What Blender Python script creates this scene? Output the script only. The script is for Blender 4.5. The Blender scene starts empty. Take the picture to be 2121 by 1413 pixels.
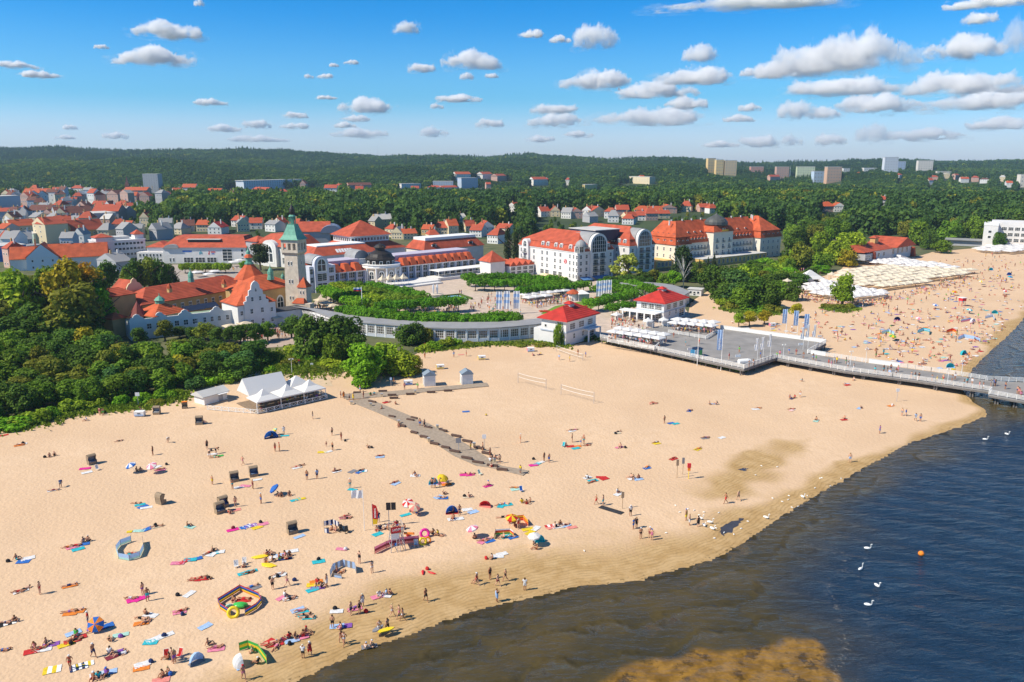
import bpy, bmesh, math, random
import numpy as np
from mathutils import Vector, Matrix, Euler
from mathutils.geometry import delaunay_2d_cdt
R = math.radians
rnd = random.Random(7)
S = bpy.context.scene
COL = S.collection
# ------------------------------------------------------------------ camera, sky, sun, exposure
W0, H0, FPX, CAMH, YH = 2121.0, 1413.0, 1633.0, 58.0, 335.0
PITCH = math.atan((H0/2-YH)/FPX)
cd = bpy.data.cameras.new('camera'); cam = bpy.data.objects.new('camera', cd); COL.objects.link(cam)
cam.location = (0, 0, CAMH); cam.rotation_euler = (math.pi/2-PITCH, 0, 0)
cd.sensor_fit = 'HORIZONTAL'; cd.angle = 2*math.atan(W0/2/FPX); cd.clip_start = 1; cd.clip_end = 120000
S.camera = cam
SUN_DIR = Vector((0.90, 0.33, -0.98)).normalized()          # the way the light travels
SUN_EL = math.asin(-SUN_DIR.z); SUN_AZ = math.atan2(-SUN_DIR.x, -SUN_DIR.y)   # clockwise from +Y
w = bpy.data.worlds.new('World'); S.world = w; w.use_nodes = True
nt = w.node_tree; nt.nodes.clear()
def wn(t, **k):
    n = nt.nodes.new(t)
    for a, b in k.items(): setattr(n, a, b)
    return n
sky = wn('ShaderNodeTexSky', sky_type='NISHITA', sun_disc=False, sun_elevation=SUN_EL, sun_rotation=SUN_AZ,
         altitude=0, air_density=1.0, dust_density=0.6, ozone_density=2.0)
tcw = wn('ShaderNodeTexCoord'); sx_ = wn('ShaderNodeSeparateXYZ'); nt.links.new(tcw.outputs['Generated'], sx_.inputs[0])
cr = wn('ShaderNodeValToRGB'); nt.links.new(sx_.outputs['Z'], cr.inputs[0]); cr.color_ramp.interpolation = 'EASE'
for i_, (p_, c_) in enumerate(((0.0, (.42,.48,.68)), (.022, (.38,.46,.66)), (.08, (.125,.335,.51)), (.19, (.010,.255,.49)), (.6, (.05,.16,.28)))):
    e_ = cr.color_ramp.elements[i_] if i_ < 2 else cr.color_ramp.elements.new(p_)
    e_.position = p_; e_.color = (*c_, 1)
hm = wn('ShaderNodeVectorMath', operation='MULTIPLY'); nt.links.new(sky.outputs[0], hm.inputs[0]); nt.links.new(cr.outputs[0], hm.inputs[1])
hs = wn('ShaderNodeVectorMath', operation='SCALE'); hs.inputs['Scale'].default_value = 2.0; nt.links.new(hm.outputs[0], hs.inputs[0])
bg = wn('ShaderNodeBackground'); bg.inputs['Strength'].default_value = 0.12
wo = wn('ShaderNodeOutputWorld')
nt.links.new(hs.outputs[0], bg.inputs[0]); nt.links.new(bg.outputs[0], wo.inputs[0])
sd = bpy.data.lights.new('sun', 'SUN'); sd.energy = 4.5; sd.angle = R(0.5); sd.color = (1.0, 0.91, 0.76)
so = bpy.data.objects.new('sun', sd); COL.objects.link(so); so.rotation_euler = SUN_DIR.to_track_quat('-Z', 'Y').to_euler()
S.view_settings.view_transform = 'Standard'; S.view_settings.look = 'None'; S.view_settings.gamma = 1
S.view_settings.use_curve_mapping = False; S.view_settings.exposure = 0.46
S.render.engine = 'CYCLES'
cy = S.cycles; cy.use_denoising = True; cy.max_bounces = 80; cy.diffuse_bounces = 3; cy.glossy_bounces = 2; cy.transparent_max_bounces = 12
cy.volume_bounces = 80; cy.caustics_reflective = False; cy.caustics_refractive = False; cy.transmission_bounces = 4
# ------------------------------------------------------------------ pixel <-> place
CP, SP = math.cos(PITCH), math.sin(PITCH)
def ray(px, py):
    a, b = (px-W0/2)/FPX, (H0/2-py)/FPX
    return Vector((a, CP+b*SP, b*CP-SP))
def G(px, py, z=0.0):
    d = ray(px, py); t = (z-CAMH)/d.z
    return Vector((d.x*t, d.y*t, z))
def PXY(p):
    dy, dz = p[1], p[2]-CAMH
    f = dy*CP-dz*SP; u = dy*SP+dz*CP
    return (W0/2+FPX*p[0]/f, H0/2-FPX*u/f)
def at(px, py, D):
    d = ray(px, py); return Vector((d.x, d.y, d.z))*(D/d.y)+Vector((0, 0, CAMH))
def hz(p, py):                                                # height that puts a point above p on row py
    b = (H0/2-py)/FPX; t = p[1]/(CP+b*SP)
    return CAMH+t*(b*CP-SP)
def lerp(a, b, t): return a+(b-a)*t
SKY_L = [(-900,318),(0,318),(140,314),(240,322),(430,320),(500,318),(600,322),(700,328),(800,334),(900,332),(1000,336),(1100,329),(1200,336),(1260,341),(1330,337),(1400,337),(1470,343),(1560,350),(1700,347),(1760,343),(1850,341),(1950,346),(2121,343),(3000,345)]
MID_L = [(-900,345),(0,345),(200,342),(330,338),(470,345),(560,356),(650,362),(720,357),(800,354),(900,350),(960,344),(1020,350),(1090,356),(1200,362),(1300,358),(1400,350),(1500,362),(1600,372),(1700,372),(1850,362),(2000,372),(2121,368),(3000,370)]
LOW_L = [(-900,398),(0,398),(300,398),(500,396),(700,392),(900,398),(1100,402),(1300,400),(1500,395),(1700,400),(2121,410),(3000,410)]
def pl(L): return np.array([a for a, b in L], float), np.array([b for a, b in L], float)
SKY_A, MID_A, LOW_A = pl(SKY_L), pl(MID_L), pl(LOW_L)
def TZ(x, y):
    x = np.asarray(x, float); y = np.asarray(y, float); yy = np.maximum(y, 50)
    u = W0/2+FPX*x/(CP*yy)
    def zr(A, D):
        py = np.interp(u, A[0], A[1]); b = (H0/2-py)/FPX
        return CAMH+D/(CP+b*SP)*(b*CP-SP)
    z1, z2, z3 = zr(LOW_A, 1300)-9, zr(MID_A, 2100)-9, zr(SKY_A, 3600)-9
    def sm(a, b): t = np.clip((y-a)/(b-a), 0, 1); return t*t*(3-2*t)
    z = np.interp(y, [600, 900], [0, 6])
    z = z+(z1-6)*sm(850, 1300)
    z = z+(z2-z1)*sm(1350, 2100)
    z = z+(z3-z2)*sm(2300, 3600)*np.where(y > 2300, 1, 0)
    bump = 6*np.sin(x*.011+1.3)*np.sin(y*.009)+4*np.sin(x*.023+y*.017)
    z = z+bump*sm(1400, 2100)
    return z-40*sm(4200, 6000)
def GT(px, py):
    lo = None
    for D in list(range(560, 4600, 20)):
        p = at(px, py, D)
        if p.z < float(TZ(p.x, p.y)): return Vector((p.x, p.y, float(TZ(p.x, p.y))))
    return at(px, py, 4500)
# ------------------------------------------------------------------ materials
MATS = {}
def mat(name, col, rough=0.8, var=0.0, scale=1.0, bump=0.0, metal=0.0, obcol=False, coord='Object', spec=0.3, alpha=1.0, col2=None, dist=0.1, trans=0.0):
    if name in MATS: return MATS[name]
    m = bpy.data.materials.new(name); m.use_nodes = True; MATS[name] = m
    n = m.node_tree.nodes; l = m.node_tree.links; p = n['Principled BSDF']
    p.inputs['Base Color'].default_value = (*col, 1); p.inputs['Roughness'].default_value = rough
    p.inputs['Metallic'].default_value = metal; p.inputs['Specular IOR Level'].default_value = spec; p.inputs['Alpha'].default_value = alpha
    src = None
    if obcol:
        oi = n.new('ShaderNodeObjectInfo'); src = oi.outputs['Color']
    if var > 0 or bump > 0:
        tc = n.new('ShaderNodeTexCoord'); nz = n.new('ShaderNodeTexNoise'); nz.inputs['Scale'].default_value = scale; nz.inputs['Detail'].default_value = 5
        if coord == 'World':
            ge = n.new('ShaderNodeNewGeometry'); l.new(ge.outputs['Position'], nz.inputs['Vector'])
        else: l.new(tc.outputs[coord], nz.inputs['Vector'])
        if var > 0:
            mx = n.new('ShaderNodeMix'); mx.data_type = 'RGBA'
            rr = n.new('ShaderNodeValToRGB'); rr.color_ramp.elements[0].position = .3; rr.color_ramp.elements[1].position = .7
            l.new(nz.outputs[0], rr.inputs[0]); l.new(rr.outputs[0], mx.inputs[0])
            if src:
                mu = n.new('ShaderNodeMix'); mu.data_type = 'RGBA'; mu.blend_type = 'MULTIPLY'; mu.inputs[0].default_value = 1
                l.new(src, mu.inputs[6]); mu.inputs[7].default_value = (1-var, 1-var, 1-var, 1)
                l.new(mu.outputs[2], mx.inputs[6]); l.new(src, mx.inputs[7])
            else:
                c2 = col2 or tuple(c*(1-var) for c in col)
                mx.inputs[6].default_value = (*c2, 1); mx.inputs[7].default_value = (*col, 1)
            src = mx.outputs[2]
        if bump > 0:
            bp = n.new('ShaderNodeBump'); bp.inputs['Strength'].default_value = bump; bp.inputs['Distance'].default_value = dist
            l.new(nz.outputs[0], bp.inputs['Height']); l.new(bp.outputs[0], p.inputs['Normal'])
    if src: l.new(src, p.inputs['Base Color'])
    if trans > 0:
        o = n['Material Output']; t = n.new('ShaderNodeBsdfTranslucent'); ms = n.new('ShaderNodeMixShader'); ms.inputs[0].default_value = trans
        if src: l.new(src, t.inputs[0])
        else: t.inputs[0].default_value = (*col, 1)
        l.new(p.outputs[0], ms.inputs[1]); l.new(t.outputs[0], ms.inputs[2]); l.new(ms.outputs[0], o.inputs[0])
    return m
# ------------------------------------------------------------------ mesh builder
class MB:
    def __init__(s): s.v = []; s.f = []; s.m = []; s.k = 0
    def mi(s, k): s.k = k; return s
    def add(s, vs, fs):
        o = len(s.v); s.v += [tuple(v) for v in vs]; s.f += [tuple(i+o for i in f) for f in fs]; s.m += [s.k]*len(fs); return s
    def box(s, x, y, z, sx, sy, sz, rot=0):          # x,y centre; z bottom
        c, n = math.cos(rot), math.sin(rot); vs = []
        for dz in (0, sz):
            for dx, dy in ((-sx/2, -sy/2), (sx/2, -sy/2), (sx/2, sy/2), (-sx/2, sy/2)):
                vs.append((x+dx*c-dy*n, y+dx*n+dy*c, z+dz))
        return s.add(vs, [(3, 2, 1, 0), (4, 5, 6, 7), (0, 1, 5, 4), (1, 2, 6, 5), (2, 3, 7, 6), (3, 0, 4, 7)])
    def bx(s, x0, x1, y0, y1, z0, z1): return s.box((x0+x1)/2, (y0+y1)/2, z0, x1-x0, y1-y0, z1-z0)
    def prism(s, pts, z0, z1):                        # ccw polygon
        n = len(pts); vs = [(p[0], p[1], z0) for p in pts]+[(p[0], p[1], z1) for p in pts]
        return s.add(vs, [tuple(range(n-1, -1, -1)), tuple(range(n, 2*n))]+[(i, (i+1) % n, (i+1) % n+n, i+n) for i in range(n)])
    def xprism(s, prof, y0, y1):                      # profile in x,z extruded along y
        n = len(prof); vs = [(p[0], y0, p[1]) for p in prof]+[(p[0], y1, p[1]) for p in prof]
        return s.add(vs, [tuple(range(n)), tuple(range(2*n-1, n-1, -1))]+[(i+n, (i+1) % n+n, (i+1) % n, i) for i in range(n)])
    def yprism(s, prof, x0, x1):                      # profile in y,z extruded along x
        n = len(prof); vs = [(x0, p[0], p[1]) for p in prof]+[(x1, p[0], p[1]) for p in prof]
        return s.add(vs, [tuple(range(n-1, -1, -1)), tuple(range(n, 2*n))]+[(i, (i+1) % n, (i+1) % n+n, i+n) for i in range(n)])
    def frust(s, b, z0, t, z1):                       # rect (x0,x1,y0,y1) to rect
        q = lambda r, z: [(r[0], r[2], z), (r[1], r[2], z), (r[1], r[3], z), (r[0], r[3], z)]
        return s.add(q(b, z0)+q(t, z1), [(3, 2, 1, 0), (4, 5, 6, 7), (0, 1, 5, 4), (1, 2, 6, 5), (2, 3, 7, 6), (3, 0, 4, 7)])
    def hip(s, x0, x1, y0, y1, z0, z1, ov=.5):        # hip roof with ridge along the longer side, slab 0.25 thick under it
        x0 -= ov; x1 += ov; y0 -= ov; y1 += ov; lx, ly = x1-x0, y1-y0; d = min(lx, ly)/2
        if lx >= ly: a, b = (x0+d, (y0+y1)/2, z1), (x1-d, (y0+y1)/2, z1)
        else: a, b = ((x0+x1)/2, y0+d, z1), ((x0+x1)/2, y1-d, z1)
        vs = [(x0, y0, z0), (x1, y0, z0), (x1, y1, z0), (x0, y1, z0)]+[(v[0], v[1], z0+.25) for v in [(x0, y0), (x1, y0), (x1, y1), (x0, y1)]]+[a, b]
        f = [(3, 2, 1, 0), (0, 1, 5, 4), (1, 2, 6, 5), (2, 3, 7, 6), (3, 0, 4, 7)]
        f += [(4, 5, 9, 8), (5, 6, 9), (6, 7, 8, 9), (7, 4, 8)] if lx >= ly else [(4, 5, 8), (5, 6, 9, 8), (6, 7, 9), (7, 4, 8, 9)]
        return s.add(vs, f)
    def gable(s, x0, x1, y0, y1, z0, z1, ov=.4, axis='x'):
        if axis == 'x': return s.yprism([(y0-ov, z0), (y0-ov, z0-.2), (y1+ov, z0-.2), (y1+ov, z0), ((y0+y1)/2, z1)][::-1] if 0 else [(y0-ov, z0-.2), (y1+ov, z0-.2), (y1+ov, z0), ((y0+y1)/2, z1), (y0-ov, z0)], x0-ov, x1+ov)
        return s.xprism([(x0-ov, z0-.2), (x1+ov, z0-.2), (x1+ov, z0), ((x0+x1)/2, z1), (x0-ov, z0)], y0-ov, y1+ov)
    def lathe(s, prof, x=0, y=0, n=12, a0=0, sq=None):   # prof [(r,z)] bottom to top
        vs = []; fs = []
        for r, z in prof:
            for i in range(n):
                a = a0+2*math.pi*i/n; vs.append((x+r*math.cos(a), y+r*math.sin(a), z))
        for j in range(len(prof)-1):
            for i in range(n): fs.append((j*n+i, j*n+(i+1) % n, (j+1)*n+(i+1) % n, (j+1)*n+i))
        fs.append(tuple(range(n-1, -1, -1))); k = (len(prof)-1)*n; fs.append(tuple(range(k, k+n)))
        return s.add(vs, fs)
    def tube(s, a, b, r, n=6, r2=None):
        a, b = Vector(a), Vector(b); d = (b-a); q = d.to_track_quat('Z', 'Y'); r2 = r if r2 is None else r2; vs = []
        for c, rr in ((a, r), (b, r2)):
            for i in range(n): vs.append(c+q @ Vector((rr*math.cos(2*math.pi*i/n), rr*math.sin(2*math.pi*i/n), 0)))
        return s.add(vs, [tuple(range(n-1, -1, -1)), tuple(range(n, 2*n))]+[(i, (i+1) % n, n+(i+1) % n, n+i) for i in range(n)])
    def mesh(s, name, *ms, smooth=False):
        me = bpy.data.meshes.new(name); me.from_pydata(s.v, [], s.f)
        for m in ms: me.materials.append(m)
        if len(ms) > 1: me.polygons.foreach_set('material_index', s.m)
        if smooth: me.polygons.foreach_set('use_smooth', [True]*len(s.f))
        me.update(); return me
    def build(s, name, m, parent=None, loc=None, rz=0, smooth=False, **k):
        me = s.mesh(name, *(m if isinstance(m, (tuple, list)) else (m,)), smooth=smooth); return ob(name, me, parent, loc, rz, **k)
def ob(name, me, parent=None, loc=None, rz=0, sc=None, color=None, kind=None):
    o = bpy.data.objects.new(name, me); COL.objects.link(o)
    if parent is not None: o.parent = parent
    if loc is not None: o.location = loc
    if rz: o.rotation_euler = (0, 0, rz)
    if sc is not None: o.scale = sc if isinstance(sc, (tuple, list, Vector)) else (sc, sc, sc)
    if color is not None: o.color = (*color, 1)
    if kind: o['kind'] = kind
    return o
THINGS = []
def tag(o, label, cat, group=None):
    o['category'] = cat
    if label: o['label'] = label
    if group: o['group'] = group
    THINGS.append(o); return o
def empty(name, loc, rz=0):
    o = bpy.data.objects.new(name, None); COL.objects.link(o); o.location = loc; o.rotation_euler = (0, 0, rz); o.empty_display_size = .1; return o
def thing(name, label, cat, loc=(0, 0, 0), rz=0, group=None): return tag(empty(name, loc, rz), label, cat, group)
def frame(pa, pb, za=0, zb=None):
    A = G(*pa, za); B = G(*pb, za if zb is None else zb); d = B-A
    return A, math.atan2(d.y, d.x), math.hypot(d.x, d.y)
def grid_mesh(name, P, attrs=None):                    # P: (rows, cols, 3)
    n, m = P.shape[:2]; me = bpy.data.meshes.new(name)
    i = np.arange(n*m).reshape(n, m); q = np.stack([i[:-1, :-1], i[:-1, 1:], i[1:, 1:], i[1:, :-1]], -1).reshape(-1, 4)
    me.vertices.add(n*m); me.vertices.foreach_set('co', P.reshape(-1).astype(np.float32))
    me.loops.add(q.size); me.loops.foreach_set('vertex_index', q.reshape(-1).astype(np.int32))
    me.polygons.add(len(q)); me.polygons.foreach_set('loop_start', np.arange(0, q.size, 4, dtype=np.int32)); me.polygons.foreach_set('loop_total', np.full(len(q), 4, np.int32))
    me.polygons.foreach_set('use_smooth', np.ones(len(q), bool))
    me.update(calc_edges=True)
    for k, a in (attrs or {}).items():
        at_ = me.attributes.new(k, 'FLOAT', 'POINT'); at_.data.foreach_set('value', a.reshape(-1).astype(np.float32))
    return me
def cdt(poly, step=None, zf=None, extra=None):
    """a sheet that fills the polygon, with inner points every STEP metres"""
    pts = [Vector((p[0], p[1])) for p in poly]; n = len(pts); ed = [(i, (i+1) % n) for i in range(n)]
    if extra: pts += [Vector(e) for e in extra]
    r = delaunay_2d_cdt(pts, ed, [], 1, 1e-4)
    return [(v.x, v.y) for v in r[0]], [tuple(f) for f in r[2]]
def sheet(name, pxs, z, m, kind='structure', world=False, zf=None):
    pts = [G(*p, z) for p in pxs] if not world else pxs
    vs, fs = cdt(pts); me = bpy.data.meshes.new(name); me.from_pydata([(x, y, z) for x, y in vs], [], fs); me.materials.append(m); me.update()
    if me.polygons and sum(p.normal.z for p in me.polygons) < 0: me.flip_normals()
    o = ob(name, me)
    if kind: o['kind'] = kind
    return o
# ------------------------------------------------------------------ ground, beach, sea
ZSEA = -0.35
SHORE = [(-700,2200),(200,1640),(430,1500),(610,1413),(655,1393),(700,1372),(760,1342),(850,1318),(905,1293),(960,1275),(1010,1260),(1100,1240),(1200,1215),(1320,1205),(1400,1181),(1460,1166),(1500,1150),(1560,1112),(1640,1058),(1690,1028),(1740,1000),(1800,965),(1850,938),(1890,917),(1960,895),(2010,877),(2046,860),(2044,848),(2015,832),(1998,812),(1998,795),(2004,781),(2012,770),(2035,745),(2060,722),(2085,700),(2105,680),(2135,645),(2200,600),(2400,530),(2900,452)]
SHW = np.array([G(x, y, ZSEA)[:2] for x, y in SHORE])
def seg_dist(P, L):
    d = np.full(len(P), 1e9)
    for a, b in zip(L[:-1], L[1:]):
        ab = b-a; t = np.clip(((P-a) @ ab)/(ab @ ab), 0, 1); d = np.minimum(d, np.hypot(*(P-a-t[:, None]*ab).T))
    return d
def inside(P, poly):
    r = np.zeros(len(P), bool); x, y = P[:, 0], P[:, 1]; q = np.asarray(poly)
    for a, b in zip(q, np.roll(q, -1, 0)):
        c = (a[1] > y) != (b[1] > y); xi = (b[0]-a[0])*(y-a[1])/(b[1]-a[1]+1e-12)+a[0]; r ^= c & (x < xi)
    return r
SEAPOLY = np.vstack([SHW, [[4000, SHW[-1][1]], [4000, 20], [-200, 20]]])
def sdist(P):
    P = np.asarray(P, float).reshape(-1, 2); d = seg_dist(P, SHW); return np.where(inside(P, SEAPOLY), -d, d)
def vnoise(P, sc, seed=0):
    g = np.random.default_rng(seed).random((256, 256)); x = P[..., 0]*sc; y = P[..., 1]*sc; xi = np.floor(x).astype(int); yi = np.floor(y).astype(int); fx, fy = x-xi, y-yi
    fx = fx*fx*(3-2*fx); fy = fy*fy*(3-2*fy); h = lambda i, j: g[i % 256, j % 256]
    return (h(xi, yi)*(1-fx)+h(xi+1, yi)*fx)*(1-fy)+(h(xi, yi+1)*(1-fx)+h(xi+1, yi+1)*fx)*fy
def persp_grid(pxs, pys, z=0):
    X, Y = np.meshgrid(pxs, pys); a, b = (X-W0/2)/FPX, (H0/2-Y)/FPX
    dz = b*CP-SP; t = (z-CAMH)/dz; return np.stack([a*t, (CP+b*SP)*t, np.full_like(a, z)], -1)
def sstep(a, b, x): t = np.clip((x-a)/(b-a), 0, 1); return t*t*(3-2*t)
P = persp_grid(np.arange(-500, 2700, 7.0), np.concatenate([np.arange(500, 640, 3.5), np.arange(640, 1500, 4.5), np.arange(1500, 1800, 30)]))
XY = P[..., :2].reshape(-1, 2); d = sdist(XY)
nz = vnoise(XY, .05, 1)*.6+vnoise(XY, .17, 2)*.4; n2 = vnoise(XY, .8, 12)-.5
dd = d+n2*.9*np.exp(-np.abs(d)/3)
zb = np.where(d > 0, ZSEA+.35*sstep(0, 11, dd), ZSEA+.09*dd)+(vnoise(XY, .12, 3)-.5)*.22*sstep(8, 25, d)+.10*np.exp(-((d-2.2)/1.0)**2)
P[..., 2] = zb.reshape(P.shape[:2])
px = W0/2+FPX*XY[:, 0]/(CP*XY[:, 1]+CAMH*SP)
width = 6+10*np.exp(-((XY[:, 0]-12)/26)**2)+9*np.exp(-((XY[:, 0]+20)/30)**2)
wet = 1-sstep(.05, 1.15, (d+(nz-.5)*9)/width)
c1 = np.array(G(1590, 945)[:2]); c2 = np.array(G(1520, 1000)[:2])
def blob(c, ax, rx, ry):
    q = XY-c; u = q @ np.array([math.cos(ax), math.sin(ax)]); v = q @ np.array([-math.sin(ax), math.cos(ax)]); return np.exp(-((u/rx)**2+(v/ry)**2)**1.5)
wet = np.maximum(wet, 1.1*blob(c1, .75, 15, 5)*(.35+.9*vnoise(XY, .25, 5))); wet = np.maximum(wet, .9*blob(c2, .6, 13, 6)*(.3+.9*vnoise(XY, .2, 6)))
wet = np.maximum(wet, .35*blob(np.array(G(1230, 1110)[:2]), .2, 9, 4))
EDW = [tuple(G(*q)[:2]) for q in [(-900,990),(-300,905),(0,868),(290,812),(420,780),(520,728),(640,742),(800,745),(900,706),(1172,700),(1290,675),(1423,640),(1440,610),(1480,590),(1505,630),(1600,635),(1650,590),(1730,550),(1760,530),(1930,515),(2121,497),(2600,462)]]+[(900, 720), (-900, 720), (-700, 300)]
P[..., 2] -= np.where(inside(XY, EDW), 1.5, 0).reshape(P.shape[:2])
def BZ(x, y):
    q = np.array([[x, y]], float); d_ = sdist(q); D_ = d_+(vnoise(q, .8, 12)-.5)*.9*np.exp(-np.abs(d_)/3)
    return float((np.where(d_ > 0, ZSEA+.35*sstep(0, 11, D_), ZSEA)+(vnoise(q, .12, 3)-.5)*.22*sstep(8, 25, d_)+.10*np.exp(-((D_-2.2)/1.0)**2))[0])
def GB(px, py):
    p_ = G(px, py, 0.0)
    for _ in range(2): p_ = G(px, py, BZ(p_.x, p_.y))
    return p_
bm_ = grid_mesh('beach', P, {'shore': d, 'wet': np.clip(wet, 0, 1)})
beach = ob('beach', bm_, kind='structure')
m = bpy.data.materials.new('sand'); m.use_nodes = True; n = m.node_tree.nodes; l = m.node_tree.links; p = n['Principled BSDF']
def nn(t, **k):
    q = n.new(t)
    for a, b in k.items(): setattr(q, a, b)
    return q
def mixc(f, a, b, mode='MIX'):
    q = nn('ShaderNodeMix', data_type='RGBA', blend_type=mode)
    for i, v in ((0, f), (6, a), (7, b)):
        if isinstance(v, (tuple, float, int)): q.inputs[i].default_value = (*v, 1) if isinstance(v, tuple) else v
        else: l.new(v, q.inputs[i])
    return q.outputs[2]
def mth(op, a, b=0.0, c=None):
    q = nn('ShaderNodeMath', operation=op)
    for i, v in enumerate((a, b, c)):
        if v is None: continue
        if isinstance(v, (int, float)): q.inputs[i].default_value = v
        else: l.new(v, q.inputs[i])
    return q.outputs[0]
def noise(vec, sc, det=3, rough=.5):
    q = nn('ShaderNodeTexNoise'); q.inputs['Scale'].default_value = sc; q.inputs['Detail'].default_value = det; q.inputs['Roughness'].default_value = rough
    l.new(vec, q.inputs['Vector']); return q.outputs[0]
def ramp(f, a, b):
    q = nn('ShaderNodeMapRange'); q.interpolation_type = 'SMOOTHSTEP'; q.inputs[1].default_value = a; q.inputs[2].default_value = b; l.new(f, q.inputs[0]); return q.outputs[0]
pos = nn('ShaderNodeNewGeometry').outputs['Position']
sh = nn('ShaderNodeAttribute', attribute_name='shore').outputs['Fac']; we = nn('ShaderNodeAttribute', attribute_name='wet').outputs['Fac']
big = noise(pos, .035, 4); mid = noise(pos, .4, 4); fine = noise(pos, 3.0, 3)
dry = mixc(ramp(big, .35, .65), (.625,.435,.275), (.69,.495,.325)); dry = mixc(ramp(mid, .35, .7), dry, (.645,.455,.29)); dry = mixc(mth('MULTIPLY', ramp(fine, .62, .75), .2), dry, (.43,.29,.165))
wob = mth('ADD', sh, mth('MULTIPLY', noise(pos, .22, 3), 2.4))
st = ramp(mth('ADD', mth('SINE', mth('MULTIPLY', wob, 9.0)), mth('MULTIPLY', noise(pos, .5, 4), 2.6)), 1.4, 2.5)
wcol = mixc(ramp(mid, .3, .7), (.42,.27,.115), (.52,.355,.175)); wcol = mixc(mth('MULTIPLY', st, .38), wcol, (.26,.165,.065))
col = mixc(ramp(mth('ADD', we, mth('MULTIPLY', mth('SUBTRACT', mid, .5), .5)), .15, .8), dry, wcol)
weed = mth('MULTIPLY', ramp(noise(pos, 1.3, 4, .7), .56, .66), mth('SUBTRACT', 1.0, ramp(sh, .3, 1.8)))
col = mixc(mth('MULTIPLY', weed, .9), col, (.09,.06,.02)); l.new(col, p.inputs['Base Color'])
p.inputs['Roughness'].default_value = .9; p.inputs['Specular IOR Level'].default_value = .15
vo = nn('ShaderNodeTexVoronoi', feature='SMOOTH_F1'); vo.inputs['Scale'].default_value = 1.5; vo.inputs['Smoothness'].default_value = .6
wv = nn('ShaderNodeVectorMath', operation='ADD'); l.new(pos, wv.inputs[0]); nzv = nn('ShaderNodeTexNoise'); nzv.inputs['Scale'].default_value = 1.2; l.new(pos, nzv.inputs['Vector']); l.new(nzv.outputs['Color'], wv.inputs[1]); l.new(wv.outputs[0], vo.inputs['Vector'])
hgt = mth('ADD', mth('MULTIPLY', vo.outputs['Distance'], .5), mth('MULTIPLY', noise(pos, 2.2, 3), .6))
hgt = mth('ADD', hgt, mth('MULTIPLY', mth('MULTIPLY', st, we), -.35)); hgt = mth('MULTIPLY', hgt, mth('SUBTRACT', 1.0, mth('MULTIPLY', we, .45)))
bp = nn('ShaderNodeBump'); bp.inputs['Strength'].default_value = .52; bp.inputs['Distance'].default_value = .22; l.new(hgt, bp.inputs['Height']); l.new(bp.outputs[0], p.inputs['Normal'])
bm_.materials.append(m)
# sea
P = persp_grid(np.arange(250, 3200, 6.0), np.concatenate([np.arange(440, 640, 4), np.arange(640, 1500, 4), np.arange(1500, 1900, 30)]), ZSEA)
XY = P[..., :2].reshape(-1, 2); d = -sdist(XY)
bar = np.array([G(x, y, ZSEA)[:2] for x, y in [(1180,1460),(1240,1413),(1300,1378),(1420,1348),(1560,1330),(1640,1317),(1668,1311),(1692,1314),(1708,1345),(1722,1380),(1745,1413),(1775,1480),(1500,1520)]])
jit = np.stack([vnoise(XY, .35, 7), vnoise(XY, .35, 8)], -1)*3-1.5
sb = seg_dist(XY+jit, np.vstack([bar, bar[:1]])); sb = np.where(inside(XY+jit, bar), sb, -sb); barm = sstep(-.4, 1.0, sb)
PYv = np.repeat(np.concatenate([np.arange(440, 640, 4), np.arange(640, 1500, 4), np.arange(1500, 1900, 30)]), P.shape[1]); PXv = np.tile(np.arange(250, 3200, 6.0), P.shape[0])
xs = np.interp(XY[:, 1], [60, 80, 100, 130, 160, 220], [28, 36, 44, 60, 95, 190])
shal = 1-sstep(-8, 9, XY[:, 0]-xs+(vnoise(XY, .08, 9)-.5)*14)
bh = (np.sin(XY[:, 0]*.55+XY[:, 1]*1.0+3*vnoise(XY, .1, 4))*.05*np.clip(d/6, 0, 1)); P[..., 2] += bh.reshape(P.shape[:2])
foam = np.exp(-((XY[:, 0]-xs-1+4*(vnoise(XY, .15, 10)-.5))/.9)**2)*sstep(60, 78, XY[:, 1])*(1-sstep(105, 118, XY[:, 1]))
sm_ = grid_mesh('sea', P, {'deep': d, 'bar': barm, 'shallow': shal, 'foam': foam})
sea = ob('sea', sm_, kind='structure')
m = bpy.data.materials.new('sea_water'); m.use_nodes = True; n = m.node_tree.nodes; l = m.node_tree.links; p = n['Principled BSDF']
pos = nn('ShaderNodeNewGeometry').outputs['Position']; A_ = lambda k: nn('ShaderNodeAttribute', attribute_name=k).outputs['Fac']
de, ba, sl, fo = A_('deep'), A_('bar'), A_('shallow'), A_('foam')
n1 = noise(pos, .12, 5, .65); n3 = noise(pos, .6, 5, .65)
deepc = mixc(ramp(n1, .3, .7), (.009,.024,.050), (.014,.037,.074))
shc = mixc(ramp(noise(pos, .09, 5, .6), .30, .75), (.050,.042,.020), (.092,.068,.025)); shc = mixc(mth('MULTIPLY', ramp(n3, .55, .75), .6), shc, (.10,.07,.028))
bc = mixc(ramp(n3, .35, .7), (.17,.092,.016), (.32,.175,.034)); bc = mixc(mth('MULTIPLY', ramp(noise(pos, .35, 6, .7), .52, .62), .8), bc, (.055,.034,.010))
col = mixc(sl, deepc, shc); col = mixc(ba, col, bc)
ed = mth('SUBTRACT', 1.0, ramp(de, .0, 2.2)); col = mixc(mth('MULTIPLY', ed, .6), col, (.05,.036,.014))
fm = mth('MULTIPLY', fo, ramp(noise(pos, 1.6, 5, .75), .53, .68)); col = mixc(mth('MULTIPLY', fm, .55), col, (.42,.37,.30))
l.new(col, p.inputs['Base Color']); p.inputs['Roughness'].default_value = .12; p.inputs['Specular IOR Level'].default_value = .5; p.inputs['IOR'].default_value = 1.33
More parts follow.
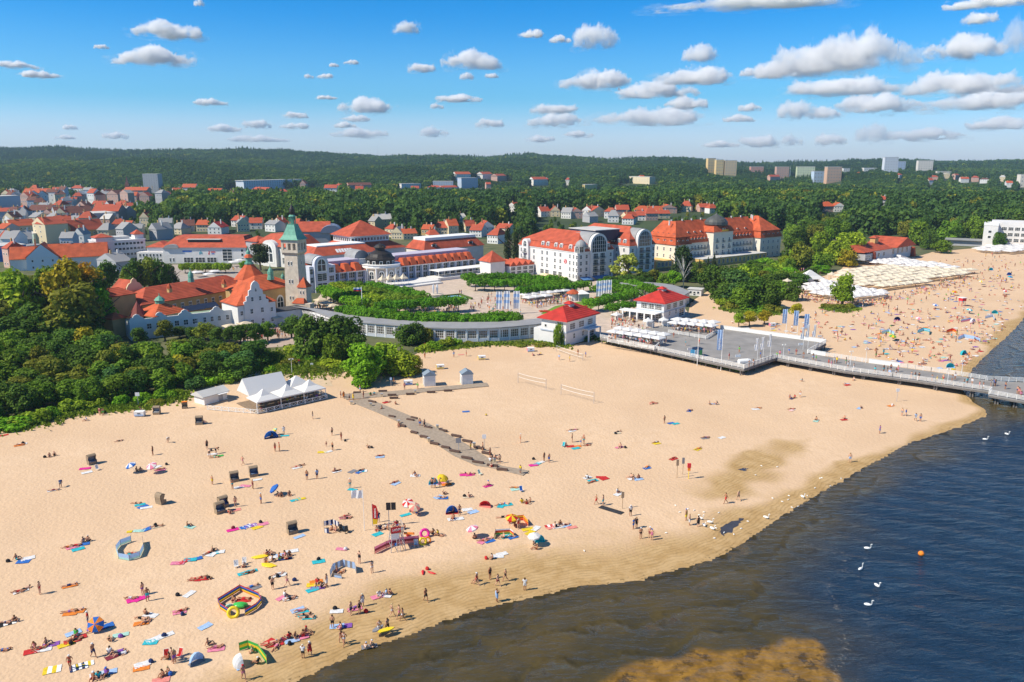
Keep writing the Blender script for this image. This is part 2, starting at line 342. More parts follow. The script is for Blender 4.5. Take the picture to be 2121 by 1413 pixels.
mp = nn('ShaderNodeMapping'); mp.inputs['Rotation'].default_value = (0, 0, R(-28)); mp.inputs['Scale'].default_value = (.35, 1, 1); l.new(pos, mp.inputs[0])
w1 = noise(mp.outputs[0], .85, 4, .55); w2 = noise(mp.outputs[0], 2.6, 3, .5)
calm = mth('ADD', .30, mth('MULTIPLY', mth('SUBTRACT', 1.0, sl), .75))
sw = mth('POWER', mth('ADD', mth('MULTIPLY', mth('SINE', mth('ADD', mth('MULTIPLY', de, 1.25), mth('MULTIPLY', noise(pos, .09, 4), 16.0))), .5), .5), 6.0)
hh = mth('ADD', mth('MULTIPLY', mth('ADD', mth('MULTIPLY', w1, 2.2), mth('MULTIPLY', w2, .3)), calm), mth('MULTIPLY', mth('MULTIPLY', sw, sl), .36))
bp = nn('ShaderNodeBump'); bp.inputs['Strength'].default_value = 1.0; bp.inputs['Distance'].default_value = .55; l.new(hh, bp.inputs['Height']); l.new(bp.outputs[0], p.inputs['Normal'])
sm_.materials.append(m)
# inland ground and hills
ys = np.concatenate([np.arange(560, 1400, 20), np.arange(1400, 4600, 45), np.arange(4600, 7001, 400)]); us = np.linspace(-1.15, 1.15, 240)
X = us[None, :]*ys[:, None]*.95; Y = np.repeat(ys[:, None], len(us), 1); Z = TZ(X, Y)-.05
hills = ob('hills', grid_mesh('hills', np.stack([X, Y, Z], -1)), kind='structure')
hills.data.materials.append(mat('hill_ground', (.055,.085,.03), .95, .5, .02, coord='World', col2=(.03,.05,.018)))
EDGE = [(-900,1010),(-300,930),(0,890),(70,870),(150,848),(230,838),(290,833),(370,822),(400,806),(480,795),(520,745),(560,752),(640,768),(700,766),(730,752),(800,765),(870,728),(960,718),(1010,713),(1120,710),(1172,718),(1240,702),(1300,690),(1423,660),(1430,625),(1470,600),(1500,648),(1560,662),(1600,650),(1622,606),(1680,580),(1740,560),(1755,542),(1900,531),(1930,522),(2040,512),(2121,505),(2600,470)]
wp = [G(*q, .06) for q in EDGE]+[Vector((900, 640, 0)), Vector((-900, 640, 0)), Vector((-700, 300, 0))]
park = sheet('park_ground', wp, .06, mat('park_soil', (.16,.15,.075), .95, .6, .12, coord='World', col2=(.06,.085,.03), bump=.4), world=True)
pave = mat('paving', (.62,.50,.40), .85, .25, .35, coord='World'); asph = mat('grey_paving', (.23,.225,.22), .85, .2, .25, coord='World')
plaza = sheet('plaza_paving', [(640,640),(800,668),(900,675),(1010,677),(1120,668),(1180,690),(1240,702),(1320,690),(1430,655),(1400,612),(1330,592),(1250,575),(1180,585),(1080,562),(1000,560),(900,570),(680,590)], .10, pave)
for q in ([(1130,656),(1180,622),(1240,612),(1262,618),(1215,650)], [(960,606),(905,597),(955,588),(1050,600),(1130,590),(1110,604),(1000,616)]):
    pass
sheet('lawn', [(1120,650),(1150,634),(1215,622),(1248,624),(1225,640),(1170,655)], .14, mat('lawn_grass', (.17,.30,.035), .95, .3, .5, coord='World'))
sheet('town_square_paving', [(290,560),(330,548),(520,548),(530,572),(440,592),(300,590)], .10, mat('square_paving', (.42,.36,.31), .85, .2, .3, coord='World'))
sheet('promenade_paving', [(470,690),(520,672),(640,668),(700,690),(640,715),(520,722)], .10, mat('promenade_paving', (.50,.39,.31), .85, .2, .35, coord='World'))
sheet('sand_path', [(535,742),(545,737),(560,752),(600,775),(680,782),(690,800),(640,800),(560,775)], .10, mat('trodden_sand', (.66,.50,.33), .95, .2, .5, coord='World', bump=.3))
sheet('grass_patch', [(540,735),(600,712),(720,735),(735,765),(640,770),(570,757)], .12, mat('dune_grass_ground', (.12,.17,.03), .95, .5, .3, coord='World', col2=(.22,.19,.07), bump=.5))
puddle_m = mat('puddle_water', (.075,.070,.075), .10, .3, .4, coord='World', bump=.15, spec=.5)
def blobby(pxs, z, m, name, k=5):
    pts = [G(*q, z) for q in pxs]; out = []
    for a, b in zip(pts, pts[1:]+pts[:1]):
        for i in range(k):
            q = a.lerp(b, i/k); out.append(Vector((q.x+rnd.uniform(-.32, .32), q.y+rnd.uniform(-.32, .32), z)))
    o = sheet(name, out, z, m, world=True)
    for v in o.data.vertices: v.co.z = BZ(v.co.x, v.co.y)+.02
    return o
blobby([(1488,1098),(1500,1086),(1525,1073),(1540,1070),(1530,1084),(1512,1099),(1496,1106)], .075, puddle_m, 'puddle')
blobby([(1531,972),(1540,968),(1550,970),(1542,974)], .13, puddle_m, 'puddle')
# ------------------------------------------------------------------ buildings
WHITE = mat('white_render', (.74,.73,.71), .8, .10, .4); CREAM = mat('cream_render', (.74,.60,.38), .85, .14, .4); YEL = mat('ochre_render', (.62,.40,.17), .85, .2, .4)
LILAC = mat('lilac_render', (.50,.47,.58), .85, .08, .5); GREYW = mat('grey_render', (.42,.42,.44), .85, .15, .5); STONE = mat('pink_stone', (.70,.60,.48), .85, .25, .6)
def tile_mat(name, col):
    m = mat(name, col, .8, .38, .35)
    n = m.node_tree.nodes; l = m.node_tree.links; p = n['Principled BSDF']
    tc = n.new('ShaderNodeTexCoord'); sx = n.new('ShaderNodeSeparateXYZ'); l.new(tc.outputs['Object'], sx.inputs[0])
    a = n.new('ShaderNodeMath'); a.operation = 'MULTIPLY'; a.inputs[1].default_value = 14; l.new(sx.outputs['Z'], a.inputs[0]); b = n.new('ShaderNodeMath'); b.operation = 'SINE'; l.new(a.outputs[0], b.inputs[0])
    bp = n.new('ShaderNodeBump'); bp.inputs['Strength'].default_value = .5; bp.inputs['Distance'].default_value = .08; l.new(b.outputs[0], bp.inputs['Height']); l.new(bp.outputs[0], p.inputs['Normal'])
    return m
ROOF = tile_mat('red_roof_tiles', (.54,.105,.050)); ROOFO = tile_mat('orange_roof_tiles', (.62,.125,.045)); ROOFB = tile_mat('bright_red_roof_tiles', (.56,.040,.028)); ROOFD = tile_mat('dark_brown_roof_tiles', (.20,.075,.055))
ZINC = mat('grey_zinc_roof', (.34,.34,.34), .55, .2, .3); FLAT = mat('pale_flat_roof', (.62,.61,.58), .8, .2, .15); DARK = mat('dark_metal', (.035,.03,.028), .5, .3, 1.0); COPPER = mat('green_copper', (.16,.42,.31), .6, .3, .8)
TRIM = mat('white_trim', (.82,.82,.80), .6); GLASS = mat('window_glass', (.035,.06,.075), .08, .35, .8, spec=.6, col2=(.012,.018,.025)); GOLD = mat('gilding', (.75,.45,.08), .35, metal=.8)
NAVY = mat('dark_navy_cladding', (.022,.035,.075), .5, .2, .4); PANE = mat('warm_pane', (.16,.14,.12), .1, .6, .5, spec=.6, col2=(.02,.025,.03)); BLUEP = mat('blue_paint', (.10,.24,.50), .6, .1)
OB_PLAST = mat('render_tinted', (.8,.8,.8), .85, .12, .4, obcol=True)
def wmesh(name, nx, nz, fr=.10, bar=.045, glass=None):
    b = MB(); b.mi(1).bx(-.5, .5, -.03, .02, 0, 1); b.mi(0)
    b.bx(-.5, -.5+fr, -.10, .02, 0, 1); b.bx(.5-fr, .5, -.10, .02, 0, 1); b.bx(-.5+fr, .5-fr, -.10, .02, 0, fr); b.bx(-.5+fr, .5-fr, -.10, .02, 1-fr, 1)
    for i in range(1, nx): x = -.5+i/nx; b.bx(x-bar/2, x+bar/2, -.07, -.02, fr, 1-fr)
    for i in range(1, nz): z = i/nz; b.bx(-.5+fr, .5-fr, -.065, -.02, z-bar/2, z+bar/2)
    return b.mesh(name, TRIM, glass or GLASS)
WP = wmesh('window', 2, 2); WG = wmesh('window_grid', 4, 3, .05, .03, PANE); WS = wmesh('window_small', 1, 1, .12); WB = wmesh('window_wide', 3, 2, .05, .03); WT = wmesh('window_tall', 2, 4, .05, .03)
def arch_mesh(name, d=1.0, nb=8):
    pts = [(-.5, 0), (.5, 0)]+[(.5*math.cos(a), .55+.45*math.sin(a)) for a in [math.pi*i/nb for i in range(nb+1)]]
    inn = [(x*.74, .07+(z-.0)*.82) for x, z in pts]; n = len(pts); b = MB(); b.mi(0)
    vs = [(x, -.12, z) for x, z in pts]+[(x, -.12, z) for x, z in inn]+[(x, d, z) for x, z in pts]+[(x, -.04, z) for x, z in inn]
    b.add(vs, [(i, (i+1) % n, (i+1) % n+n, i+n) for i in range(n)]+[((i+1) % n, i, i+2*n, (i+1) % n+2*n) for i in range(n)]+[(i+n, (i+1) % n+n, (i+1) % n+3*n, i+3*n) for i in range(n)])
    b.mi(1).add([(x, -.045, z) for x, z in inn], [tuple(range(n))]); b.mi(0).bx(-.03, .03, -.1, -.04, .07, .9); b.bx(-.36, .36, -.1, -.04, .5, .54)
    return b.mesh(name, TRIM, GLASS)
WA = arch_mesh('arched_window', .12); DORM = arch_mesh('arched_dormer', 2.2)
bd = MB(); bd.mi(0).bx(-.5, .5, 0, 1.8, 0, .85); bd.bx(-.5, -.36, -.05, 0, 0, .85); bd.bx(.36, .5, -.05, 0, 0, .85); bd.mi(1).bx(-.36, .36, -.03, 0, .06, .8); bd.mi(2).xprism([(-.62, .85), (.62, .85), (.5, 1.02), (0, 1.2), (-.5, 1.02)], -.15, 2.2)
BDORM = bd.mesh('dormer', TRIM, GLASS, ROOFO)
balc = MB(); balc.bx(-.5, .5, -.9, 0, 0, .12)
for x in (-.48, -.24, 0, .24, .48): balc.bx(x-.02, x+.02, -.9, -.86, .12, 1)
balc.bx(-.5, .5, -.9, -.85, .95, 1.02); balc.bx(-.5, -.46, -.9, 0, .95, 1.02); balc.bx(.46, .5, -.9, 0, .95, 1.02); BALC = balc.mesh('balcony', DARK)
def win(par, me, x, y, z, w_, h_, face='f', name=None, dz=1.0):
    o = ob(name or me.name.split('.')[0].replace('window_grid', 'window').replace('window_small', 'window').replace('window_wide', 'window').replace('window_tall', 'window'), me, par, (x, y, z), sc=(w_, dz, h_))
    if face == 'r': o.rotation_euler = (0, 0, math.pi/2)
    elif face == 'l': o.rotation_euler = (0, 0, -math.pi/2)
    elif face == 'b': o.rotation_euler = (0, 0, math.pi)
    return o
def rows(par, me, xs, zs, w_, h_, face='f', c=0.0):
    for z in zs:
        for x in xs:
            if face == 'f': win(par, me, x, c, z, w_, h_)
            else: win(par, me, c, x, z, w_, h_, face)
def span(a, b, n): return [a+(b-a)*(i+.5)/n for i in range(n)]
def chim(par, x, y, z, h_=1.6, m=None, w_=.7):
    b = MB(); b.box(x, y, z, w_, w_*.8, h_); b.box(x, y, z+h_, w_*1.3, w_*1.1, .15); return b.build('chimney', m or WHITE, par)
def local(o, p):
    c, s = math.cos(o.rotation_euler.z), math.sin(o.rotation_euler.z); d = Vector(p)-o.location; return (d.x*c+d.y*s, -d.x*s+d.y*c)
def fxl(A, ang, px):                                   # where the sight line of a column crosses a facade line
    t = Vector((math.cos(ang), math.sin(ang))); k = (px-W0/2)/FPX; lo, hi = -200.0, 300.0
    f = lambda s: PXY((A.x+t.x*s, A.y+t.y*s, A.z+5))[0]-px
    for _ in range(50):
        mid = (lo+hi)/2
        if f(mid) < 0: lo = mid
        else: hi = mid
    return lo
def mansard(par, x0, x1, y0, y1, z0, z1, z2, ins=1.3, m=ROOF, ov=.5):
    b = MB(); b.frust((x0-ov, x1+ov, y0-ov, y1+ov), z0, (x0+ins, x1-ins, y0+ins, y1-ins), z1); o = b.build('mansard_roof', m, par)
    MB().hip(x0+ins, x1-ins, y0+ins, y1-ins, z1+.003, z2, .35).build('roof', m, par); return o
# --- white hotel with red mansard roofs beside the square
A, an, L = frame((1075, 562), (1195, 584)); HB = A+Vector((math.cos(an), math.sin(an), 0))*L
h = thing('hotel', 'white hotel with arched gables, red mansard roof and round red emblem by the square', 'hotel', A, an)
E = 14.6
MB().bx(0, L, 0, 24, 0, E).build('wall', WHITE, h); MB().bx(-.3, L+.3, -.3, 24.3, E-.45, E).build('cornice', TRIM, h)
mansard(h, 0, L, 0, 24, E+.003, 17.6, 23.5, 1.4)
x2, y2 = local(h, G(1302, 567)); 
MB().bx(-6, x2, y2, y2+19, 0, E).build('wall', WHITE, h); MB().bx(-6.3, x2+.3, y2-.3, y2+19.3, E-.45, E).build('cornice', TRIM, h); mansard(h, -6, x2, y2, y2+19, E+.003, 17.6, 24, 1.4)
MB().bx(-6, 26, 24.02, y2-.02, 0, 17).build('wall', WHITE, h)
bb = MB(); bb.bx(10, 31, 27, y2+3, 17, 22.5); bb.build('roof_hall', NAVY, h); bb = MB(); bb.bx(9.6, 31.4, 26.6, y2+3.4, 22.51, 22.9); bb.build('roof_terrace', FLAT, h)
zs4 = [11.0, 7.8, 4.6]
rows(h, WP, [2.3, 13.2, 20.2, 24.3, 30.7, 35.0], zs4, 1.5, 2.3); rows(h, WP, [42.4, 45.3], zs4+[1.4], 1.1, 2.3); rows(h, WB, [13.6, 20.2, 24.3, 30.7, 35.0], [1.2], 3.0, 2.4)
b = MB(); b.bx(4.2, 9.6, -1.2, 0, 3.6, 15.6); b.xprism([(4.2, 15.6), (9.6, 15.6)]+[(6.9+2.7*math.cos(a), 15.6+2.7*math.sin(a)) for a in [math.pi*i/10 for i in range(1, 10)]], -1.2, 3); b.build('bay', WHITE, h)
rows(h, WP, [6.9], zs4, 2.6, 2.4, c=-1.2); win(h, WA, 6.9, -1.2, 14.0, 3.4, 3.6)
for z in zs4: win(h, BALC, 6.9, -1.2, z-.3, 3.2, 1.0)
for x in (20.2, 24.3, 30.7, 35.0, 42.2): win(h, DORM, x, .35, E+.4, 2.3, 3.0)
# corner turret
b = MB(); b.bx(46.4, L+.6, -.6, 4.2, 3, 17.4); b.build('corner_bay', WHITE, h); MB().lathe([(2.9, 17.4), (2.9, 17.7), (2.7, 18.6), (2.0, 19.7), (.8, 20.5), (.1, 20.8)], 48.5, 1.8, 14).build('dome', ZINC, h)
rows(h, WT, [48.5], [14.4], 3.4, 2.8, c=-.6); rows(h, WP, [48.5], zs4+[1.4], 1.5, 2.3, c=-.6); rows(h, WT, [1.8], [14.4], 3.4, 2.8, 'r', L+.6); rows(h, WP, [1.8], zs4+[1.4], 1.5, 2.3, 'r', L+.6)
def bigarch(par, X, yc, r, zsp, dep, zb):
    b = MB(); n = 14; arc = [(yc+r*math.cos(math.pi*i/n), zsp+r*math.sin(math.pi*i/n)) for i in range(n+1)]
    b.yprism([(yc-r, zb), (yc+r, zb)]+arc, X-1.0, X+.9).build('arched_gable', WHITE, par)
    v = MB(); v.yprism([(yc-r-.35, zsp), (yc+r+.35, zsp)]+[(yc+(r+.35)*math.cos(math.pi*i/n), zsp+(r+.35)*math.sin(math.pi*i/n)) for i in range(1, n)], X-dep, X-1.02); v.build('barrel_roof', ZINC, par)
    g = MB(); r2 = r*.80; gp = [(yc-r2, zsp-3.6), (yc+r2, zsp-3.6)]+[(yc+r2*math.cos(math.pi*i/n), zsp+r2*math.sin(math.pi*i/n)) for i in range(n+1)]
    g.yprism(gp, X+.91, X+.98); gw = g.build('arch_window', GLASS, par)
    t = MB()
    for y in np.linspace(yc-r2*.75, yc+r2*.75, 6): t.bx(X+.985, X+1.06, y-.06, y+.06, zsp-3.6, zsp+math.sqrt(max(.1, r2*r2-(y-yc)**2)))
    for z in (zsp-1.8, zsp, zsp+2): t.bx(X+.99, X+1.05, yc-r2*.95, yc+r2*.95, z-.06, z+.06)
    t.build('glazing_bars', TRIM, gw); 
bigarch(h, L, 13.5, 5.6, 17.6, 14, 0); bigarch(h, x2, y2+10.5, 5.2, 17.8, 14, 0)
for X, y0, ys in ((L, 0, (6.0, 22.2)), (x2, y2, (2.4, 18.0))): rows(h, WP, [y0+q for q in ys], zs4+[1.4], 1.5, 2.3, 'r', X)
for X, yc in ((L+.9, 13.5), (x2+.9, y2+10.5)):
    rows(h, WB, [yc-2.3, yc+2.3], zs4+[1.4], 3.2, 2.5, 'r', X)
    for z in zs4:
        for q in (-2.3, 2.3): win(h, BALC, X, yc+q, z-.3, 3.4, 1.0, 'r')
rows(h, WP, [x2-t for t in (4, 9.5, 13.5, 17.5, 21.5)], zs4+[1.4], 1.5, 2.3, c=y2)
for t in (4, 8.5, 13, 17.5, 22): win(h, DORM, x2-t, y2+.35, E+.4, 2.3, 3.0)
for y in (6.2, 20.8): win(h, DORM, L-.35, y, E+.4, 2.2, 3.0, 'r')
b = MB(); b.lathe([(1.15, 0), (1.15, .12)], n=20); em = b.build('emblem', mat('emblem_red', (.55,.02,.03), .5), h, (39, -.01, 9.3)); em.rotation_euler = (math.pi/2, 0, 0)
b = MB(); pts = [(.45, .55), (.1, .72), (-.35, .6), (-.45, .25), (0, 0), (.45, -.25), (.35, -.6), (-.1, -.72), (-.45, -.55)]
for p_, q_ in zip(pts, pts[1:]): b.tube((*p_, .14), (*q_, .14), .11, 5)
for i in range(14): a = i*math.tau/14; b.tube((.92*math.cos(a), .92*math.sin(a), .13), (1.04*math.cos(a), 1.04*math.sin(a), .13), .05, 4)
b.build('letter_mark', TRIM, em)
for x0, x1 in ((21, 30), (31, 40)): MB().add([(x0, -.05, 1.5), (x1, -.05, 1.5), (x1, -2.6, .7), (x0, -2.6, .7), (x0, -.05, 1.42), (x1, -.05, 1.42), (x1, -2.6, .62), (x0, -2.6, .62)], [(3, 2, 1, 0), (4, 5, 6, 7), (2, 3, 7, 6)]).build('awning', CREAM, h)
for y0, y1 in ((1, 7), (9, 19)): MB().add([(L+.95, y0, 2.2), (L+.95, y1, 2.2), (L+4, y1, 1.2), (L+4, y0, 1.2), (L+.95, y0, 2.1), (L+.95, y1, 2.1), (L+4, y1, 1.1), (L+4, y0, 1.1)], [(0, 1, 2, 3), (7, 6, 5, 4), (3, 2, 6, 7)]).build('awning', BLUEP, h)
# low link with small gables west of it
l0 = thing('link_wing', 'low white link wing with four small red gables between square hotel and spa', 'building', A+Vector((math.cos(an)*2-math.cos(an-math.pi/2)*0, math.sin(an)*2, 0)), an)
MB().bx(-2, 12, -16, -.4, 0, 5.4).build('wall', WHITE, l0)
for k in range(4): MB().gable(-2, 12, -16+k*3.9, -12.1+k*3.9, 5.45, 7.6, .1).build('roof', ROOF, l0)
rows(l0, WB, [-14.2+3.9*k for k in range(4)], [.8, 3.0], 2.8, 1.8, 'r', 12)
b = MB(); b.bx(0, 10, -27, -18, 0, 8); b.build('tower', WHITE, l0); MB().hip(0, 10, -27, -18, 8, 13.2, .6).build('tower_roof', ROOF, l0)
# --- long cream hotel with red mansard and dome
A, an, L = frame((1397, 554), (1612, 530)); g = thing('grand_hotel', 'long cream grand hotel with orange mansard roof and dark domed tower', 'hotel', A, an)
f = lambda px: fxl(A, an, px)
xa, xt0, xt1, xb = f(1429), f(1476), f(1516), f(1571); E, B, T = 12.4, 16.4, 25.0
GW = mat('ivory_render', (.78,.72,.60), .85, .1, .4)
MB().bx(0, xa, 0, 22, 0, E).build('wall', GW, g); MB().bx(xa+.01, xb-.01, 4, 20, 0, E).build('wall', GW, g); MB().bx(xb, L, -1, 22, 0, E).build('wall', GW, g)
def mroof(x0, x1, y0, y1):
    MB().frust((x0-.6, x1+.6, y0-.6, y1+.6), E+.003, (x0+.9, x1-.9, y0+.9, y1-.9), B).build('mansard_roof', ROOFD if 0 else ROOFO, g)
    MB().hip(x0+.9, x1-.9, y0+.9, y1-.9, B+.003, T, .5).build('roof', ROOFO, g)
mroof(0, xa, 0, 22); mroof(xb, L, -1, 22)
MB().yprism([(3.4, E+.003), (20.6, E+.003), (19, B), (12, T-.3), (5, B)], xa-3, xb+3).build('roof', ROOFO, g)
for x0, x1, y0, n in ((0, xa, 0, 3), (xa+1, xt0-.5, 4, 6), (xt1+.5, xb-1, 4, 7), (xb, L, -1, 4)):
    xs = span(x0+.6, x1-.6, n); rows(g, WP, xs, [1.2, 4.8, 8.6], 1.15, 2.3, c=y0)
    for x in xs: win(g, BDORM, x, y0+.15, E+.7, 1.5, 2.2, name='dormer')
    if y0 == 4:
        for x in xs:
            for z in (4.5, 8.3): win(g, BALC, x, y0, z, 1.9, 1.0)
rows(g, WP, span(1, 21, 4), [1.2, 4.8, 8.6], 1.15, 2.3, 'l', 0); rows(g, WP, span(0, 4, 1), [1.2, 4.8, 8.6], 1.15, 2.3, 'l', xb)
for y in span(1, 21, 4): win(g, BDORM, .15, y, E+.7, 1.5, 2.2, 'l', name='dormer')
for y in span(1, 21, 5): win(g, BDORM, 1.6, y, B+1.4, .9, .9, 'l', name='dormer')
for x in span(xa+2, xt0-1, 3)+span(xt1+1, xb-2, 3): win(g, BDORM, x, 6.3, B+1.6, 1.3, .9, name='dormer')
MB().bx(xt0, xt1, 0, 12, 0, 18).build('tower', GW, g); xc = (xt0+xt1)/2; tw = (xt1-xt0)/2
MB().frust((xt0-.7, xt1+.7, -.7, 12.7), 18.01, (xt0+1.3, xt1-1.3, 1.3, 10.7), 21.2).build('tower_roof', ROOFO, g)
MB().lathe([(tw*.72, 21.2), (tw*.80, 22), (tw*.78, 23.4), (tw*.64, 25.0), (tw*.38, 26.4), (tw*.12, 27.5), (.25, 28.4), (.25, 29.2)], xc, 6, 16).build('dome', mat('dark_zinc', (.10,.105,.10), .5, .3, .6), g)
rows(g, WP, span(xt0+.5, xt1-.5, 3), [5, 8.6, 12.2], 1.3, 2.4, c=0); rows(g, WP, [4], [5, 8.6, 12.2], 1.3, 2.4, 'l', xt0)
for x in span(xt0+.5, xt1-.5, 3):
    for z in (4.7, 8.3, 11.9): win(g, BALC, x, 0, z, 2.0, 1.0)
win(g, BDORM, xc, -.2, 18.4, 2.0, 2.0, name='dormer')
MB().bx(xa+1, xb-4, -9, 3.97, 0, 4.3).build('terrace_wing', mat('yellow_render', (.72,.47,.16), .85, .1), g); MB().bx(xa+.8, xb-3.8, -9.2, 3.98, 4.31, 4.6).build('terrace_floor', FLAT, g)
rows(g, WT, span(xa+1.5, xb-4.5, 15), [1.0], 1.7, 2.6, c=-9)
b = MB(); b.bx(-14, -.02, 1, 14, 0, 4.2); b.build('side_wing', mat('yellow_render', (.72,.47,.16)), g); rows(g, WT, span(-13, -1, 4), [.9], 2, 2.6, c=1)
for x, y in ((3, 8), (9, 12), (18, 12), (26, 12), (34, 12), (52, 12), (62, 12), (71, 12), (80, 10), (84, 14)): chim(g, x, y, T-2.2, 2.6)
b = MB()
for x, z, s_ in ((xc-2.4, 0, 1), (xc-1.2, 0, 1), (xc, 0, 1), (xc+1.2, 0, 1), (xc+2.4, 0, 1)): b.box(x, -1.1, 18.2, .9, .15, 1.1)
b.build('gilt_letters', GOLD, g)
# --- spa house: arcade, rotunda, halls
A, an, L = frame((686, 599), (990, 564)); s = thing('spa_house', 'long spa house with dark domed rotunda and row of red gabled dormers', 'spa building', A, an)
f = lambda px: fxl(A, an, px); EA = 7.4; r0, r1 = f(757), f(831)
ARC = mat('pale_blue_render', (.62,.64,.72), .8, .08, .5)
for x0, x1, n, pitch in ((0, r0, 3, (r0)/4), (r1, L-2, 10, (L-2-r1)/10)):
    MB().bx(x0, x1, 1.2, 14, 0, EA-.4).build('wall', LILAC, s); MB().bx(x0, x1, -.2, 14, EA-.39, EA).build('cornice', TRIM, s)
    MB().bx(x0, x1, 5.5, 16, EA+.003, 12.2).build('parapet_wall', LILAC, s)
    nb = int(round((x1-x0)/4.3))
    for i in range(nb+1): MB().bx(x0+(x1-x0)*i/nb-.35, x0+(x1-x0)*i/nb+.35, -.1, 1.18, 0, EA-.41).build('pillar', ARC, s)
    rows(s, WB, span(x0, x1, nb), [.5, 3.9], (x1-x0)/nb-.9, 2.9, c=1.2)
    MB().add([(x0, -.4, EA+.01), (x1, -.4, EA+.01), (x1, 5.4, EA+2.4), (x0, 5.4, EA+2.4), (x0, 5.4, EA+.01), (x1, 5.4, EA+.01)], [(0, 1, 2, 3), (0, 4, 5, 1), (0, 3, 4), (1, 5, 2), (3, 2, 5, 4)]).build('roof', ROOF, s)
    for i in range(n):
        xx = x0+(i+.75)*(x1-x0)/(n+.4)
        MB().add([(xx-1.7, -.3, EA+.1), (xx+1.7, -.3, EA+.1), (xx+1.25, 1.9, EA+3.6), (xx-1.25, 1.9, EA+3.6), (xx-1.7, 5.3, EA+2.2), (xx+1.7, 5.3, EA+2.2), (xx+1.25, 5.3, EA+3.6), (xx-1.25, 5.3, EA+3.6)], [(0, 1, 2, 3), (1, 5, 6, 2), (4, 0, 3, 7), (3, 2, 6, 7), (5, 4, 7, 6), (1, 0, 4, 5)]).build('roof_gable', ROOFO, s)
rc = ((r0+r1)/2, 2.5); rr = (r1-r0)/2*.92
b = MB(); b.lathe([(rr, 0), (rr, 7.6), (rr+.5, 7.7), (rr+.5, 8.2)], *rc, 16); b.build('rotunda', STONE, s); b = MB(); b.lathe([(rr+.4, 8.21), (rr+.4, 8.4), (rr+.1, 8.5), (rr+.1, 9.3), (rr+.4, 9.4), (rr+.4, 9.6)], *rc, 20); b.build('balustrade', TRIM, s)
b = MB(); b.lathe([(rr*.72, 8.3), (rr*.72, 11.6), (rr*.78, 11.7), (rr*.78, 12.1), (rr*.66, 13.0), (rr*.58, 14.4), (rr*.34, 15.6), (rr*.26, 15.7), (rr*.26, 17.0), (rr*.33, 17.1), (rr*.33, 17.4), (rr*.2, 18.6), (.2, 19.2), (.12, 20)], *rc, 16); b.build('dome', DARK, s)
MB().lathe([(rr*.30, 17.42), (rr*.31, 17.7), (rr*.22, 17.9)], *rc, 8).build('crown_ornament', GOLD, s)
for k in range(-3, 4):
    a = -math.pi/2+k*.52; o = win(s, WA, rc[0]+(rr+.02)*math.cos(a), rc[1]+(rr+.02)*math.sin(a), 2.6, 3.0, 4.4); o.rotation_euler = (0, 0, a+math.pi/2)
    o = win(s, WS, rc[0]+(rr+.02)*math.cos(a), rc[1]+(rr+.02)*math.sin(a), .4, 2.4, 1.7); o.rotation_euler = (0, 0, a+math.pi/2)
    a2 = a+.26; MB().tube((rc[0]+(rr+.2)*math.cos(a2), rc[1]+(rr+.2)*math.sin(a2), 0), (rc[0]+(rr+.2)*math.cos(a2), rc[1]+(rr+.2)*math.sin(a2), 8), .5, 8).build('column', TRIM, s)
    o = win(s, WS, rc[0]+rr*.725*math.cos(a), rc[1]+rr*.725*math.sin(a), 9.2, 1.6, 2.0); o.rotation_euler = (0, 0, a+math.pi/2)
MB().bx(r0-1, r1+1, 6, 18, 0, 12).build('wall', WHITE, s)
b = MB(); b.xprism([(r0-1, 12), (r0+7, 12)]+[(r0+3+4*math.cos(math.pi*i/8), 12+4*math.sin(math.pi*i/8)) for i in range(1, 8)], 8, 18); b.build('barrel_roof', ZINC, s)
# halls behind (placed by their eaves)
def hall(lx, ly, sx_, sy_): return lx, lx+sx_, ly, ly+sy_
cx_, cy_ = local(s, at(726, 490, 424)); pv = hall(cx_, cy_, 24, 19)
MB().bx(pv[0]-5, pv[1]+8, pv[2]-4, pv[3]+6, 0, 11.5).build('wall', WHITE, s); MB().frust((pv[0]-6, pv[1]+9, pv[2]-5, pv[3]+7), 11.51, (pv[0]-.5, pv[1]+.5, pv[2]-.5, pv[3]+.5), 15.4).build('skirt_roof', ROOF, s)
MB().bx(*pv, 15.41, 18.4).build('lantern_wall', WHITE, s); MB().bx(pv[0]-.8, pv[1]+.8, pv[2]-.8, pv[3]+.8, 18.41, 18.9).build('cornice', TRIM, s)
rows(s, WS, span(pv[0]+.3, pv[1]-.3, 12), [15.9], 1.7, 2.1, c=pv[2]); rows(s, WS, span(pv[2]+.3, pv[3]-.3, 9), [15.9], 1.7, 2.1, 'l', pv[0])
px_, py_ = (pv[0]+pv[1])/2, (pv[2]+pv[3])/2; MB().frust((pv[0]-1.4, pv[1]+1.4, pv[2]-1.4, pv[3]+1.4), 18.91, (px_-.2, px_+.2, py_-.2, py_+.2), 26.5).build('pyramid_roof', ROOF, s)
MB().tube((px_, py_, 26), (px_, py_, 31), .1, 5).build('finial', DARK, s)
cx_, cy_ = local(s, at(879, 514, 437)); q = hall(cx_, cy_, 42, 18)
MB().bx(*q, 0, 10.2).build('wall', WHITE, s); MB().frust((q[0]-.7, q[1]+.7, q[2]-.7, q[3]+.7), 10.21, (q[0]+3, q[1]-3, q[2]+3.4, q[3]-3), 14.9).build('mansard_roof', ROOF, s); MB().bx(q[0]+3, q[1]-3, q[2]+3.4, q[3]-3, 14.91, 16.4).build('roof_parapet', TRIM, s)
for x in (q[0]+7, q[0]+33): win(s, BDORM, x, q[2]+.6, 11.2, 3, 2.0, name='roof_window')
cx_, cy_ = local(s, at(655, 527, 392)); q = hall(cx_-2, cy_, 36, 20)
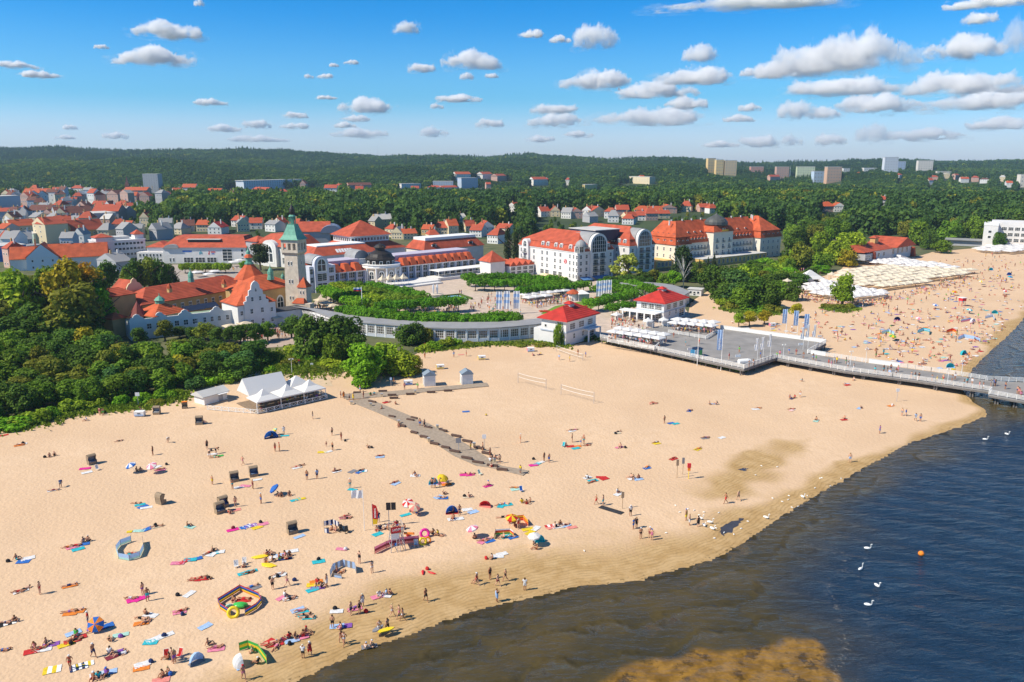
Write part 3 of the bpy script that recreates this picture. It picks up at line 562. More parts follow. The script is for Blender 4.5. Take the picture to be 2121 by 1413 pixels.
MB().bx(*q, 0, 12).build('wall', WHITE, s); MB().frust((q[0]-.7, q[1]+.7, q[2]-.7, q[3]+.7), 12.01, (q[0]+5, q[1]-3, q[2]+5, q[3]-3), 16).build('skirt_roof', ROOF, s); MB().bx(q[0]+5, q[1]-3, q[2]+5, q[3]-3, 16.01, 16.5).build('roof_parapet', TRIM, s)
rows(s, WB, span(q[0]+1, q[0]+30, 8), [8.6], 2.8, 2.0, c=q[2])
sk = MB()
for i in range(6): sk.add([(q[0]+14+i*1.6, q[2]+.6, 13.0), (q[0]+15.2+i*1.6, q[2]+.6, 13.0), (q[0]+15.2+i*1.6, q[2]+2.6, 14.6), (q[0]+14+i*1.6, q[2]+2.6, 14.6), (q[0]+14+i*1.6, q[2]+2.6, 13), (q[0]+15.2+i*1.6, q[2]+2.6, 13)], [(0, 1, 2, 3), (3, 2, 5, 4), (0, 3, 4), (1, 5, 2)])
sk.build('skylight', TRIM, s)
# arched end block beside the lighthouse
e = thing('arched_end_block', 'pale end block with tall arched window between lighthouse and spa arcade', 'building', A, an)
MB().bx(-13, -.05, -5, 16, 0, 12).build('wall', ARC, e); MB().hip(-13, -.05, 1, 16, 12.01, 15, .3).build('roof', ROOF, e)
b = MB(); n_ = 12; b.xprism([(-11, 0), (-4, 0)]+[(-7.5+3.5*math.cos(math.pi*i/n_), 13+3.5*math.sin(math.pi*i/n_)) for i in range(n_+1)], -6.2, -4); b.build('arched_bay', ARC, e); MB().xprism([(-7.5+3.8*math.cos(math.pi*i/n_), 13+3.8*math.sin(math.pi*i/n_)) for i in range(n_+1)], -3.98, 6).build('barrel_roof', ZINC, e)
win(e, WA, -7.5, -6.2, 9.4, 5.2, 6.4); rows(e, WT, [-7.5], [.8, 5.2], 5, 3.6, c=-6.2); rows(e, WB, [-2.1], [.8, 4.6, 8.4], 2.6, 2.6, c=-5); rows(e, WB, [-12, ], [4.6, 8.4], 1.6, 2.6, c=-5)
# terraces in front of the rotunda
t_ = thing('spa_terrace', 'white walled terrace with white pergola roof below the spa arcade', 'terrace', A, an)
MB().bx(r0+4, r1+12, -17, -3.5, 0, 1.3).build('terrace_wall', WHITE, t_); MB().bx(r0+6, r1+10, -21, -17.02, 0, .8).build('terrace_step', WHITE, t_); MB().bx(r1+13, L-2, -13, -3, 0, 1.5).build('terrace_wall', WHITE, t_)
for k in range(9): x = r1+15+k*3.6; MB().bx(x, x+3.5, -11, -2.5, 4.3, 4.55).build('pergola_panel', TRIM, t_); MB().bx(x, x+.2, -10.8, -10.6, 1.5, 4.29).build('post', TRIM, t_)
# --- lighthouse
bp_ = G(617, 645); lt = thing('lighthouse', 'tall stone lighthouse with green copper roof and dark bulb top', 'lighthouse', bp_, R(-15)); lt.scale = (.8, .8, 1); b = MB()
b.frust((-4.1, 4.1, -4.1, 4.1), 0, (-3.5, 3.5, -3.5, 3.5), 22.6); b.build('shaft', STONE, lt); b = MB(); b.frust((-3.5, 3.5, -3.5, 3.5), 22.62, (-4.4, 4.4, -4.4, 4.4), 23.6); b.bx(-4.4, 4.4, -4.4, 4.4, 23.6, 24.6); b.build('corbel', STONE, lt)
b = MB()
for x, y in ((-3.9, -3.9), (3.9, -3.9), (3.9, 3.9), (-3.9, 3.9), (-1.3, -3.9), (1.3, -3.9), (3.9, -1.3), (3.9, 1.3)): b.box(x, y, 24.61, 1.0, 1.0, 2.6)
b.bx(-2.6, 2.6, -2.6, 2.6, 24.61, 27.2); b.bx(-4.4, 4.4, -4.4, 4.4, 27.21, 28.6); b.build('gallery', STONE, lt)
sq = lambda r: r*1.414
b = MB(); b.lathe([(sq(5.2), 28.62), (sq(4.6), 29.0), (sq(3.5), 30.4), (sq(2.5), 32.6), (sq(1.9), 34.2), (sq(2.0), 34.5)], 0, 0, 4, math.pi/4); b.build('copper_roof', COPPER, lt); b = MB()
for k in range(8): a = k*math.tau/8; b.tube((1.5*math.cos(a), 1.5*math.sin(a), 34.5), (1.5*math.cos(a), 1.5*math.sin(a), 37.2), .16, 5)
b.lathe([(1.0, 34.5), (1.0, 37)], n=8); b.lathe([(1.8, 37.2), (1.8, 37.5), (1.2, 38)], n=8); b.build('lantern', COPPER, lt); MB().lathe([(.9, 38.01), (1.25, 39.2), (1.1, 40.2), (.5, 41.4), (.18, 42), (.1, 43)], n=10).build('bulb_cap', DARK, lt)
for z in (5, 11.5, 18.5):
    for x in (-1.5, 0): win(lt, WS, x+.2, -4.1+z*.0266-.02, z, .8, 1.7)
    win(lt, WS, 4.1-z*.0266+.02, 0, z, .9, 1.8, 'r')
b = MB(); b.bx(3.6, 8.2, -5.2, -.4, 0, 10.4); b.build('stair_turret', STONE, lt); MB().frust((3.2, 8.6, -5.6, 0), 10.41, (5.8, 6, -2.9, -2.7), 14.2).build('turret_roof', ROOFO, lt); win(lt, WS, 5.2, -5.2, 7.6, .7, 1.5); win(lt, WS, 6.7, -5.2, 7.6, .7, 1.5)
b = MB(); b.bx(2.5, 12, -9, -5.25, 0, 4.6); b.build('porch', STONE, lt); MB().frust((2.2, 9, -9.3, -5.26), 4.61, (4, 8, -7.5, -6.5), 6.4).build('porch_roof', ROOFO, lt); win(lt, WA, 6, -9, .2, 2, 3.4)
# --- balneological bath house: ochre wing, octagonal tower, white parapet range
A0 = G(294, 632, 7.6); B0 = G(494, 598, 7.6); an = math.atan2(B0.y-A0.y, B0.x-A0.x); L = (B0-A0).length; A0.z = 0
k = thing('bath_house', 'ochre bath house with long red tiled roof, turrets and octagonal tower', 'bath house', A0, an)
MB().bx(0, L, 0, 15, 0, 7.4).build('wall', YEL, k); MB().hip(-.2, L+8, 0, 15, 7.41, 12.6, .6).build('roof', ROOF, k)
rows(k, WP, span(8, L-4, 9), [3.4], 1.4, 2.6)
b = MB(); b.bx(-12, 0-.02, 3, 11, 0, 11.5); b.build('tower', YEL, k); MB().hip(-12, 0, 3, 11, 11.51, 14.2, .4).build('tower_roof', ROOF, k); win(k, WA, -10.5, 3, 5, 1, 2.4)
for (x_, y_) in ((-7, 12), (4, 13)):
    pass
gq = MB(); gq.xprism([(-3.2, 0), (3.2, 0), (3.2, 1.2), (2.2, 2.6), (1.2, 3.0), (.9, 4.0), (0, 4.6), (-.9, 4.0), (-1.2, 3.0), (-2.2, 2.6), (-3.2, 1.2)], 0, .5)
lp = local(k, at(272, 590, 292)); b = MB(); b.bx(-3.5, 5, 0, 8, 0, 11); b.build('gabled_block', CREAM, k, (lp[0], lp[1], 0)); MB().gable(-3.5, 5, 0.5, 8, 11.01, 14.8, .2, 'y').build('roof', ROOF, k, (lp[0], lp[1], 0)); gq.build('baroque_gable', CREAM, k, (lp[0]+.8, lp[1]-.6, 11.02))
def ridge_turret(px, py, D, sc_, m1=COPPER, par=k):
    p_ = at(px, py, D); q_ = local(par, p_); b = MB(); b.lathe([(1.5*sc_, 0), (1.1*sc_, 2.2*sc_), (1.25*sc_, 2.3*sc_), (1.2*sc_, 3.3*sc_), (.75*sc_, 4.3*sc_), (.25*sc_, 4.9*sc_), (.08, 6.4*sc_)], n=8); return b.build('copper_turret', m1, par, (q_[0], q_[1], p_.z))
ridge_turret(396, 584, 303, .85)
for px, py, D in ((351, 600, 287), (464, 590, 305)):
    p_ = at(px, py, D); q_ = local(k, p_); b = MB(); b.box(0, 0, -1, 1.3, 1.3, 1.5); o = b.build('roof_vent', YEL, k, (q_[0], q_[1], p_.z)); MB().lathe([(1.05, .51), (.7, 1.5), (.05, 2.4)], n=6).build('cap', ROOFO, o)
p_ = G(518, 628, 0); q_ = local(k, at(518, 575, 318)); ox, oy = q_
b = MB(); b.lathe([(5.6, 0), (5.6, 11.8)], ox, oy, 8, R(22)); b.build('octagon_wall', CREAM, k); MB().lathe([(6.6, 11.81), (6.4, 12.2), (1.7, 17.6)], ox, oy, 8, R(22)).build('tent_roof', ROOFO, k)
MB().lathe([(1.9, 17.61), (1.9, 18.2), (1.3, 18.3), (1.3, 20.2), (1.8, 20.3)], ox, oy, 8, R(22)).build('lantern', COPPER, k); MB().lathe([(1.9, 20.31), (1.2, 21.4), (.8, 21.6)], ox, oy, 8).build('lantern_roof', ROOFO, k); MB().lathe([(.8, 21.61), (.8, 22.6), (.3, 23.4), (.06, 25)], ox, oy, 8).build('finial', COPPER, k)
ridge_turret(561, 579, 312, .95); ridge_turret(586, 582, 322, .6)
q_ = local(k, at(552, 600, 310)); b = MB(); b.bx(-10, 12, -4, 12, 0, 9); b.build('wing_wall', YEL, k, (q_[0], q_[1], 0)); MB().hip(-10, 12, -4, 12, 9.01, 14, .5).build('wing_roof', ROOFO, k, (q_[0], q_[1], 0)); win(k, WA, q_[0]+3, q_[1]-4, .3, 4, 6)
q_ = local(k, at(334, 655, 268)); b = MB(); b.bx(-6, 6, -5, 5, 0, 7.2); b.build('pool_hall', CREAM, k, (q_[0], q_[1], 0)); MB().frust((-7, 7, -6, 6), 7.21, (-1.2, 1.2, -1.2, 1.2), 10.4).build('pool_roof', ROOFO, k, (q_[0], q_[1], 0)); MB().lathe([(1.6, 10.41), (1.5, 11.4), (1.9, 11.5), (1.2, 12.3), (.2, 13), (.06, 14)], n=8).build('copper_lantern', COPPER, k, (q_[0], q_[1], 0))
q_ = local(k, at(287, 660, 263)); MB().lathe([(2.6, 0), (2.6, 6.8), (2.9, 6.9), (.1, 12)], q_[0], q_[1], 8).build('cone_turret', mat('maroon_tiles', (.26,.06,.05), .7, .2), k)
q_ = local(k, at(237, 655, 262)); b = MB(); b.bx(-2.5, 2.5, -2.5, 2.5, 0, 6.4); b.build('annex', YEL, k, (q_[0], q_[1], 0)); MB().hip(-2.5, 2.5, -2.5, 2.5, 6.41, 8.4, .5).build('annex_roof', ROOFO, k, (q_[0], q_[1], 0))
A, an, L = frame((272, 706), (494, 680)); wr = thing('white_parapet_range', 'low white range with wavy parapet in front of the bath house', 'building', A, an)
H1 = 6.9; prof = [(0, 0), (L, 0), (L, H1)]
def curl(x): return [(x+2.2, H1), (x+1.9, H1+.5), (x+1.2, H1+.8), (x+.9, H1+1.4), (x, H1+1.8), (x-.9, H1+1.4), (x-1.2, H1+.8), (x-1.9, H1+.5), (x-2.2, H1)]
for x in (L*.80, L*.50, L*.27, L*.06): prof += curl(max(x, 2.4))
prof += [(0, H1)]; MB().xprism(prof, 0, .6).build('parapet_facade', WHITE, wr); MB().bx(0, L, .61, 9, 0, 5.8).build('wall', WHITE, wr); MB().bx(0, L, .61, 9, 5.81, 5.95).build('roof_terrace', mat('green_flat_roof', (.30,.42,.30), .9, .3, .3), wr)
rows(wr, WP, [3+L*.5*i/6 for i in range(1, 7)], [3.2], 1.7, 2.1); rows(wr, WP, [L*.6, L*.68, L*.75, L*.82, L*.9, L*.96], [3.4], 1.1, 2.0)
for i in range(2):
    so_ = ob('solar_panel_row', None, wr, (L*.70+i*5, 10.5+i*2.5, 6.6)); bpn = MB(); bpn.box(0, 0, 0, 7, 3.2, .12); pn = bpn.mesh('solar_panels', NAVY); bpy.data.objects.remove(so_); o = ob('solar_panel', pn, wr, (L*.66+i*5.5, 11+i*2.0, 7.0)); o.rotation_euler = (R(25), 0, R(12))
A, an, L = frame((497, 686), (575, 674)); wg = thing('gabled_white_house', 'white house with stepped baroque gable and orange roof under the lighthouse', 'house', A, an); E = 8.8
MB().bx(0, L, .5, 13, 0, E).build('wall', WHITE, wg); c = L*.48
prof = [(c-4.6, 0), (c+4.6, 0), (c+4.6, E+1.2), (c+3.7, E+1.4), (c+3.6, E+3.0), (c+2.7, E+3.3), (c+2.6, E+5.0), (c+1.7, E+5.4), (c+1.5, E+6.8), (c+.9, E+7.8), (c, E+8.3), (c-.9, E+7.8), (c-1.5, E+6.8), (c-1.7, E+5.4), (c-2.6, E+5.0), (c-2.7, E+3.3), (c-3.6, E+3.0), (c-3.7, E+1.4), (c-4.6, E+1.2)]
MB().xprism(prof, 0, .6).build('stepped_gable', WHITE, wg); MB().gable(c-4.4, c+4.4, .62, 13, E+.5, E+7.3, .1, 'y').build('roof', ROOFO, wg); MB().hip(-.1, L+.1, .5, 13, E+.01, E+4.6, .4).build('side_roof', ROOFO, wg)
rows(wg, WP, [c-2, c+2], [1.5, 5.4], 1.2, 2.1); rows(wg, WP, [c-1.5, c+1.5], [E+1.0], 1.0, 1.8); rows(wg, WP, [L-1.6, 1.4], [1.5, 5.2], 1.1, 1.8, c=.5); win(wg, WA, c, 0, E+4.4, .8, 1.4)
MB().bx(L+.5, L+13, 2, 9, 0, 4.4).build('low_wing', WHITE, wg); MB().bx(L+.2, L+13.3, 1.7, 9.3, 4.41, 4.7).build('flat_roof', mat('dark_felt', (.075,.075,.08), .9, .3, .3), wg)
# --- curved gallery
near = [(640, 643), (681, 657), (740, 668), (815, 675), (883, 680), (960, 682), (1040, 680), (1125, 672)]; far = [(600, 636), (660, 642), (735, 655), (815, 664), (885, 668), (960, 669), (1040, 668), (1118, 661)]
HG = 4.4; Nn = [G(*q, HG) for q in near]; Ff = [G(*q, HG) for q in far]
def dens(P, k=4):
    out = []
    for i in range(len(P)-1):
        p0, p1, p2, p3 = P[max(i-1, 0)], P[i], P[i+1], P[min(i+2, len(P)-1)]
        for j in range(k):
            t = j/k; out.append(.5*((2*p1)+(p2-p0)*t+(2*p0-5*p1+4*p2-p3)*t*t+(3*p1-p0-3*p2+p3)*t**3))
    return out+[P[-1]]
Nd, Fd = dens(Nn), dens(Ff)
ga = thing('curved_gallery', 'curved white seafront gallery with grid windows and flat grey roof', 'gallery', (0, 0, 0))
b = MB(); nG = len(Nd); vs = [(p.x, p.y, HG) for p in Nd]+[(p.x, p.y, HG) for p in Fd]+[(p.x, p.y, HG+.35) for p in Nd]+[(p.x, p.y, HG+.35) for p in Fd]; fs = []
for i in range(nG-1): fs += [(2*nG+i, 2*nG+i+1, 3*nG+i+1, 3*nG+i), (i, i+1, 2*nG+i+1, 2*nG+i), (nG+i+1, nG+i, 3*nG+i, 3*nG+i+1), (i+1, i, nG+i, nG+i+1)]
b.add(vs, fs); b.build('flat_roof', ZINC, ga)
wl = [p.lerp(q, .07) for p, q in zip(Nd, Fd)]; wf = [p.lerp(q, .95) for p, q in zip(Nd, Fd)]
b = MB(); 
for i in range(nG-1):
    p, q, r_, s_ = wl[i], wl[i+1], wf[i+1], wf[i]; b.prism([(p.x, p.y), (q.x, q.y), (r_.x, r_.y), (s_.x, s_.y)], 0, HG-.02)
b.build('wall', WHITE, ga)
path = [wl[0]]; acc = 0
for i in range(nG-1):
    p, q = wl[i], wl[i+1]; d = (q-p).length
    while acc+d >= 3.6:
        t = (3.6-acc)/d; p = p.lerp(q, t); path.append(p); d = (q-p).length; acc = 0
    acc += d
for p, q in zip(path, path[1:]):
    mid = (p+q)/2; a = math.atan2(q.y-p.y, q.x-p.x); o = ob('window', WG, ga, (mid.x+.05*math.sin(a), mid.y-.05*math.cos(a), 1.1), a, sc=((q-p).length-.75, 1, 2.7))
    b = MB(); b.box(0, 0, 0, .4, .55, HG-.03); b.build('pillar', TRIM, ga, (p.x, p.y, 0), a)
    b = MB(); b.box(0, -.05, 0, (q-p).length-.45, .3, .9); b.build('sill_panel', mat('pale_blue_panel', (.55,.60,.68), .8, .1), ga, (mid.x, mid.y, .05), a)
# --- eastern stretch of the gallery roof behind the second pavilion
nr = [(1283, 591), (1330, 594), (1380, 602), (1412, 616)]; fr = [(1283, 585), (1340, 586), (1395, 592), (1430, 606)]
Nd2, Fd2 = dens([G(*q, HG) for q in nr], 3), dens([G(*q, HG) for q in fr], 3); ge_ = thing('gallery_east', 'grey roofed curved gallery behind the farther red roofed pavilion', 'gallery'); b = MB()
for i in range(len(Nd2)-1): b.prism([(v.x, v.y) for v in (Nd2[i], Nd2[i+1], Fd2[i+1], Fd2[i])], HG, HG+.35)
b.build('flat_roof', ZINC, ge_); b = MB()
for i in range(len(Nd2)-1): b.prism([(v.x, v.y) for v in (Nd2[i].lerp(Fd2[i], .08), Nd2[i+1].lerp(Fd2[i+1], .08), Nd2[i+1].lerp(Fd2[i+1], .9), Nd2[i].lerp(Fd2[i], .9))], 0, HG-.02)
b.build('wall', WHITE, ge_)
# --- two pavilions
def pavilion(pl_, pn, pr, H, label, apex, porch):
    N = G(*pn); Lf = G(*pl_); Rt = G(*pr); d = N-Lf; an = math.atan2(d.y, d.x); lx = d.length; ly = abs(local_(N, an, Rt)[1])
    t = thing('pavilion', label, 'pavilion', Lf, an)
    MB().bx(0, lx, 0, ly, 0, H).build('wall', WHITE, t); MB().bx(-.25, lx+.25, -.25, ly+.25, H*.52, H*.52+.35).build('string_course', BLUEP if 0 else mat('grey_blue_trim', (.40,.46,.54), .7), t)
    r_ = MB().hip(0, lx, 0, ly, H+.01, H+apex, 1.1).build('roof', ROOFB, t); MB().bx(-.9, lx+.9, -.9, ly+.9, H-.2, H).build('eaves', TRIM, t)
    b = MB(); b.box(lx/2, ly/2, H+apex-1.2, 2.4, 2.4, 1.5); rl = b.build('roof_lantern', GREYW, t); MB().frust((lx/2-1.6, lx/2+1.6, ly/2-1.6, ly/2+1.6), H+apex+.31, (lx/2-.3, lx/2+.3, ly/2-.3, ly/2+.3), H+apex+1.1).build('cap', ROOFB, rl)
    rows(t, WG, span(1, ly-1, 3), [H*.62], 3.2 if ly < 20 else 3.6, 2.1, 'r', lx); rows(t, WP, span(2, ly*.7, 2), [1.8], 1.2, 2.0, 'r', lx); rows(t, WT, [ly-3], [.4], 4, 3.2, 'r', lx)
    if porch:
        rows(t, WG, span(2, lx-1, 3), [H*.62], 3.2, 2.2); rows(t, WT, span(1, lx-1, 4), [.3], 2.8, 3.2)
        MB().bx(-5, lx-1, -4.5, -.27, H*.52-.3, H*.52).build('porch_roof', TRIM, t)
        for x in span(-5, lx-1, 5): MB().box(x, -4.2, 0, .5, .5, H*.52-.31).build('column', TRIM, t)
        for x in span(-5, lx-1, 10): MB().box(x, -4.4, H*.52+.01, .15, .1, 1.0).build('baluster', TRIM, t)
    else:
        win(t, WS, lx*.75, 0, H*.3, 1.2, 1.8); win(t, WS, 1.8, 0, H*.66, 1.0, 1.0); MB().bx(-3.5, -.02, .5, 5, 0, H*.55).build('side_wing', WHITE, t)
        MB().bx(lx+.27, lx+2.6, ly*.55, ly-.5, H*.50, H*.52).build('porch_roof', TRIM, t); 
        for y in (ly*.56, ly-.7): MB().box(lx+2.3, y, 0, .4, .4, H*.5-.01).build('column', TRIM, t)
    return t
def local_(O, an, p): c, s = math.cos(an), math.sin(an); d = p-O; return (d.x*c+d.y*s, -d.x*s+d.y*c)
pvA = pavilion((1121, 709), (1172, 718), (1238, 700), 8.2, 'nearer white pavilion with bright red hipped roof at the deck corner', 3.9, False)
pvB = pavilion((1318, 660), (1374, 668), (1424, 655), 7.0, 'farther white pavilion with red hipped roof and columned porch', 3.8, True)
b = MB()
for i in range(40): pass
# --- shopping hall, left
A, an, L = frame((340, 546), (512, 546)); ml = thing('cinema_hall', 'white hall with bright red roof and painted signs above three large windows', 'hall', A, an); E = 9.4
MB().bx(0, L, 0, 26, 0, E).build('wall', WHITE, ml); MB().frust((-.8, L+.8, -.8, 27), E+.01, (5, L-4, 9, 20), 15.2).build('roof', ROOF, ml); MB().bx(L*.28, L*.66, 3.5, 7, 12, 13.5).build('clerestory', DARK, ml); MB().bx(L*.27, L*.67, 3, 7.5, 13.51, 13.8).build('clerestory_roof', FLAT, ml)
rows(ml, WB, [L*.30, L*.44, L*.58], [.6], 6.0, 3.0); rows(ml, WT, [L*.77], [1.2], 6, 7.4); rows(ml, WS, [L*.95], [1.4, 4.2, 6.6], 1.6, 1.9); rows(ml, WS, [L*.08, L*.12], [.8], 1.0, 2.6)
MB().bx(-16, -.02, 1, 20, 0, 6.4).build('terrace_block', WHITE, ml); rows(ml, WS, span(-15, -1, 7), [.8, 3.7], 1.2, 2.0, c=1); MB().bx(-11, -.03, 4, 20, 6.41, 9).build('upper_block', WHITE, ml); MB().hip(-11, -.03, 4, 20, 9.01, 12, .7).build('side_roof', ROOF, ml)
b = MB(); b.xprism([(L*.02, E-.4), (L*.20, E-.4)]+[(L*.11+L*.09*math.cos(math.pi*i/8), E-.4+2.2*math.sin(math.pi*i/8)) for i in range(1, 8)], -1.2, 3); b.build('arched_canopy', ZINC, ml)
def word(par, txt, x, z, hgt_, m, y=-.06):                   # blocky painted letters
    GL = {'A': '01110 10001 11111 10001 10001', 'K': '10001 10010 11100 10010 10001', 'I': '00100 00100 00100 00100 00100', 'N': '10001 11001 10101 10011 10001', 'O': '01110 10001 10001 10001 01110', 'S': '01111 10000 01110 00001 11110', 'P': '11110 10001 11110 10000 10000', 'T': '11111 00100 00100 00100 00100', 'M': '10001 11011 10101 10001 10001', 'L': '10000 10000 10000 10000 11111', 'E': '11111 10000 11110 10000 11111', 'R': '11110 10001 11110 10010 10001', 'C': '01111 10000 10000 10000 01111', 'U': '10001 10001 10001 10001 01110', 'B': '11110 10001 11110 10001 11110', 'W': '10001 10001 10101 11011 10001', 'H': '10001 10001 11111 10001 10001', 'D': '11110 10001 10001 10001 11110', 'G': '01111 10000 10011 10001 01111', 'Z': '11111 00010 00100 01000 11111', 'Y': '10001 01010 00100 00100 00100'}
    b = MB(); u = hgt_/5; cx = 0
    for ch in txt:
        if ch in GL:
            for r_, row in enumerate(GL[ch].split()):
                for c_, v in enumerate(row):
                    if v == '1': b.bx(cx+c_*u, cx+(c_+1)*u, 0, .05, hgt_-(r_+1)*u, hgt_-r_*u)
        cx += 6*u
    return b.build('lettering', m, par, (x, y, z))
REDP = mat('sign_red', (.6,.03,.04), .6); BLP = mat('sign_blue', (.03,.12,.45), .6)
b = MB(); b.bx(L*.235, L*.345, -.08, 0, 6.7, 7.6); b.build('blue_sign', BLP, ml); b = MB()
for (x_, z_, w_, h_, r_) in ((0, 0, .5, 1.6, .5), (.7, .5, .4, 1.9, -.3), (1.3, .2, .35, 1.2, -.7)): b.box(x_, 0, z_, w_, .06, h_)
b.build('painted_emblem', mat('emblem_teal', (.05,.35,.45), .6), ml, (L*.44, -.05, 5.2)); b = MB(); b.box(0, 0, 0, .7, .06, 1.0); b.box(.2, 0, 1.1, .5, .06, 1.0); b.build('painted_emblem', REDP, ml, (L*.55, -.05, 5.2)); b = MB(); b.bx(0, 2.6, 0, .05, 1.0, 1.6); b.build('red_sign_bar', REDP, ml, (L*.575, -.06, 5.4)); b = MB(); b.bx(0, 1.7, 0, .05, 0, .6); b.build('blue_sign_bar', BLP, ml, (L*.58, -.06, 5.4))
# hall right of it with arched gable
A, an, L = frame((522, 548), (592, 556)); mh = thing('arched_hall', 'large hall with red roof and arched white gable behind the lighthouse', 'hall', A, an)
MB().bx(0, 34, 2, 22, 0, 11.5).build('wall', WHITE, mh); MB().frust((-1, 35, 1, 23), 11.51, (6, 30, 10, 18), 17.5).build('roof', ROOF, mh); b = MB(); b.xprism([(10, 0), (22, 0)]+[(16+6*math.cos(math.pi*i/10), 11+4*math.sin(math.pi*i/10)) for i in range(11)], 0, 2.5); b.build('arched_gable', WHITE, mh); win(mh, WA, 16, 0, 2, 8, 11); rows(mh, WT, [3, 7, 26, 30], [2, 7], 2.4, 3.6, c=2)
MB().bx(-7, 3, 2, 12, 0, 13).build('tower', GREYW, mh); MB().hip(-7, 3, 2, 12, 13.01, 16, .6).build('tower_roof', ROOF, mh)
A, an, L = frame((640, 545), (700, 540)); m2 = thing('arched_hall', 'red roofed hall with blue grey arched end behind the spa hall', 'hall', at(600, 500, 520)*1, R(12)); m2.location.z = 0
MB().bx(0, 26, 0, 20, 0, 13).build('wall', GREYW, m2); MB().gable(0, 26, 0, 20, 13.01, 19, .6).build('roof', ROOF, m2); MB().xprism([(26.02+0*i, 13) for i in range(0)]+[(20, 12), (34, 12)]+[(27+7*math.cos(math.pi*i/10), 12+5*math.sin(math.pi*i/10)) for i in range(1, 10)], -1.5, 18).build('barrel_roof', mat('blue_grey_zinc', (.22,.25,.33), .5, .2), m2)
# --- generic houses
HROOF = {'r': ROOF, 'o': ROOFO, 'd': ROOFD, 'z': ZINC, 'f': FLAT, 'b': ROOFB}
UNIT = {}
def unit(kind, m):
    k_ = (kind, m.name)
    if k_ not in UNIT:
        b = MB()
        if kind == 'box': b.bx(0, 1, 0, 1, 0, 1)
        elif kind == 'gx': b.yprism([(-.05, 0), (1.05, 0), (.5, 1)], -.02, 1.02)
        elif kind == 'gy': b.xprism([(-.05, 0), (1.05, 0), (.5, 1)], -.02, 1.02)
        elif kind == 'gxw': b.yprism([(0, 0), (1, 0), (.5, .95)], -.024, 1.024)
        elif kind == 'gyw': b.xprism([(0, 0), (1, 0), (.5, .95)], -.024, 1.024)
        elif kind == 'hip': b.add([(-.03, -.05, 0), (1.03, -.05, 0), (1.03, 1.05, 0), (-.03, 1.05, 0), (.3, .5, 1), (.7, .5, 1)], [(3, 2, 1, 0), (0, 1, 5, 4), (1, 2, 5), (2, 3, 4, 5), (3, 0, 4)])
        elif kind == 'flat': b.bx(-.01, 1.01, -.01, 1.01, 0, 1)
        UNIT[k_] = b.mesh('house_'+kind, m)
    return UNIT[k_]
def house(base, w_, d_, h_, rz, wall, roof='r', kind='gx', rh=4.0, label=None, cat='house', group=None, name='house', wins=(3, 2), face='f', ww=(1.1, 1.5), side=True, chimneys=1):
    up = 5.0 if base.y > 900 else 0.0; base = base+Vector((0, 0, up)); t = thing(name, label, cat, base, rz, group)
    ob('wall', unit('box', OB_PLAST), t, (-w_/2, 0, -1.5-up), sc=(w_, d_, h_+1.5+up), color=wall)
    ob('roof', unit(kind, HROOF[roof]), t, (-w_/2, 0, h_+.005), sc=(w_, d_, rh))
    if kind in ('gx', 'gy'): ob('gable_wall', unit(kind+'w', OB_PLAST), t, (-w_/2, 0, h_+.005), sc=(w_, d_, rh), color=wall)
    nx, nz_ = wins
    if nx:
        zs = [h_*(i+.28)/nz_ for i in range(nz_)]
        for z in zs:
            for x in span(-w_/2+.4, w_/2-.4, nx): ob('window', WS, t, (x, 0, z), sc=(ww[0], 1, ww[1]))
        if side:
            for z in zs:
                for y in span(.5, d_-.5, max(1, nx//2)): o = ob('window', WS, t, (-w_/2, y, z), sc=(ww[0], 1, ww[1])); o.rotation_euler = (0, 0, -math.pi/2)
    for i in range(chimneys): ob('chimney', unit('box', WHITE if i % 2 else YEL), t, ((-.25+.45*i)*w_, d_*.45, h_+rh*.55), sc=(.8, .7, rh*.6+1))
    return t
CW = {'w': (.80,.79,.76), 'c': (.74,.63,.42), 'y': (.62,.42,.18), 'g': (.45,.45,.47), 'p': (.62,.40,.33), 'b': (.45,.52,.62), 'm': (.50,.62,.52), 'd': (.30,.29,.31)}
# named houses on the left
A, an, L = frame((62, 560), (128, 557)); t = house(A+Vector((L/2, 0, 0)), L, 14, 7.0, an, (.66,.74,.80), 'o', 'gy', 7.5, 'pale blue house with broad curved gable and orange roof at the far left', wins=(3, 2)); MB().bx(L/2, L/2+24, 2, 14, 0, 6.4).build('side_wall', WHITE, t); MB().gable(L/2-5, L/2+24, 1.5, 14.5, 6.41, 13.5, .3).build('side_roof', ROOFO, t); MB().bx(-L/2-8, -L/2, 2, 14, 0, 6.4).build('side_wall', WHITE, t); MB().gable(-L/2-8, -L/2+5, 1.5, 14.5, 6.41, 12.5, .3).build('side_roof', ROOFO, t)
for x_ in (L/2+6, L/2+12): chim(t, x_, 8, 12.6, 1.5)
A, an, L = frame((172, 546), (206, 549)); house(A+Vector((L/2, 0, 0)), L, 10, 8.5, an, CW['g'], 'r', 'gx', 3.6, 'grey rendered house with red roof beside the pale blue gable', wins=(3, 3))
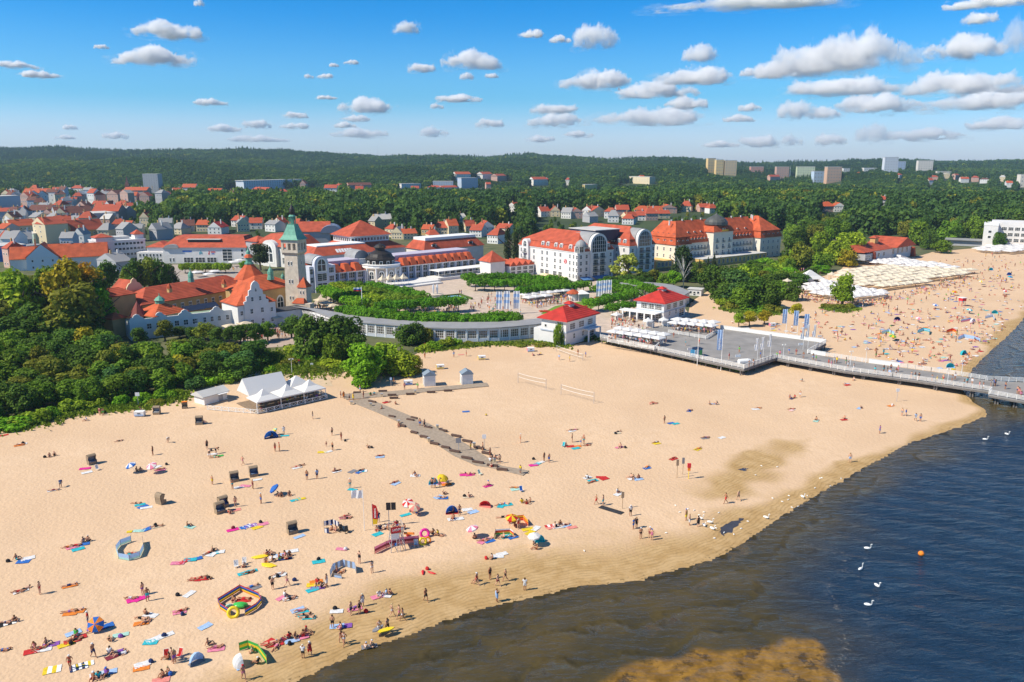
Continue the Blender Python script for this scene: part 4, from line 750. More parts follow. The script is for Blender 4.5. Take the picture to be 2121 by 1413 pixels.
A, an, L = frame((206, 549), (305, 541)); t = thing('department_store', 'long white store with rows of dark windows and two small red roofs', 'store', A, an); MB().bx(0, L, 0, 16, 0, 13).build('wall', WHITE, t); MB().bx(-.3, L+.3, -.3, 16.3, 13.01, 13.5).build('cornice', TRIM, t); rows(t, WS, span(9, L-1, 8), [1.2, 4.2, 7.4, 10.4], 2.0, 1.7); rows(t, WS, span(.5, 8, 2), [1.2, 4.2, 7.4], 1.6, 1.7); MB().bx(-.5, 8.5, -.6, 8, 13.51, 15.4).build('corner_block', WHITE, t); MB().hip(-.5, 8.5, -.6, 8, 15.41, 17.6, .5).build('corner_roof', ROOF, t); MB().bx(L-5, L, 2, 8, 13.51, 16).build('stair_block', WHITE, t); MB().hip(L-5, L, 2, 8, 16.01, 18.6, .5).build('stair_roof', ROOF, t); MB().bx(10, L-7, 5, 14, 13.51, 15).build('plant_room', FLAT, t)
def nhouse(p0, p1, d_, h_, wall, roof, kind, rh, label, wins, **k):
    a = G(*p0) if p0[1] > 480 else GT(*p0); b_ = G(*p1) if p1[1] > 480 else GT(*p1); v = b_-a; an = math.atan2(v.y, v.x); t = house((a+b_)/2, math.hypot(v.x, v.y), d_, h_, an, CW[wall] if isinstance(wall, str) else wall, roof, kind, rh, label, wins=wins, **k); return t
nhouse((120, 503), (150, 501), 14, 10, (.50,.34,.14), 'r', 'gy', 7, 'ochre half timbered house with steep gable in the left town', (3, 2))
nhouse((150, 501), (218, 496), 14, 8, 'y', 'r', 'gx', 7.5, 'long ochre house with red roof and arched dormers in the left town', (8, 2), chimneys=3)
nhouse((72, 503), (98, 506), 16, 14, 'c', 'r', 'gy', 5, 'cream corner house with red turrets beside the ochre gable', (3, 4)); nhouse((98, 506), (120, 504), 12, 14, 'c', 'r', 'hip', 5, 'cream house with roof balcony between two red gables', (3, 4))
nhouse((25, 490), (75, 487), 12, 8, 'c', 'o', 'gx', 5, 'low cream house with orange roof and three small dormers', (6, 2))
nhouse((0, 543), (58, 538), 20, 9, (.06,.20,.55), 'f', 'flat', .4, 'flat roofed blue sided building at the left edge of the town', (0, 0), chimneys=0); nhouse((0, 512), (30, 512), 14, 7, 'w', 'r', 'gx', 4, 'small white house with red roof behind the blue building', (3, 2)); nhouse((58, 531), (95, 527), 16, 6, 'g', 'z', 'flat', .5, 'grey flat roofed shed row behind the pale blue gable', (5, 1), chimneys=0)
nhouse((40, 503), (72, 505), 18, 7, 'm', 'f', 'flat', .5, 'pale mint flat roofed block beside the cream corner house', (0, 0), chimneys=0)
nhouse((242, 566), (275, 562), 18, 6, 'g', 'z', 'gx', 4, 'grey zinc roofed hall behind the autumn trees', (3, 1), chimneys=2); nhouse((235, 488), (270, 488), 14, 7, 'c', 'o', 'gx', 4.5, 'low house with orange roof and blank grey gable', (4, 1))
nhouse((120, 470), (195, 468), 16, 11, 'g', 'd', 'gx', 6, 'grey tenement with brown red roof windows in the left town', (8, 3), chimneys=3); nhouse((195, 468), (248, 468), 16, 12, 'd', 'r', 'gx', 6, 'dark tenement with red roof and white domed dormers', (6, 3), chimneys=4); nhouse((176, 473), (198, 476), 18, 13, 'g', 'f', 'flat', .4, 'tall blank grey firewall block among the left tenements', (0, 0), chimneys=0)
nhouse((60, 455), (105, 455), 16, 8, 'w', 'd', 'gx', 5, 'pale tenement with brown roof and white bays in the left town', (6, 3), chimneys=3); nhouse((50, 420), (100, 420), 16, 8, 'c', 'o', 'gx', 6, 'orange roofed row of houses below the dark pine hill', (6, 2), chimneys=2)
nhouse((0, 440), (45, 438), 20, 16, 'b', 'f', 'flat', .5, 'large blank blue grey block at the left edge', (0, 0), chimneys=0); nhouse((258, 412), (305, 412), 18, 8, 'p', 'o', 'gx', 5, 'pink villa group with orange roofs below the spired church', (7, 2), chimneys=3)
t = nhouse((299, 404), (330, 404), 18, 30, 'g', 'f', 'flat', .8, 'tall grey apartment tower standing above the left town', (6, 10), chimneys=0, cat='apartment tower', name='apartment_tower', ww=(1.8, 1.4))
A = GT(267, 408); t = thing('church', 'small church with dark red spire below the left hill', 'church', A, .2); MB().bx(-6, 6, 0, 22, -2, 9).build('wall', mat('church_brick', (.36,.14,.09), .85, .2), t); MB().gable(-6, 6, 0, 22, 9.01, 15, .3, 'y').build('roof', ROOFD, t); MB().bx(-3.5, 3.5, -5, 0, -2, 18).build('tower', mat('church_brick', (.36,.14,.09)), t); MB().lathe([(5.2, 18.01), (2.6, 24), (.1, 34)], 0, -2.5, 4, math.pi/4).build('spire', ROOFD, t)
t = nhouse((506, 397), (626, 390), 22, 12, (.62,.68,.75), 'f', 'flat', 1, 'long pale blue office block below the wooded hill', (26, 4), chimneys=0, cat='office block', name='office_block', ww=(2.0, 1.6), side=False)
for p0, p1, h_, wl_, rf, kd, rh, lb, wn_ in (((724, 401), (770, 401), 9, 'p', 'd', 'gx', 4, 'long pink house with brown roof among the middle trees', (8, 2)), ((832, 396), (872, 395), 7, 'w', 'f', 'flat', 1, 'low white terrace of flats right of the pink house', (8, 2)), ((897, 392), (938, 392), 9, 'b', 'f', 'flat', 1, 'pale blue flats on the hillside left of stepped flats', (8, 3)), ((886, 405), (915, 406), 9, 'w', 'r', 'hip', 3, 'white block with red hip roof in front of pale blue flats', (4, 3)), ((917, 406), (948, 406), 9, 'w', 'r', 'gx', 3, 'white twin block with red roof beside the poplar', (5, 3)), ((956, 392), (990, 390), 14, 'b', 'f', 'flat', 1, 'stepped pale blue flats on the middle hillside', (8, 4)), ((945, 374), (975, 373), 7, 'w', 'o', 'gx', 5, 'white houses with orange gables high on the middle hill', (6, 2)), ((1000, 372), (1020, 372), 7, 'w', 'o', 'gx', 5, 'orange gabled house right of the white hill houses', (4, 2)), ((1030, 376), (1050, 375), 7, 'p', 'r', 'gx', 4, 'pink hill house with red roof above the square hotel', (4, 2)), ((1105, 386), (1133, 385), 8, 'w', 'r', 'gx', 5, 'white gabled house alone in trees above the hotel', (4, 2)), ((1211, 401), (1237, 400), 10, (.72,.60,.25), 'f', 'flat', .6, 'yellow flat roofed block in trees above the two hotels', (5, 3)), ((1303, 380), (1345, 383), 10, 'c', 'f', 'flat', .6, 'pale yellow stepped flats on the right hillside', (7, 3)),
    ((672, 408), (698, 408), 8, 'w', 'r', 'gx', 5, 'white house with bright red roof left of the pink house', (4, 2)), ((523, 408), (552, 408), 6, 'p', 'r', 'gx', 4, 'low pink house with red roof in front of the office block', (5, 2)), ((622, 396), (634, 396), 8, 'p', 'o', 'gy', 6, 'narrow orange gabled house beside the office block', (2, 2)), ((378, 405), (406, 405), 8, 'w', 'o', 'gx', 6, 'white house with orange gable right of the grey tower', (4, 2)), ((430, 411), (458, 411), 6, 'c', 'o', 'gx', 4, 'cream house with orange roof in dark trees right of the grey tower', (4, 2))):
    nhouse(p0, p1, 16, h_, wl_, rf, kd, rh, lb, wn_, name='flats' if kd == 'flat' else 'house', cat='flats' if kd == 'flat' else 'house', side=False)
# towers on the right ridge
for x0, x1, yb, yt, wl_, lb in ((1465, 1482, 358, 334, (.78,.56,.25), 'tallest ochre tower block at left end of the right ridge'), (1482, 1498, 364, 338, (.78,.56,.25), 'middle ochre tower block of the ridge trio'), (1500, 1525, 364, 339, (.66,.50,.30), 'wide ochre tower block right of the ridge trio'), (1554, 1581, 366, 351, (.60,.28,.20), 'brick red block of flats on the right ridge'), (1606, 1634, 373, 350, (.60,.36,.27), 'pink brown tower block left of the white spire'), (1650, 1686, 371, 351, (.60,.66,.42), 'pale green slab of flats right of the white spire'), (1684, 1716, 379, 361, (.52,.64,.76), 'pale blue slab of flats on the right ridge'), (1711, 1742, 380, 354, (.66,.42,.28), 'orange brown tower block right of the pale blue slab'), (1746, 1760, 362, 354, (.75,.73,.70), 'low white flats behind the orange brown tower'), (1788, 1816, 360, 353, (.78,.76,.72), 'long low white flats on the right ridge'), (1832, 1856, 361, 336, (.66,.70,.76), 'white tower block with blue shade on the far ridge'), (1857, 1874, 360, 340, (.40,.50,.66), 'blue grey tower block behind the white one'), (1900, 1930, 362, 339, (.74,.68,.60), 'pale tower block farthest along the ridge'), (1940, 1970, 364, 359, (.74,.66,.50), 'low cream flats at right end of the ridge'), (2112, 2140, 388, 368, (.76,.70,.60), 'cream flats at the right edge of the hill')):
    P0 = GT(x0, yb); sc_ = P0.y/FPX; w_ = (x1-x0)*sc_*.96; h_ = (yb-yt)*sc_
    house(GT((x0+x1)/2, yb)-Vector((0, 0, 4)), w_, 16, h_+4, rnd.uniform(-.12, .12), wl_, 'f', 'flat', 1, lb, 'apartment tower', name='apartment_tower', wins=(max(3, int(w_/7)), max(2, int(h_/6))), ww=(3.2, 2.6), side=False, chimneys=0)
A = GT(1637, 372); t = thing('church', 'white church with needle spire among the ridge towers', 'church', A-Vector((0, 0, 4)), 0); MB().frust((-9, 9, 0, 16), 0, (-1, 1, 6, 10), 14).build('nave', TRIM, t); MB().lathe([(4, 0), (2.4, 16), (.1, 42)], 0, 8, 6).build('spire', TRIM, t)
XT = []
while len(XT) < 42:
    q = (rnd.uniform(0, 268), rnd.uniform(412, 500)); far_ = (q[1]-405)/95
    if all(abs(q[0]-v[0]) > 9+6*far_ or abs(q[1]-v[1]) > 5+5*far_ for v in XT): XT.append((*q, rnd.uniform(14, 20)+8*far_, rnd.choice('rrrrodzzf'), rnd.choice('wcgpbcwp')))
# small right hill houses and town roofs behind the hotels
def cluster(lst, group, lab, cat='house', hh=(4.5, 7)):
    for i, (x, y, w_, rf, wl_) in enumerate(lst):
        p_ = G(x, y) if y > 492 else GT(x, y); sc_ = p_.y/FPX; house(p_, w_*sc_, rnd.uniform(9, 14), rnd.uniform(*hh), rnd.uniform(-.6, .6), CW[wl_], rf, rnd.choice(['gx', 'hip', 'gy', 'gx']), rnd.uniform(3.2, 5.5), None, cat, group, wins=(rnd.randint(2, 4), 2) if y > 380 else (2, 1), chimneys=rnd.randint(1, 2), side=False)['lab0'] = lab
cluster([(1865, 372, 10, 'r', 'w'), (1935, 375, 14, 'r', 'p'), (1982, 372, 14, 'r', 'p'), (1998, 380, 16, 'o', 'w'), (2020, 377, 12, 'r', 'p'), (2038, 382, 16, 'd', 'w'), (1928, 383, 10, 'r', 'w'), (2075, 378, 10, 'f', 'c'), (1960, 370, 12, 'f', 'c'), (2090, 390, 12, 'o', 'w'), (1780, 368, 10, 'o', 'w'), (1330, 378, 10, 'o', 'w'), (1605, 376, 26, 'r', 'p')], 'small houses scattered over the right hillside', 'hill')
cluster([(745, 408, 16, 'r', 'p'), (700, 402, 12, 'r', 'w'), (860, 402, 16, 'r', 'p'), (1012, 395, 10, 'r', 'p'), (1130, 384, 10, 'r', 'w'), (1175, 384, 8, 'r', 'w'), (300, 424, 20, 'r', 'p'), (340, 418, 24, 'r', 'c'), (370, 410, 18, 'o', 'w'), (276, 424, 16, 'o', 'p'), (480, 415, 14, 'o', 'c'), (590, 412, 14, 'r', 'c')], 'small houses among the middle hillside trees', 'wood')
cluster([(15, 425, 22, 'r', 'c'), (110, 428, 24, 'd', 'w'), (135, 418, 22, 'z', 'g'), (160, 408, 26, 'r', 'w'), (182, 410, 20, 'z', 'b'), (215, 420, 22, 'd', 'g'), (235, 428, 26, 'd', 'p'), (85, 440, 22, 'd', 'c'), (140, 438, 26, 'z', 'g'), (170, 446, 24, 'd', 'p'), (205, 440, 26, 'r', 'p'), (45, 462, 24, 'z', 'g'), (105, 478, 26, 'z', 'g'), (150, 482, 24, 'z', 'c'), (20, 476, 24, 'd', 'c'), (255, 440, 20, 'r', 'p'), (270, 446, 16, 'r', 'c'), (250, 462, 20, 'z', 'g'), (55, 520, 26, 'z', 'g'), (15, 555, 26, 'r', 'p'), (20, 528, 30, 'z', 'w'), (140, 524, 26, 'z', 'b'), (165, 512, 22, 'z', 'w'), (250, 502, 26, 'z', 'g'), (285, 500, 22, 'z', 'c'), (318, 498, 26, 'z', 'g'), (345, 492, 26, 'z', 'c'), (300, 470, 20, 'r', 'c'), (330, 425, 18, 'z', 'g'), (60, 430, 16, 'r', 'p'), (190, 428, 18, 'r', 'w'), (120, 452, 18, 'r', 'c'), (225, 452, 18, 'r', 'w')]+XT, 'closely packed houses of the left town', 'town', hh=(7, 12))
cluster([(365, 490, 30, 'z', 'c'), (390, 484, 26, 'd', 'g'), (420, 482, 26, 'o', 'c'), (445, 488, 30, 'b', 'w'), (490, 472, 26, 'r', 'w'), (505, 480, 24, 'z', 'c'), (530, 476, 26, 'r', 'w'), (560, 484, 30, 'z', 'w'), (575, 478, 24, 'r', 'c'), (610, 482, 24, 'r', 'w'), (640, 484, 22, 'z', 'g'), (795, 474, 36, 'f', 'c'), (770, 478, 18, 'z', 'c'), (806, 492, 22, 'r', 'c'), (822, 496, 24, 'z', 'c'), (850, 496, 30, 'o', 'c'), (884, 494, 24, 'o', 'y'), (914, 488, 26, 'r', 'c'), (940, 486, 22, 'o', 'c'), (960, 466, 18, 'f', 'w'), (985, 492, 26, 'r', 'w'), (1010, 490, 34, 'r', 'w'), (1040, 488, 32, 'r', 'c'), (1020, 505, 26, 'r', 'w'), (1060, 440, 20, 'r', 'w'), (1080, 420, 16, 'o', 'c'), (975, 480, 22, 'r', 'c'), (900, 500, 22, 'r', 'c')], 'houses with red roofs behind the spa house', 'spa')
cluster([(1130, 452, 22, 'r', 'w'), (1150, 450, 20, 'r', 'c'), (1172, 454, 22, 'z', 'w'), (1195, 455, 24, 'r', 'p'), (1215, 452, 22, 'r', 'w'), (1240, 452, 34, 'r', 'c'), (1262, 456, 22, 'r', 'w'), (1290, 452, 26, 'r', 'p'), (1310, 462, 26, 'r', 'c'), (1330, 448, 30, 'o', 'p'), (1356, 446, 34, 'o', 'w'), (1385, 444, 34, 'o', 'p'), (1325, 460, 24, 'r', 'w'), (1350, 458, 26, 'r', 'p'), (1300, 466, 24, 'r', 'w'), (1420, 441, 22, 'r', 'c'), (1462, 440, 26, 'r', 'p'), (1478, 443, 20, 'r', 'w'), (1375, 456, 26, 'r', 'c'), (1715, 442, 30, 'o', 'p'), (1738, 440, 22, 'o', 'w'), (1830, 432, 16, 'r', 'w'), (1270, 464, 22, 'z', 'w'), (1230, 462, 22, 'z', 'g')], 'red roofed town houses behind the two hotels', 'back')
# --- beach restaurant, right
A, an, L = frame((1798, 547), (1885, 531)); bh_ = thing('beach_restaurant', 'white beach restaurant with two red gabled roofs and slanting red buttress', 'restaurant', A, an)
MB().bx(0, L, 0, 16, 0, 7.4).build('wall', WHITE, bh_); MB().gable(-9, L*.45, -1, 14, 7.41, 11, .8).build('roof', ROOF, bh_); MB().gable(L*.5, L*.95, -3, 15, 7.8, 13, .8, 'y').build('roof', ROOF, bh_); MB().xprism([(L*.5, 7.4), (L*.95, 7.4), (L*.725, 12.6)], -3.1, -.01).build('gable_front', GREYW, bh_); win(bh_, WT, L*.725, -3.12, 7.7, 6, 3.4); MB().gable(L*.6, L+6, 4, 15, 7.0, 11.2, 1).build('roof', ROOF, bh_)
MB().bx(-9, -.02, -2, 12, 2.8, 6.4).build('terrace_room', GREYW, bh_); rows(bh_, WT, span(-8.5, -.5, 4), [3.2], 1.8, 2.8, c=-2); rows(bh_, WT, span(L*.5, L*.95, 4), [3.2], 2.6, 3.6); rows(bh_, WB, span(2, L*.4, 3), [3.2], 2.4, 2.4); MB().xprism([(0, 0), (4.4, 0), (2.2, 7), (0, 7)], -2.5, -.02).build('buttress', ROOF, bh_, (1, 0, 0)); MB().xprism([(0, 0), (3.2, 0), (1, 6), (0, 6)], -2.2, -.02).build('buttress', ROOF, bh_, (L, 0, 0)); MB().bx(L*.3, L*.38, 5, 8, 9, 13.5).build('roof_turret', YEL, bh_); MB().hip(L*.3, L*.38, 5, 8, 13.51, 15, .6).build('turret_roof', ROOF, bh_); b = MB()
for i in range(10): b.bx(L*.55+i*.9, L*.55+i*.9+.85, -5-i*.3, -2.5, 0, 3.2-i*.3)
b.build('stairs', TRIM, bh_)
A, an, L = frame((2033, 512), (2062, 513)); mo = thing('seaside_block', 'plain white modern seaside block at the right edge', 'building', A, an-.15); MB().bx(0, L, 0, 34, 0, 15).build('wall', WHITE, mo); MB().bx(L*.55, L+28, 22, 44, 0, 16.5).build('rear_wall', WHITE, mo); rows(mo, WS, [L*.45], [6.2, 9.8], 2.4, 2.0); rows(mo, WB, span(2, 21, 4), [2, 6, 10], 3.4, 2.4, 'r', L); rows(mo, WB, span(L+2, L+26, 6), [2.5, 6.5, 10.5], 3.2, 2.4, c=22); MB().bx(-.2, L+.2, -.2, 34.2, 15.01, 15.6).build('parapet', TRIM, mo); MB().bx(-22, -.02, 2, 14, 0, 4).build('low_wing', GREYW, mo); MB().bx(-23, -.03, 0, 15, 4.01, 4.4).build('low_roof', ZINC, mo)
A, an, L = frame((1424, 612), (1452, 614)); ht = thing('beach_store', 'small flat white store hut behind the farther pavilion', 'hut', A, an); MB().bx(0, L, 0, 5, 0, 2.8).build('wall', WHITE, ht); MB().bx(-.3, L+.3, -.3, 5.3, 2.81, 3.05).build('flat_roof', FLAT, ht); rows(ht, WS, span(.5, L-.5, 3), [.9], 1.2, 1.3); win(ht, WS, L*.5, 0, .01, 1.1, 2.1)
# mast and hill spire
A = GT(783, 328); t = thing('radio_mast', 'thin radio mast rising above the wooded skyline', 'mast', A-Vector((0, 0, 10))); MB().tube((0, 0, 0), (0, 0, 78), .55, 5, .3).build('pole', GREYW, t); MB().box(0, 0, 30, 1.6, 1.6, 3).build('platform', GREYW, t)
A = GT(796, 350); t = thing('chimney_stack', 'pale slim chimney stack among the hillside trees', 'chimney', A-Vector((0, 0, 8))); MB().tube((0, 0, 0), (0, 0, 24), 1.6, 8, 1.1).build('stack', CREAM, t); MB().tube((0, 0, 24), (0, 0, 24.8), 1.3, 8).build('rim', GREYW, t)
# ------------------------------------------------------------------ trees
def leaf_mat(name, inst=False):
    m = bpy.data.materials.new(name); m.use_nodes = True; MATS[name] = m
    global n, l; n = m.node_tree.nodes; l = m.node_tree.links; p = n['Principled BSDF']; o = n['Material Output']
    ge = nn('ShaderNodeNewGeometry')
    if inst:
        ti = nn('ShaderNodeAttribute', attribute_type='INSTANCER', attribute_name='tint').outputs['Fac']
        cr_ = nn('ShaderNodeValToRGB'); l.new(ti, cr_.inputs[0]); es = cr_.color_ramp.elements
        es[0].position = 0; es[0].color = (.050,.108,.034, 1); es[1].position = .45; es[1].color = (.092,.170,.030, 1)
        for q_, c_ in ((.75, (.20,.28,.034)), (.92, (.29,.27,.03)), (1.0, (.32,.17,.03))): e_ = es.new(q_); e_.color = (*c_, 1)
        base = cr_.outputs[0]
    else: base = nn('ShaderNodeObjectInfo').outputs['Color']
    rp = ge.outputs['Random Per Island']
    dk = mixc(1.0, base, (.55,.62,.6), 'MULTIPLY'); lt_ = mixc(1.0, base, (1.2,1.15,1.0) if inst else (1.5,1.35,1.1), 'MULTIPLY')
    c = mixc(rp, dk, lt_); l.new(c, p.inputs['Base Color']); p.inputs['Roughness'].default_value = .65; p.inputs['Specular IOR Level'].default_value = .08
    t = nn('ShaderNodeBsdfTranslucent'); l.new(mixc(1.0, c, (1.2,1.3,.6), 'MULTIPLY'), t.inputs[0]); ms = nn('ShaderNodeMixShader'); ms.inputs[0].default_value = .28
    l.new(p.outputs[0], ms.inputs[1]); l.new(t.outputs[0], ms.inputs[2]); l.new(ms.outputs[0], o.inputs[0]); return m
LEAF = leaf_mat('leaves'); LEAFI = leaf_mat('forest_leaves', True); BARK = mat('bark', (.13,.10,.075), .9, .3, 2); PBARK = mat('pale_bark', (.55,.52,.47), .9, .2, 2)
def quads(name, C, N_, S_, m, rng, asp=.8):
    k = len(C); r = rng.normal(size=(k, 3)); N_ = N_/np.linalg.norm(N_, axis=1, keepdims=True); u = np.cross(N_, r); u /= np.linalg.norm(u, axis=1, keepdims=True)+1e-9; v = np.cross(N_, u)
    S_ = np.asarray(S_).reshape(-1, 1)*np.ones((k, 1)); u = u*S_/2; v = v*S_/2*asp
    V = np.stack([C-u-v*.35, C+u*.1-v, C+u+v*.3, C-u*.1+v], 1).reshape(-1, 3); me = bpy.data.meshes.new(name)
    me.vertices.add(4*k); me.vertices.foreach_set('co', V.reshape(-1).astype(np.float32)); me.loops.add(4*k); me.loops.foreach_set('vertex_index', np.arange(4*k, dtype=np.int32))
    me.polygons.add(k); me.polygons.foreach_set('loop_start', np.arange(0, 4*k, 4, dtype=np.int32)); me.polygons.foreach_set('loop_total', np.full(k, 4, np.int32)); me.update(calc_edges=True); me.materials.append(m); return me
def crown(seed, k=2200, leaf=.13, kind='round', m=None):
    g = np.random.default_rng(seed); L_ = []
    if kind == 'round':
        for i in range(20):
            a = g.uniform(0, math.tau); z = g.uniform(.05, 1.35); rr = math.sqrt(max(.03, 1-((z-.62)/.85)**2))*.66*math.sqrt(g.uniform(.2, 1)); L_.append((rr*math.cos(a), rr*math.sin(a), z, g.uniform(.24, .40)))
        L_ += [(0, 0, .6, .6), (0, 0, 1.1, .42)]
    elif kind == 'bush':
        for i in range(16): a = g.uniform(0, math.tau); rr = .7*math.sqrt(g.uniform(.05, 1)); L_.append((rr*math.cos(a), rr*math.sin(a), g.uniform(.2, .75)*(1-.5*rr), g.uniform(.22, .38)))
    elif kind == 'clip':
        for x in (-.62, 0, .62):
            for y in (-.62, 0, .62): L_.append((x+g.uniform(-.1, .1), y+g.uniform(-.1, .1), .5+g.uniform(-.1, .12), g.uniform(.38, .5)))
    elif kind == 'cone':
        for i in range(26): t = i/26; a = i*2.4; rr = .62*(1-t)*g.uniform(.4, 1); L_.append((rr*math.cos(a), rr*math.sin(a), .1+t*1.75, .34*(1-t)+.08))
    elif kind == 'poplar':
        for i in range(18): t = i/18; a = i*2.4; rr = .35*math.sin(math.pi*(.15+.8*t))*g.uniform(.4, 1); L_.append((rr*math.cos(a), rr*math.sin(a), .1+t*1.7, .30))
    elif kind == 'willow':
        for i in range(26): a = g.uniform(0, math.tau); z = g.uniform(.1, 1.5); rr = .85*math.sqrt(g.uniform(.1, 1))*(1-.35*abs(z-.8)); L_.append((rr*math.cos(a), rr*math.sin(a), z, g.uniform(.10, .24)))
    Lb = np.array(L_); pr = Lb[:, 3]**2; idx = g.choice(len(Lb), k, p=pr/pr.sum()); d = g.normal(size=(k, 3)); d /= np.linalg.norm(d, axis=1, keepdims=True); rad = g.uniform(.6, 1.06, k)**.6
    C = Lb[idx, :3]+d*(Lb[idx, 3]*rad)[:, None]; C[:, 2] = np.maximum(C[:, 2], .02)
    return quads('crown', C, d+np.array([0, 0, .35])+g.normal(size=(k, 3))*.45, g.uniform(.6, 1.25, k)*leaf, m or LEAF, g)
def trunk_mesh(seed, limbs=5, m=None, bare=False):
    g = random.Random(seed); b = MB(); b.tube((0, 0, 0), (.02, .01, .45), .045, 7, .034); b.tube((.02, .01, .45), (0, .03, .8), .034, 6, .018)
    for i in range(limbs): a = i*math.tau/limbs+g.random(); z = g.uniform(.32, .6); rr = g.uniform(.25, .45); e = (rr*math.cos(a), rr*math.sin(a), z+g.uniform(.18, .34)); b.tube((.02, .01, z), e, .02, 5, .007)
    return b.mesh('trunk', m or BARK)
CR = [crown(10+i, 2600, .15) for i in range(5)]; CB = [crown(30+i, 1300, .17, 'bush') for i in range(3)]; CK = [crown(40+i, 1500, .20, 'clip') for i in range(3)]; CW_ = crown(50, 900, .16, 'willow'); CP_ = crown(51, 1200, .15, 'poplar'); CC = crown(52, 1200, .17, 'cone')
TR = [trunk_mesh(i) for i in range(3)]
TCOL = {'d': (0.076,0.152,0.022), 'm': (0.140,0.250,0.024), 'l': (0.244,0.354,0.027), 'y': (0.366,0.329,0.024), 'o': (0.415,0.232,0.020), 'v': (0.183,0.213,0.029), 'k': (0.043,0.073,0.024), 'b': (0.152,0.336,0.020), 's': (0.305,0.366,0.073), 't': (0.079,0.183,0.049)}
TREE_N = [0]
def tree(p, h_, w_, col, group, lab, kind='round', ct=.32, name='tree'):
    """crown from ct*h to the top; unit crown is ~1 wide in radius and 1.7 high"""
    TREE_N[0] += 1; i = TREE_N[0]; c = TCOL[col] if isinstance(col, str) else col; j = rnd.uniform(.82, 1.2); c = (c[0]*j*rnd.uniform(.9, 1.12), c[1]*j, c[2]*j)
    t = thing(name, None, 'tree' if name == 'tree' else name.replace('_', ' '), p, rnd.uniform(0, 6.28), group); t['lab0'] = lab; t['col0'] = col if isinstance(col, str) else 'm'; t['h0'] = h_
    me = {'round': CR[i % 5], 'bush': CB[i % 3], 'clip': CK[i % 3], 'willow': CW_, 'poplar': CP_, 'cone': CC}[kind]; hu = {'round': 1.7, 'bush': 1.0, 'clip': 1.05, 'willow': 1.7, 'poplar': 1.95, 'cone': 1.95}[kind]
    z0 = h_*ct; ob('crown' if kind != 'bush' else 'foliage', me, t, (0, 0, z0), sc=(w_*.57, w_*.57*rnd.uniform(.9, 1.1), (h_-z0)/hu), color=c)
    if kind != 'bush': ob('trunk', TR[i % 3], t, (0, 0, 0), sc=(h_*.9 if kind != 'clip' else h_*.75,)*2+(h_*.95,))
    return t
def ptree(px, yb, yt, wpx, col, group, lab, kind='round', ct=.28, z=.05, name='tree'):
    p = G(px, yb, z) if yb > 492 else GT(px, yb); h_ = hz(p, yt)-p.z; return tree(p, h_, wpx*math.hypot(p.y, CAMH)/FPX, col, group, lab, kind, ct, name)
L1 = 'autumn and green trees left of the bath house'
for a in ((40,700,560,120,'l'), (95,690,575,90,'d'), (150,700,533,95,'y'), (175,690,535,90,'o'), (165,712,580,110,'v'), (55,700,552,100,'l'), (120,690,548,80,'m'), (20,690,566,90,'l'), (-40,640,545,100,'m'), (200,690,562,80,'d'), (228,612,537,54,'d'), (215,695,590,62,'b'), (140,715,632,100,'v'), (-25,660,552,90,'l'), (15,705,610,100,'v'), (65,715,625,80,'d'), (110,650,575,80,'y'), (10,640,560,70,'y'), (75,640,566,60,'v'), (185,640,545,70,'y'), (90,720,640,70,'d'), (185,710,640,70,'d'), (30,730,655,90,'d')): ptree(*a, L1, 'wood')
for a in ((284,618,533,46,'d'), (312,615,527,48,'v'), (338,615,534,44,'d'), (356,608,545,34,'d'), (266,605,552,30,'l'), (300,600,545,40,'y')): ptree(*a, 'dark trees behind the bath house', 'wood')
for x in range(384, 476, 14): ptree(x, 566, 544, 20, 'l', 'clipped lime trees in front of the shopping hall', 'lime', 'clip', .3)
ptree(540, 560, 503, 42, 'k', None, 'dark round tree between the shopping hall and the lighthouse'); ptree(505, 562, 540, 20, 'b', None, 'small bright tree by the octagonal tower'); ptree(612, 545, 500, 30, 'd', None, 'dark tree behind the lighthouse hall')
# dense wood along the left beach
placed = []
wood = [(-60,880),(-60,700),(250,690),(430,690),(520,702),(540,745),(500,790),(420,790),(340,812),(290,826),(150,842),(40,862)]
tries = 0
while len(placed) < 92 and tries < 6000:
    tries += 1; x, y = rnd.uniform(-80, 545), rnd.uniform(692, 872)
    if not inside(np.array([[x, y]]), wood)[0]: continue
    p = G(x, y, .05)
    if any((p-q).length < 5.4 for q in placed): continue
    h_t = rnd.uniform(7, 9.5) if y < np.interp(x, [0, 300, 540], [820, 780, 745]) else rnd.uniform(5.5, 7.5); lim = np.interp(x, [0, 200, 280, 330, 430, 520], [672, 676, 700, 706, 693, 700])
    if PXY((p.x, p.y, h_t))[1] < lim: continue
    placed.append(p); e = rnd.random(); front = y > np.interp(x, [0, 300, 540], [820, 780, 745])
    tree(p, h_t, rnd.uniform(7, 9.5), 'd' if e < .38 else 'm' if e < .7 else 'v' if e < .86 else 't' if e < .95 else 'y', 'dense wood behind the left end of the beach', 'wood', 'round', .1)
L2 = 'trees in front of the curved gallery'
for a in ((645,742,650,76,'d'), (672,738,655,70,'d'), (715,735,646,88,'d'), (693,752,690,60,'m'), (735,745,690,50,'d'), (757,785,708,84,'b'), (808,772,706,80,'l'), (838,776,722,70,'l'), (758,798,742,70,'b'), (858,774,735,40,'y'), (790,765,712,60,'l'), (848,712,668,62,'d'), (884,708,676,44,'v'), (866,712,664,40,'d')): ptree(*a, L2, 'gal', 'round', .05)
for a in ((498,712,671,44,'d'), (528,712,668,42,'d'), (555,706,664,38,'m'), (476,712,674,36,'d'), (604,700,652,46,'d'), (342,706,662,40,'v'), (372,700,676,34,'d'), (425,704,667,46,'v'), (400,700,676,34,'d'), (450,708,676,40,'d'), (290,715,678,36,'d')): ptree(*a, 'rounded trees below the white parapet range', 'par', 'round', .25)
